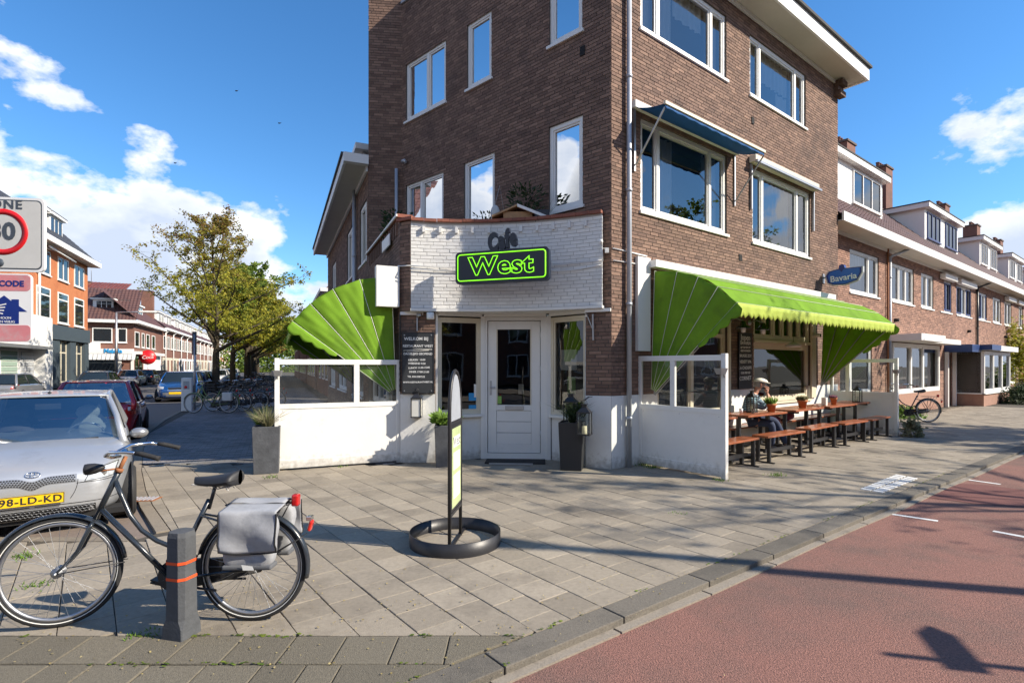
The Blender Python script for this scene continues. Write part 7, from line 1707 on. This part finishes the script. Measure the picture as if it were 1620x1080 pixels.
for (a, b, c, d) in ((-.25, .25, .375, .380), (-.25, .25, .480, .485), (-.25, -.245, .380, .480), (.245, .25, .380, .480)): mb.ab(-.0475, -.044, a, b, c, d)
mb.build('plate_border', 'plate_black', pl_, local=True)
o = text('plate_lettering', '98-LD-KD', .100, 'plate_black', None, (-.047, .0, .428), (0, -1, 0), (-1, 0, 0), ext=.0015, off=.002, space=1.12)
o.parent = pl_
mb = MB(); el = lambda cy, cz, ry, rz: [proj(cy+ry*math.cos(t_), cz+rz*math.sin(t_), .008) for t_ in [2*math.pi*i/28 for i in range(28)]]
zc_e = .680
mb.tube(el(0, zc_e, .058, .026), .0045, 6, closed=True); mb.tube(el(0, zc_e, .018, .025), .0035, 6, closed=True); mb.tube(el(0, zc_e+.010, .042, .013), .0035, 6, closed=True)
mb.build('bonnet_emblem', 'chrome', sv, local=True)
mb = MB()
for s in (-1, 1): mb.tube([(D['f0']+.02, .55*s if s > 0 else .1, D['zb']+.02), (D['f0']+.05, (.1 if s > 0 else -.5), D['zb']+.045)], .008, 6)
mb.ab(D['f0']-.02, D['f0']+.12, -.62, .62, D['zb']-.02, D['zb']+.0); mb.build('wiper', 'black_plastic', sv, local=True)
mb = MB(); mb.tube([(D['f1']+.15, .0, D['zr']), (D['f1']+.40, 0, D['zr']+.26)], .004, 5); mb.ball((D['f1']+.14, 0, D['zr']+.01), .03, .02, .015); mb.build('aerial', 'black_plastic', sv, local=True)
sv.location = (-4.76, 5.34, -.035); sv.scale = (1, 1, .945)
hd = R_(36)   # the car points at the camera; x runs rearwards along (-sin,cos)
sv.rotation_euler = (0, 0, R_(90)+hd)
# red hatchback seen from behind
rd, pt, D = car('dark red hatchback parked in front of the silver car, seen from behind', 'paint_red', L=3.8, Wd=1.68, Hh=1.48, interior=2)
seats(rd, D, 1)
for s in (1, -1): pt('tail_light', [(s*.58, .70), (s*.76, .68), (s*.76, .90), (s*.64, .90)], 'lamp_red', .008, False, 8, 8); pt('tail_light_lens', [(s*.64, .78), (s*.74, .78), (s*.74, .86), (s*.64, .86)], 'lamp_white', .012, False, 4, 4)
pt('number_plate', [(-.26, .58), (.26, .58), (.26, .69), (-.26, .69)], 'plate_yellow', .01, False, 6, 3)
pt('bumper_line', [(-.8, .52), (.8, .52), (.8, .535), (-.8, .535)], 'black_plastic', .002, False, 20, 1)
mb = MB(); mb.tube([(3.78, .0, 1.02), (3.66, .38, 1.16)], .01, 5); mb.build('rear_wiper', 'black_plastic', rd, local=True)
q = Vector((-9.35, 12.0, -.112)); e_ = Vector((math.cos(R_(90)-R_(-31)), math.sin(R_(90)-R_(-31)), 0))
def place_rear(o, rear_c, hdg, L):   # hdg: forward direction angle; x axis of the car runs rearwards
    f_ = Vector((math.cos(hdg), math.sin(hdg), 0)); o.rotation_euler = (0, 0, hdg+math.pi); o.location = Vector(rear_c)+f_*L; o.location.z = -.112
place_rear(rd, q, R_(90+31), 3.8)
# blue estate facing the camera
bv, pt, D = car('blue estate car parked facing the camera beside the parking meter', 'paint_blue', L=4.7, Wd=1.86, Hh=1.52, prof=dict(f0=.92, f1=1.45, r1=3.25, r0=3.55, wb=.90, wr=.72))
for s in (1, -1): pt('headlight', [(s*.50, .66), (s*.80, .66), (s*.80, .80), (s*.50, .76)], 'headlight', .008, nu=6, nv=4)
pt('grille', [(-.32, .58), (.32, .58), (.36, .76), (-.36, .76)], 'chrome', .006, nu=6, nv=4); pt('grille_inner', [(-.28, .61), (.28, .61), (.32, .73), (-.32, .73)], 'dark', .012, nu=6, nv=4)
pt('lower_bumper', [(-.85, .22), (.85, .22), (.88, .48), (-.88, .48)], 'paint_grey', .004, nu=10, nv=4)
pt('number_plate', [(-.26, .40), (.26, .40), (.26, .51), (-.26, .51)], 'plate_yellow', .02, nu=4, nv=2); pt('grille_badge', [(-.30, .61), (-.25, .61), (.30, .73), (.25, .73)], 'chrome', .016, nu=2, nv=4)
bv.location = G(277, 636, -.11); bv.location.z = -.112; bv.rotation_euler = (0, 0, R_(90)+R_(24))
# generic cars farther away
gc, pt, D = car('dark green car parked behind the blue estate', 'paint_green', L=4.2, Wd=1.75, Hh=1.45)
for s in (1, -1): pt('headlight', [(s*.48, .62), (s*.78, .66), (s*.78, .78), (s*.5, .74)], 'headlight', .008, nu=5, nv=3); pt('tail_light', [(s*.60, .72), (s*.80, .70), (s*.80, .92), (s*.68, .92)], 'lamp_red', .006, False, 4, 4)
pt('number_plate', [(-.26, .40), (.26, .40), (.26, .51), (-.26, .51)], 'plate_yellow', .03, nu=3, nv=2)
kt, kn = FL.tn(bv.location)
gc.location = FL.p(kt+6.2, kn+.2, -.112); gc.rotation_euler = (0, 0, R_(90)+R_(23.5))
def repaint(o, m_):
    for ch in o.children:
        if ch.name.split('.')[0] in ('body', 'roof', 'roof_pillar'):
            if ch.type == 'MESH': me = ch.data.copy(); me.materials.clear(); me.materials.append(MATS[m_]); ch.data = me
cars = [(FL.p(kt+12.5, kn+.4), 23.5, 'paint_grey', 'grey car third in the kerb row beyond the dark green one'), (FL.p(kt+25, kn+.5), 23.5, 'paint_white', 'white car parked beside the third tree'), (FL.p(kt+33, kn+.6), 23.5, 'paint_dark', 'dark car beyond the white one near the trees'), (FL.p(kt+42, kn+.6), 23.5, 'paint_white', 'distant white vehicle at the end of the kerb row'),
        (FF.p(34.5, 5.0), 205, 'paint_dark', 'dark blue car at the left edge across the street, driving away'), (FF.p(41.5, 3.2), 205, 'paint_green', 'dark green car before the slate blue shopfront'), (FF.p(50, 3.4), 205, 'paint_silver', 'silver grey car parked left of the street lamp'), (FF.p(55, 3.6), 205, 'paint_dark', 'dark car parked by the street lamp before the corner shop'),
        (FF.p(27, 3.2), 205, 'paint_grey', 'grey car across the street hidden mostly behind the silver hatchback')]
for p, a, m_, lb in cars:
    c = put(gc, Vector((p.x, p.y, -.112)), R_(90)+R_(a), lb); repaint(c, m_)
# box on the pavement before the corner shop
mb = MB(); p = FF.p(72, 1.4); mb.box(p+Z3*.55, (1.6, .5, 0), (-.3, .7, 0), (0, 0, 1.1)); tag(mb.build('waste_container', 'planter', bevel=.05), 'dark waste container on the pavement beside the corner shop', 'waste container')
# ================================================================== PEOPLE: the man seated behind the table
def skin_body(name, m, joints, edges, parent, sub=2):
    me = bpy.data.meshes.new(name); inv = PM(parent).inverted()
    me.from_pydata([tuple(inv @ Vector(j[0])) for j in joints], edges, []); me.materials.append(MATS[m])
    o = bpy.data.objects.new(name, me); COL.objects.link(o); o.parent = parent
    md = o.modifiers.new('skin', 'SKIN'); md.use_smooth_shade = True
    for i, j in enumerate(joints):
        sv_ = me.skin_vertices[0].data[i]; r_ = j[1]; sv_.radius = r_ if isinstance(r_, tuple) else (r_, r_); sv_.use_root = (i == 0)
    sb = o.modifiers.new('sub', 'SUBSURF'); sb.levels = sub; sb.render_levels = sub
    return o
def P_(t, n, z): return FR.p(t, n, z)
mt, mn = 3.72, .30
man = empty('person', P_(mt, mn, .48), 0, 'seated person in white flat cap and blue striped shirt resting the face on clasped hands', 'person')
pel = P_(mt, mn, .60)
J = [(pel, (.15, .12)), (P_(mt+.02, mn+.02, .75), (.15, .12)), (P_(mt+.06, mn+.06, .93), (.165, .12)), (P_(mt+.10, mn+.10, 1.06), (.15, .10)), (P_(mt+.13, mn+.13, 1.14), .055), (P_(mt+.17, mn+.15, 1.22), .052),
     # head
     (P_(mt+.20, mn+.17, 1.29), (.075, .088)), (P_(mt+.20, mn+.17, 1.37), (.07, .08)),
     # near arm (towards the camera: -t)
     (P_(mt-.08, mn+.12, 1.07), .062), (P_(mt-.10, mn+.24, .92), .052), (P_(mt+.02, mn+.36, .86), .043), (P_(mt+.20, mn+.36, 1.04), .034), (P_(mt+.26, mn+.31, 1.15), .026),
     # far arm
     (P_(mt+.26, mn+.02, 1.07), .062), (P_(mt+.34, mn+.14, .93), .052), (P_(mt+.38, mn+.32, .86), .043), (P_(mt+.34, mn+.32, 1.04), .034), (P_(mt+.30, mn+.28, 1.15), .026),
     # legs
     (P_(mt-.04, mn+.12, .58), .095), (P_(mt+.10, mn+.48, .56), .072), (P_(mt+.16, mn+.46, .32), .058), (P_(mt+.20, mn+.42, .10), .042),
     (P_(mt+.10, mn+.08, .58), .095), (P_(mt+.42, mn+.38, .60), .072), (P_(mt+.52, mn+.46, .34), .058), (P_(mt+.60, mn+.52, .11), .042)]
Ed = [(0, 1), (1, 2), (2, 3), (3, 4), (4, 5), (5, 6), (6, 7), (3, 8), (8, 9), (9, 10), (10, 11), (11, 12), (3, 13), (13, 14), (14, 15), (15, 16), (16, 17), (0, 18), (18, 19), (19, 20), (20, 21), (0, 22), (22, 23), (23, 24), (24, 25)]
body = skin_body('body', 'skin', J, Ed, man)
# clothes, slightly bigger shells
def grow(js, k): return [(p, (tuple(a+k for a in r_) if isinstance(r_, tuple) else r_+k)) for p, r_ in js]
SJ = grow([J[0], J[1], J[2], J[3], J[8], J[9], J[10], (J[10][0]*.45+J[11][0]*.55, .037), J[13], J[14], J[15], (J[15][0]*.45+J[16][0]*.55, .037), (P_(mt+.125, mn+.125, 1.125), .062)], .012)
skin_body('shirt', 'shirt', SJ, [(0, 1), (1, 2), (2, 3), (3, 4), (4, 5), (5, 6), (6, 7), (3, 8), (8, 9), (9, 10), (10, 11), (3, 12)], man)
TJ = grow([(pel-Z3*.03, (.15, .12)), J[18], J[19], J[20], (J[21][0], .046), J[22], J[23], J[24], (J[25][0], .046)], .013)
skin_body('trousers', 'jeans', TJ, [(0, 1), (1, 2), (2, 3), (3, 4), (0, 5), (5, 6), (6, 7), (7, 8)], man)
fw = (v3(FR.a)*.75+v3(FR.n)*.65).normalized(); sdv = Vector((-fw.y, fw.x, 0)); hc = P_(mt+.205, mn+.18, 1.325)
for k in (21, 25):
    p = J[k][0]; f_ = (fw if k == 25 else (v3(FR.n)*.9+v3(FR.a)*.4).normalized()); mb = MB()
    sd2 = Vector((-f_.y, f_.x, 0)); mb.grid(lambda u, v: Vector((p.x, p.y, .055))+f_*(.07+.15*math.cos(2*math.pi*u)*math.sin(math.pi*v))+sd2*(.05*math.sin(2*math.pi*u)*math.sin(math.pi*v))+Z3*(-.055*math.cos(math.pi*v)*(1 if v < .5 else (.9-.5*(math.cos(2*math.pi*u) > 0)*abs(math.cos(2*math.pi*u))))), 20, 12); mb.build('shoe', 'shoe', man)
mb = MB()   # hair and ears, nose
mb.grid(lambda u, v: hc-fw*.012+Vector((0, 0, .0))+sdv*(.086*math.sin(2*math.pi*u)*math.sin(math.pi*v))-fw*(.098*math.cos(2*math.pi*u)*math.sin(math.pi*v) if math.cos(2*math.pi*u) > -.1 else 0)+Z3*(-.085*math.cos(math.pi*v)), 20, 12); mb.build('hair', 'hair_grey', man)
mb = MB(); mb.ball(hc+fw*.092-Z3*.015, .017, .017, .024, 8, 6)
for s in (1, -1): mb.ball(hc+sdv*.083*s-Z3*.01-fw*.01, .014, .018, .03, 8, 6)
mb.build('nose_and_ears', 'skin', man)
mb = MB()
for s in (1, -1): mb.ball(hc+fw*.078+sdv*.032*s+Z3*.015, .011, .011, .008, 8, 6)
mb.build('eyes', 'dark', man)
mb = MB(); tilt = lambda x, y, z: hc+fw*x+sdv*y+Z3*(z-.10*max(0, x)*1)
mb.grid(lambda u, v: tilt(.125*math.cos(2*math.pi*u)*(1-v**2.2*.999)**.5*(1.25 if math.cos(2*math.pi*u) > 0 else 1), .112*math.sin(2*math.pi*u)*(1-v**2.2*.999)**.5, .050+.075*v), 28, 10)
mb.grid(lambda u, v: tilt(.10+.105*v*math.cos((u-.5)*2.6), .115*math.sin((u-.5)*2.6)*(1-.15*v), .050-.012*v), 16, 4); mb.build('cap', 'cap_white', man, solid=.008)
# hands with fingers clasped before the mouth
for s, k in ((-1, 12), (1, 17)):
    w_ = J[k][0]; hj = [(w_, (.028, .018)), (w_+Z3*.045, (.032, .017)), (w_+Z3*.075, (.034, .015))]; ed = [(0, 1), (1, 2)]
    sd3 = v3(FR.n)
    for q in range(4):
        b = w_+Z3*.08+fw*((q-1.5)*.018); b0 = len(hj)
        hj += [(b, .0095), (b+Z3*(.03+.004*(q in (1, 2)))-sdv*s*.004, .009), (b+Z3*.045-fw*.02, .008), (b+Z3*.035-fw*.045, .007)]; ed += [(2, b0), (b0, b0+1), (b0+1, b0+2), (b0+2, b0+3)]
    b0 = len(hj); hj += [(w_+Z3*.03-fw*.035, .011), (w_+Z3*.065-fw*.05, .009)]; ed += [(1, b0), (b0, b0+1)]
    skin_body('hand', 'skin', hj, ed, man, 1)
# second guest further in, lying behind the table: only a dark coat shows (cushions stand there)
# ================================================================== TREES
def tree(name, label, base, h, cr, leafm, nleaf, seed, trunk_r=.22, fork=.30, leaf=.16, bare=.0, group=None, nprim=17, low=.27, fine=1):
    """leader with primaries, secondaries and twigs; fork = height share where the boughs start"""
    rnd = random.Random(seed); r = empty(name, base, 0, label, 'tree', group); mb = MB(); tips = []; b_ = Vector(base)
    def limb(p, d, L, rad, n, bendup, seg, end=.25):
        pts = [p.copy()]; rr = [rad]; q = p.copy(); dd = d.normalized()
        for i in range(n):
            dd = (dd+Vector((rnd.uniform(-.17, .17), rnd.uniform(-.17, .17), rnd.uniform(-.06, .10)+bendup))).normalized(); q = q+dd*L/n; pts.append(q.copy()); rr.append(rad*(1-(1-end)*(i+1)/n))
        mb.tube(pts, rr, seg, caps=False); return pts, rr
    lead, lr = [], []
    q = Vector((0, 0, 0)); n = 14
    for i in range(n+1):
        lead.append(q.copy()); f_ = i/n; lr.append(trunk_r*(1.25 if i == 0 else 1)*(1-f_)**.85*(1 if f_ < fork else .75)+.012); q = q+Vector((rnd.uniform(-.10, .10)*(f_ > .15), rnd.uniform(-.10, .10)*(f_ > .15), h*.90/n))
    mb.tube(lead, lr, 10)
    for k in range(nprim):
        f_ = fork+(.93-fork)*(k/(nprim-1))**1.15; i0 = min(n-1, int(f_*n)); p = lead[i0].lerp(lead[i0+1], f_*n-i0)
        th = k*2.4+rnd.uniform(-.3, .3); g = (f_-fork)/(.93-fork); L = cr*(.95+.15*math.sin(min(1, g*2)*math.pi/2)-.78*g**1.6)*rnd.uniform(.82, 1.12); up = .42+.55*g+rnd.uniform(-.1, .15)
        pts, rr = limb(p, Vector((math.cos(th), math.sin(th), up)), L*1.12, max(.02, lr[i0]*(.62 if g < .3 else .55)), 6, .02, 6)
        for j in range(7):
            s_ = .22+.78*(j/6); i1 = min(5, int(s_*6)); p1 = pts[i1].lerp(pts[i1+1], min(1, s_*6-i1)); d1 = (pts[i1+1]-pts[i1]).normalized(); az = rnd.uniform(0, 6.28)
            sd = (d1*.55+Vector((math.cos(az), math.sin(az), rnd.uniform(-.25, .6)))*.8)
            pt2, r2 = limb(p1, sd, L*rnd.uniform(.28, .46)*(1.1-.4*s_), max(.010, rr[i1]*.5), 4, .02, 4)
            for m_ in range(5*fine):
                i2 = rnd.randint(1, 3); p2 = pt2[i2].lerp(pt2[i2+1], rnd.random()); az = rnd.uniform(0, 6.28); d2 = Vector((math.cos(az), math.sin(az), rnd.uniform(-.2, .8)))
                pt3, r3 = limb(p2, d2, L*rnd.uniform(.10, .22), .007, 3, .02, 3)
                tips.append((pt3[1], pt3[2], pt3[3]))
    mb.v = [tuple(Vector(v)+b_) for v in mb.v]; mb.build('trunk', 'bark', r)
    ms = leafm if isinstance(leafm, (list, tuple)) else [leafm]; lfs = [MB() for _ in ms]
    clump = [rnd.random() for _ in tips]
    ztop = max(t_[2].z for t_ in tips); zlo = h*fork
    for _ in range(nleaf):
        ti = rnd.randrange(len(tips)); t_ = tips[ti]; a = t_[0].lerp(t_[2], rnd.random()**.8)
        g = (a.z-zlo)/(ztop-zlo); rad_ = math.hypot(a.x, a.y)/cr
        if rnd.random() < bare*(.25+.75*g)*(.4+.6*min(1, rad_))+(.35 if clump[ti] < .3 else 0): continue
        p = a+Vector((rnd.gauss(0, .10), rnd.gauss(0, .10), rnd.gauss(0, .09)))+b_; s = leaf*rnd.uniform(.6, 1.25)
        d_ = Vector((rnd.uniform(-1, 1), rnd.uniform(-1, 1), rnd.uniform(-.9, .4))).normalized(); x = d_.orthogonal().normalized(); x = (Matrix.Rotation(rnd.uniform(0, 6.28), 3, d_) @ x)*s*.36
        q = g+rnd.uniform(-.3, .3)+.15*(rad_-.5); idx = 0 if len(ms) == 1 else min(len(ms)-1, max(0, int(q*len(ms))))
        lfs[idx].face([p, p+d_*s*.45-x, p+d_*s, p+d_*s*.45+x])
    for i, m_ in enumerate(ms):
        if lfs[i].f: lfs[i].build('crown', m_, r, kind='stuff')
    return r
t1_ = Vector((-19.9, 36.2, -.0))
tree('street_tree', 'large sparse autumn tree with yellow and brown leaves above the bicycles', t1_, 12.3, 4.9, ['leaf_yellow', 'leaf_yellow', 'leaf_olive', 'leaf_autumn'], 38000, 8, .25, .24, leaf=.145, bare=.78, nprim=22, group='trees along the left street kerb')
tree('street_tree', 'second street tree, with a reddish sunlit trunk behind the big one', Vector((-23.6, 45.5, 0)), 10.5, 4.2, ['leaf_yellow', 'leaf_olive'], 13000, 9, .25, .30, leaf=.22, bare=.3, group='trees along the left street kerb')
tree('street_tree', 'third street tree with a dark forked trunk', Vector((-22.9, 46.5, 0)), 10.8, 4.5, ['leaf_yellow', 'leaf_green'], 14000, 12, .25, .28, leaf=.22, group='trees along the left street kerb')
for i, (t, n, hh, m_, lb) in enumerate(((52, 4.8, 11, 'leaf_yellow', 'yellow-green street tree just beyond the third trunk'), (62, 4.8, 11, 'leaf_green', 'green street tree farther down the pavement'), (74, 5, 11.5, 'leaf_green', 'distant green street tree over the far bicycles'), (90, 5, 12, 'leaf_olive', 'very distant olive street tree at the end of the pavement'), (110, 6, 12, 'leaf_autumn', 'reddish brown tree closing the view down the street'))):
    tree('street_tree', lb, FL.p(t, n), hh, 4.6, m_, 8500, 20+i, .28, .28, leaf=.32, group='trees along the left street kerb')
tree('street_tree', 'bare-topped street tree across the red path casting branch shadows on the tiles', Vector((15.5, 4.4, 0)), 12.0, 3.8, ['leaf_olive', 'leaf_autumn'], 1200, 31, .2, .42, leaf=.16, bare=.4, group='trees across the right street')
tree('street_tree', 'street tree across the right street farther along, casting shade near the far screen', Vector((22.5, 10.2, 0)), 10.0, 4.4, ['leaf_olive', 'leaf_green'], 16000, 33, .22, .30, leaf=.2, group='trees across the right street')
tree('street_tree', 'street tree standing behind the photographer across the right street', Vector((9.5, -9, 0)), 9.0, 3.8, ['leaf_olive', 'leaf_green'], 7000, 37, .22, .30, leaf=.2, group='trees across the right street')
# hedge and bushes on the right
def bush(name, label, c, rx, ry, rz, m, n, leaf=.10, seed=3, cat='bush'):
    rnd = random.Random(seed); mb = MB()
    for _ in range(n):
        a, b = rnd.uniform(0, 6.28), rnd.uniform(-.2, 1.5); k = rnd.uniform(.55, 1.05)*(1+.12*math.sin(a*5)+.1*math.sin(b*7+a*3))
        p = Vector(c)+Vector((rx*math.cos(a)*math.cos(b)*k, ry*math.sin(a)*math.cos(b)*k, max(0.01, rz*math.sin(b)*k))); d_ = Vector((rnd.uniform(-1, 1), rnd.uniform(-1, 1), rnd.uniform(-.3, 1))).normalized(); x = d_.orthogonal().normalized()*leaf*.35; s = leaf*rnd.uniform(.6, 1.3)
        mb.face([p, p+d_*s*.5-x, p+d_*s, p+d_*s*.5+x])
    return tag(mb.build(name, m), label, cat)
bush('clipped_bush', 'dark green bushes before the projecting white bay on the right', W.p(26.0, 1.6), 1.0, .7, .75, 'leaf_dark', 2600, .10)
bush('grey_bush', 'grey-green bush at the right end of the projecting bay', W.p(29.4, 1.7), 1.1, .9, 1.0, 'leaf_dark', 3000, .11, 5)
bush('hedge', 'bright green hedge at the right edge of the photo', W.p(34.0, 1.8), 1.4, 1.1, 1.7, 'leaf_green', 4200, .14, 7, 'hedge')
bush('climbing_plant', 'yellow-green climber covering the house wall at the right edge', W.p(33.2, .4, .0), 1.8, .7, 3.6, 'leaf_yellow', 5200, .16, 9, 'climber')
bush('wall_plants', 'bright green low plants under the shop bay behind the parked bicycle', W.p(13.9, .5), .8, .35, .35, 'leaf_grass', 1500, .09, 11, 'plants')
bush('weed_tuft', 'tall dry weeds at the foot of the far screen post', FR.p(8.75, 1.75), .22, .22, .38, 'leaf_dry', 400, .10, 13, 'weeds')
bush('far_trees', 'soft green mass of trees closing the end of the left street', FL.p(150, 2), 16, 10, 11, 'leaf_green', 9000, .8, 21, 'trees')
# weeds in the joints, fallen bits
rnd = random.Random(4); mb = MB()
for (c, n, L) in ((FR.p(.66, .35), 60, .10), (FR.p(.7, .1), 50, .1), (G(1228, 752), 60, .07), (G(1138, 760), 30, .06), (FL.p(.0, 1.0), 30, .05), (G(427, 755), 40, .05), (G(230, 1003), 40, .03), (G(60, 925), 60, .04), (G(38, 880), 80, .05), (G(1075, 812), 20, .03)):
    for _ in range(n):
        th = rnd.uniform(0, 6.28); p = Vector(c)+Vector((rnd.gauss(0, .06), rnd.gauss(0, .05), 0)); l = L*rnd.uniform(.4, 1.2); d_ = Vector((math.cos(th)*.8, math.sin(th)*.8, .9)).normalized(); x = Vector((-math.sin(th), math.cos(th), 0))*.006
        mb.face([p-x, p+x, p+d_*l])
mb.build('weeds', 'leaf_grass', kind='stuff')
mb = MB()
for _ in range(1000):
    y = rnd.uniform(2.9, 14)**1.0; x = rnd.uniform(-1, 1)*y*.95
    if rnd.random() < .45: y = rnd.uniform(2.95, 4.6); x = rnd.uniform(-3.2, 1.5)
    if FR.tn((x, y, 0))[1] > 3.6+.0 and rnd.random() < .9: continue
    if FR.tn((x, y, 0))[1] < .1 and x > 0: continue
    z = .006 if FR.tn((x, y, 0))[1] < 3.6 else -.045
    s = rnd.uniform(.003, .010); a = rnd.uniform(0, 6.28); mb.face([(x+s*math.cos(a+k)*(1 if k % 2 else .6), y+s*math.sin(a+k), z+rnd.uniform(0, .006)) for k in (0, 1.3, 3.1, 4.4)])
mb.build('fallen_bits', 'leaf_bits', kind='stuff')
mb = MB()
for _ in range(900):     # moss and weeds filling joints near the kerb rows
    k = rnd.random(); x = rnd.uniform(-4.2, .0); y = rnd.choice((BY1, BY0+.0, BY1+.0))+rnd.gauss(0, .012); 
    if k > .6: t = rnd.uniform(-6, 4); n = KN(t)-.205+rnd.gauss(0, .01); q = FR.p(t, n); x, y = q.x, q.y
    if math.sin(x*3.1+1)+math.sin(x*7.7) < .1: continue
    s = rnd.uniform(.006, .018); a = rnd.uniform(0, 6.28); mb.face([(x+s*math.cos(a+j), y+.5*s*math.sin(a+j), .004+.004*(j > 3)) for j in (0, 1.6, 3.1, 4.7)])
mb.build('moss', 'leaf_green', kind='stuff')
# birds
for i, (x_, y_) in enumerate(((374, 144), (442, 195), (277, 258))):
    d_ = 60; c = Vector(((x_-810)/F_PX*d_, d_, EYE+(578-y_)*d_/F_PX)); mb = MB(); mb.ball(c, .16, .07, .06, 8, 6)
    mb.face([c, c+Vector((-.05, .1, .02)), c+Vector((-.25, .05, .16))]); mb.face([c, c+Vector((.05, .1, .02)), c+Vector((.25, .05, .14))]); tag(mb.build('bird', 'dark'), ['small dark bird high in the blue sky, upper left one', 'small dark bird in the sky, rightmost one', 'small dark bird before the clouds, lowest one'][i], 'bird')
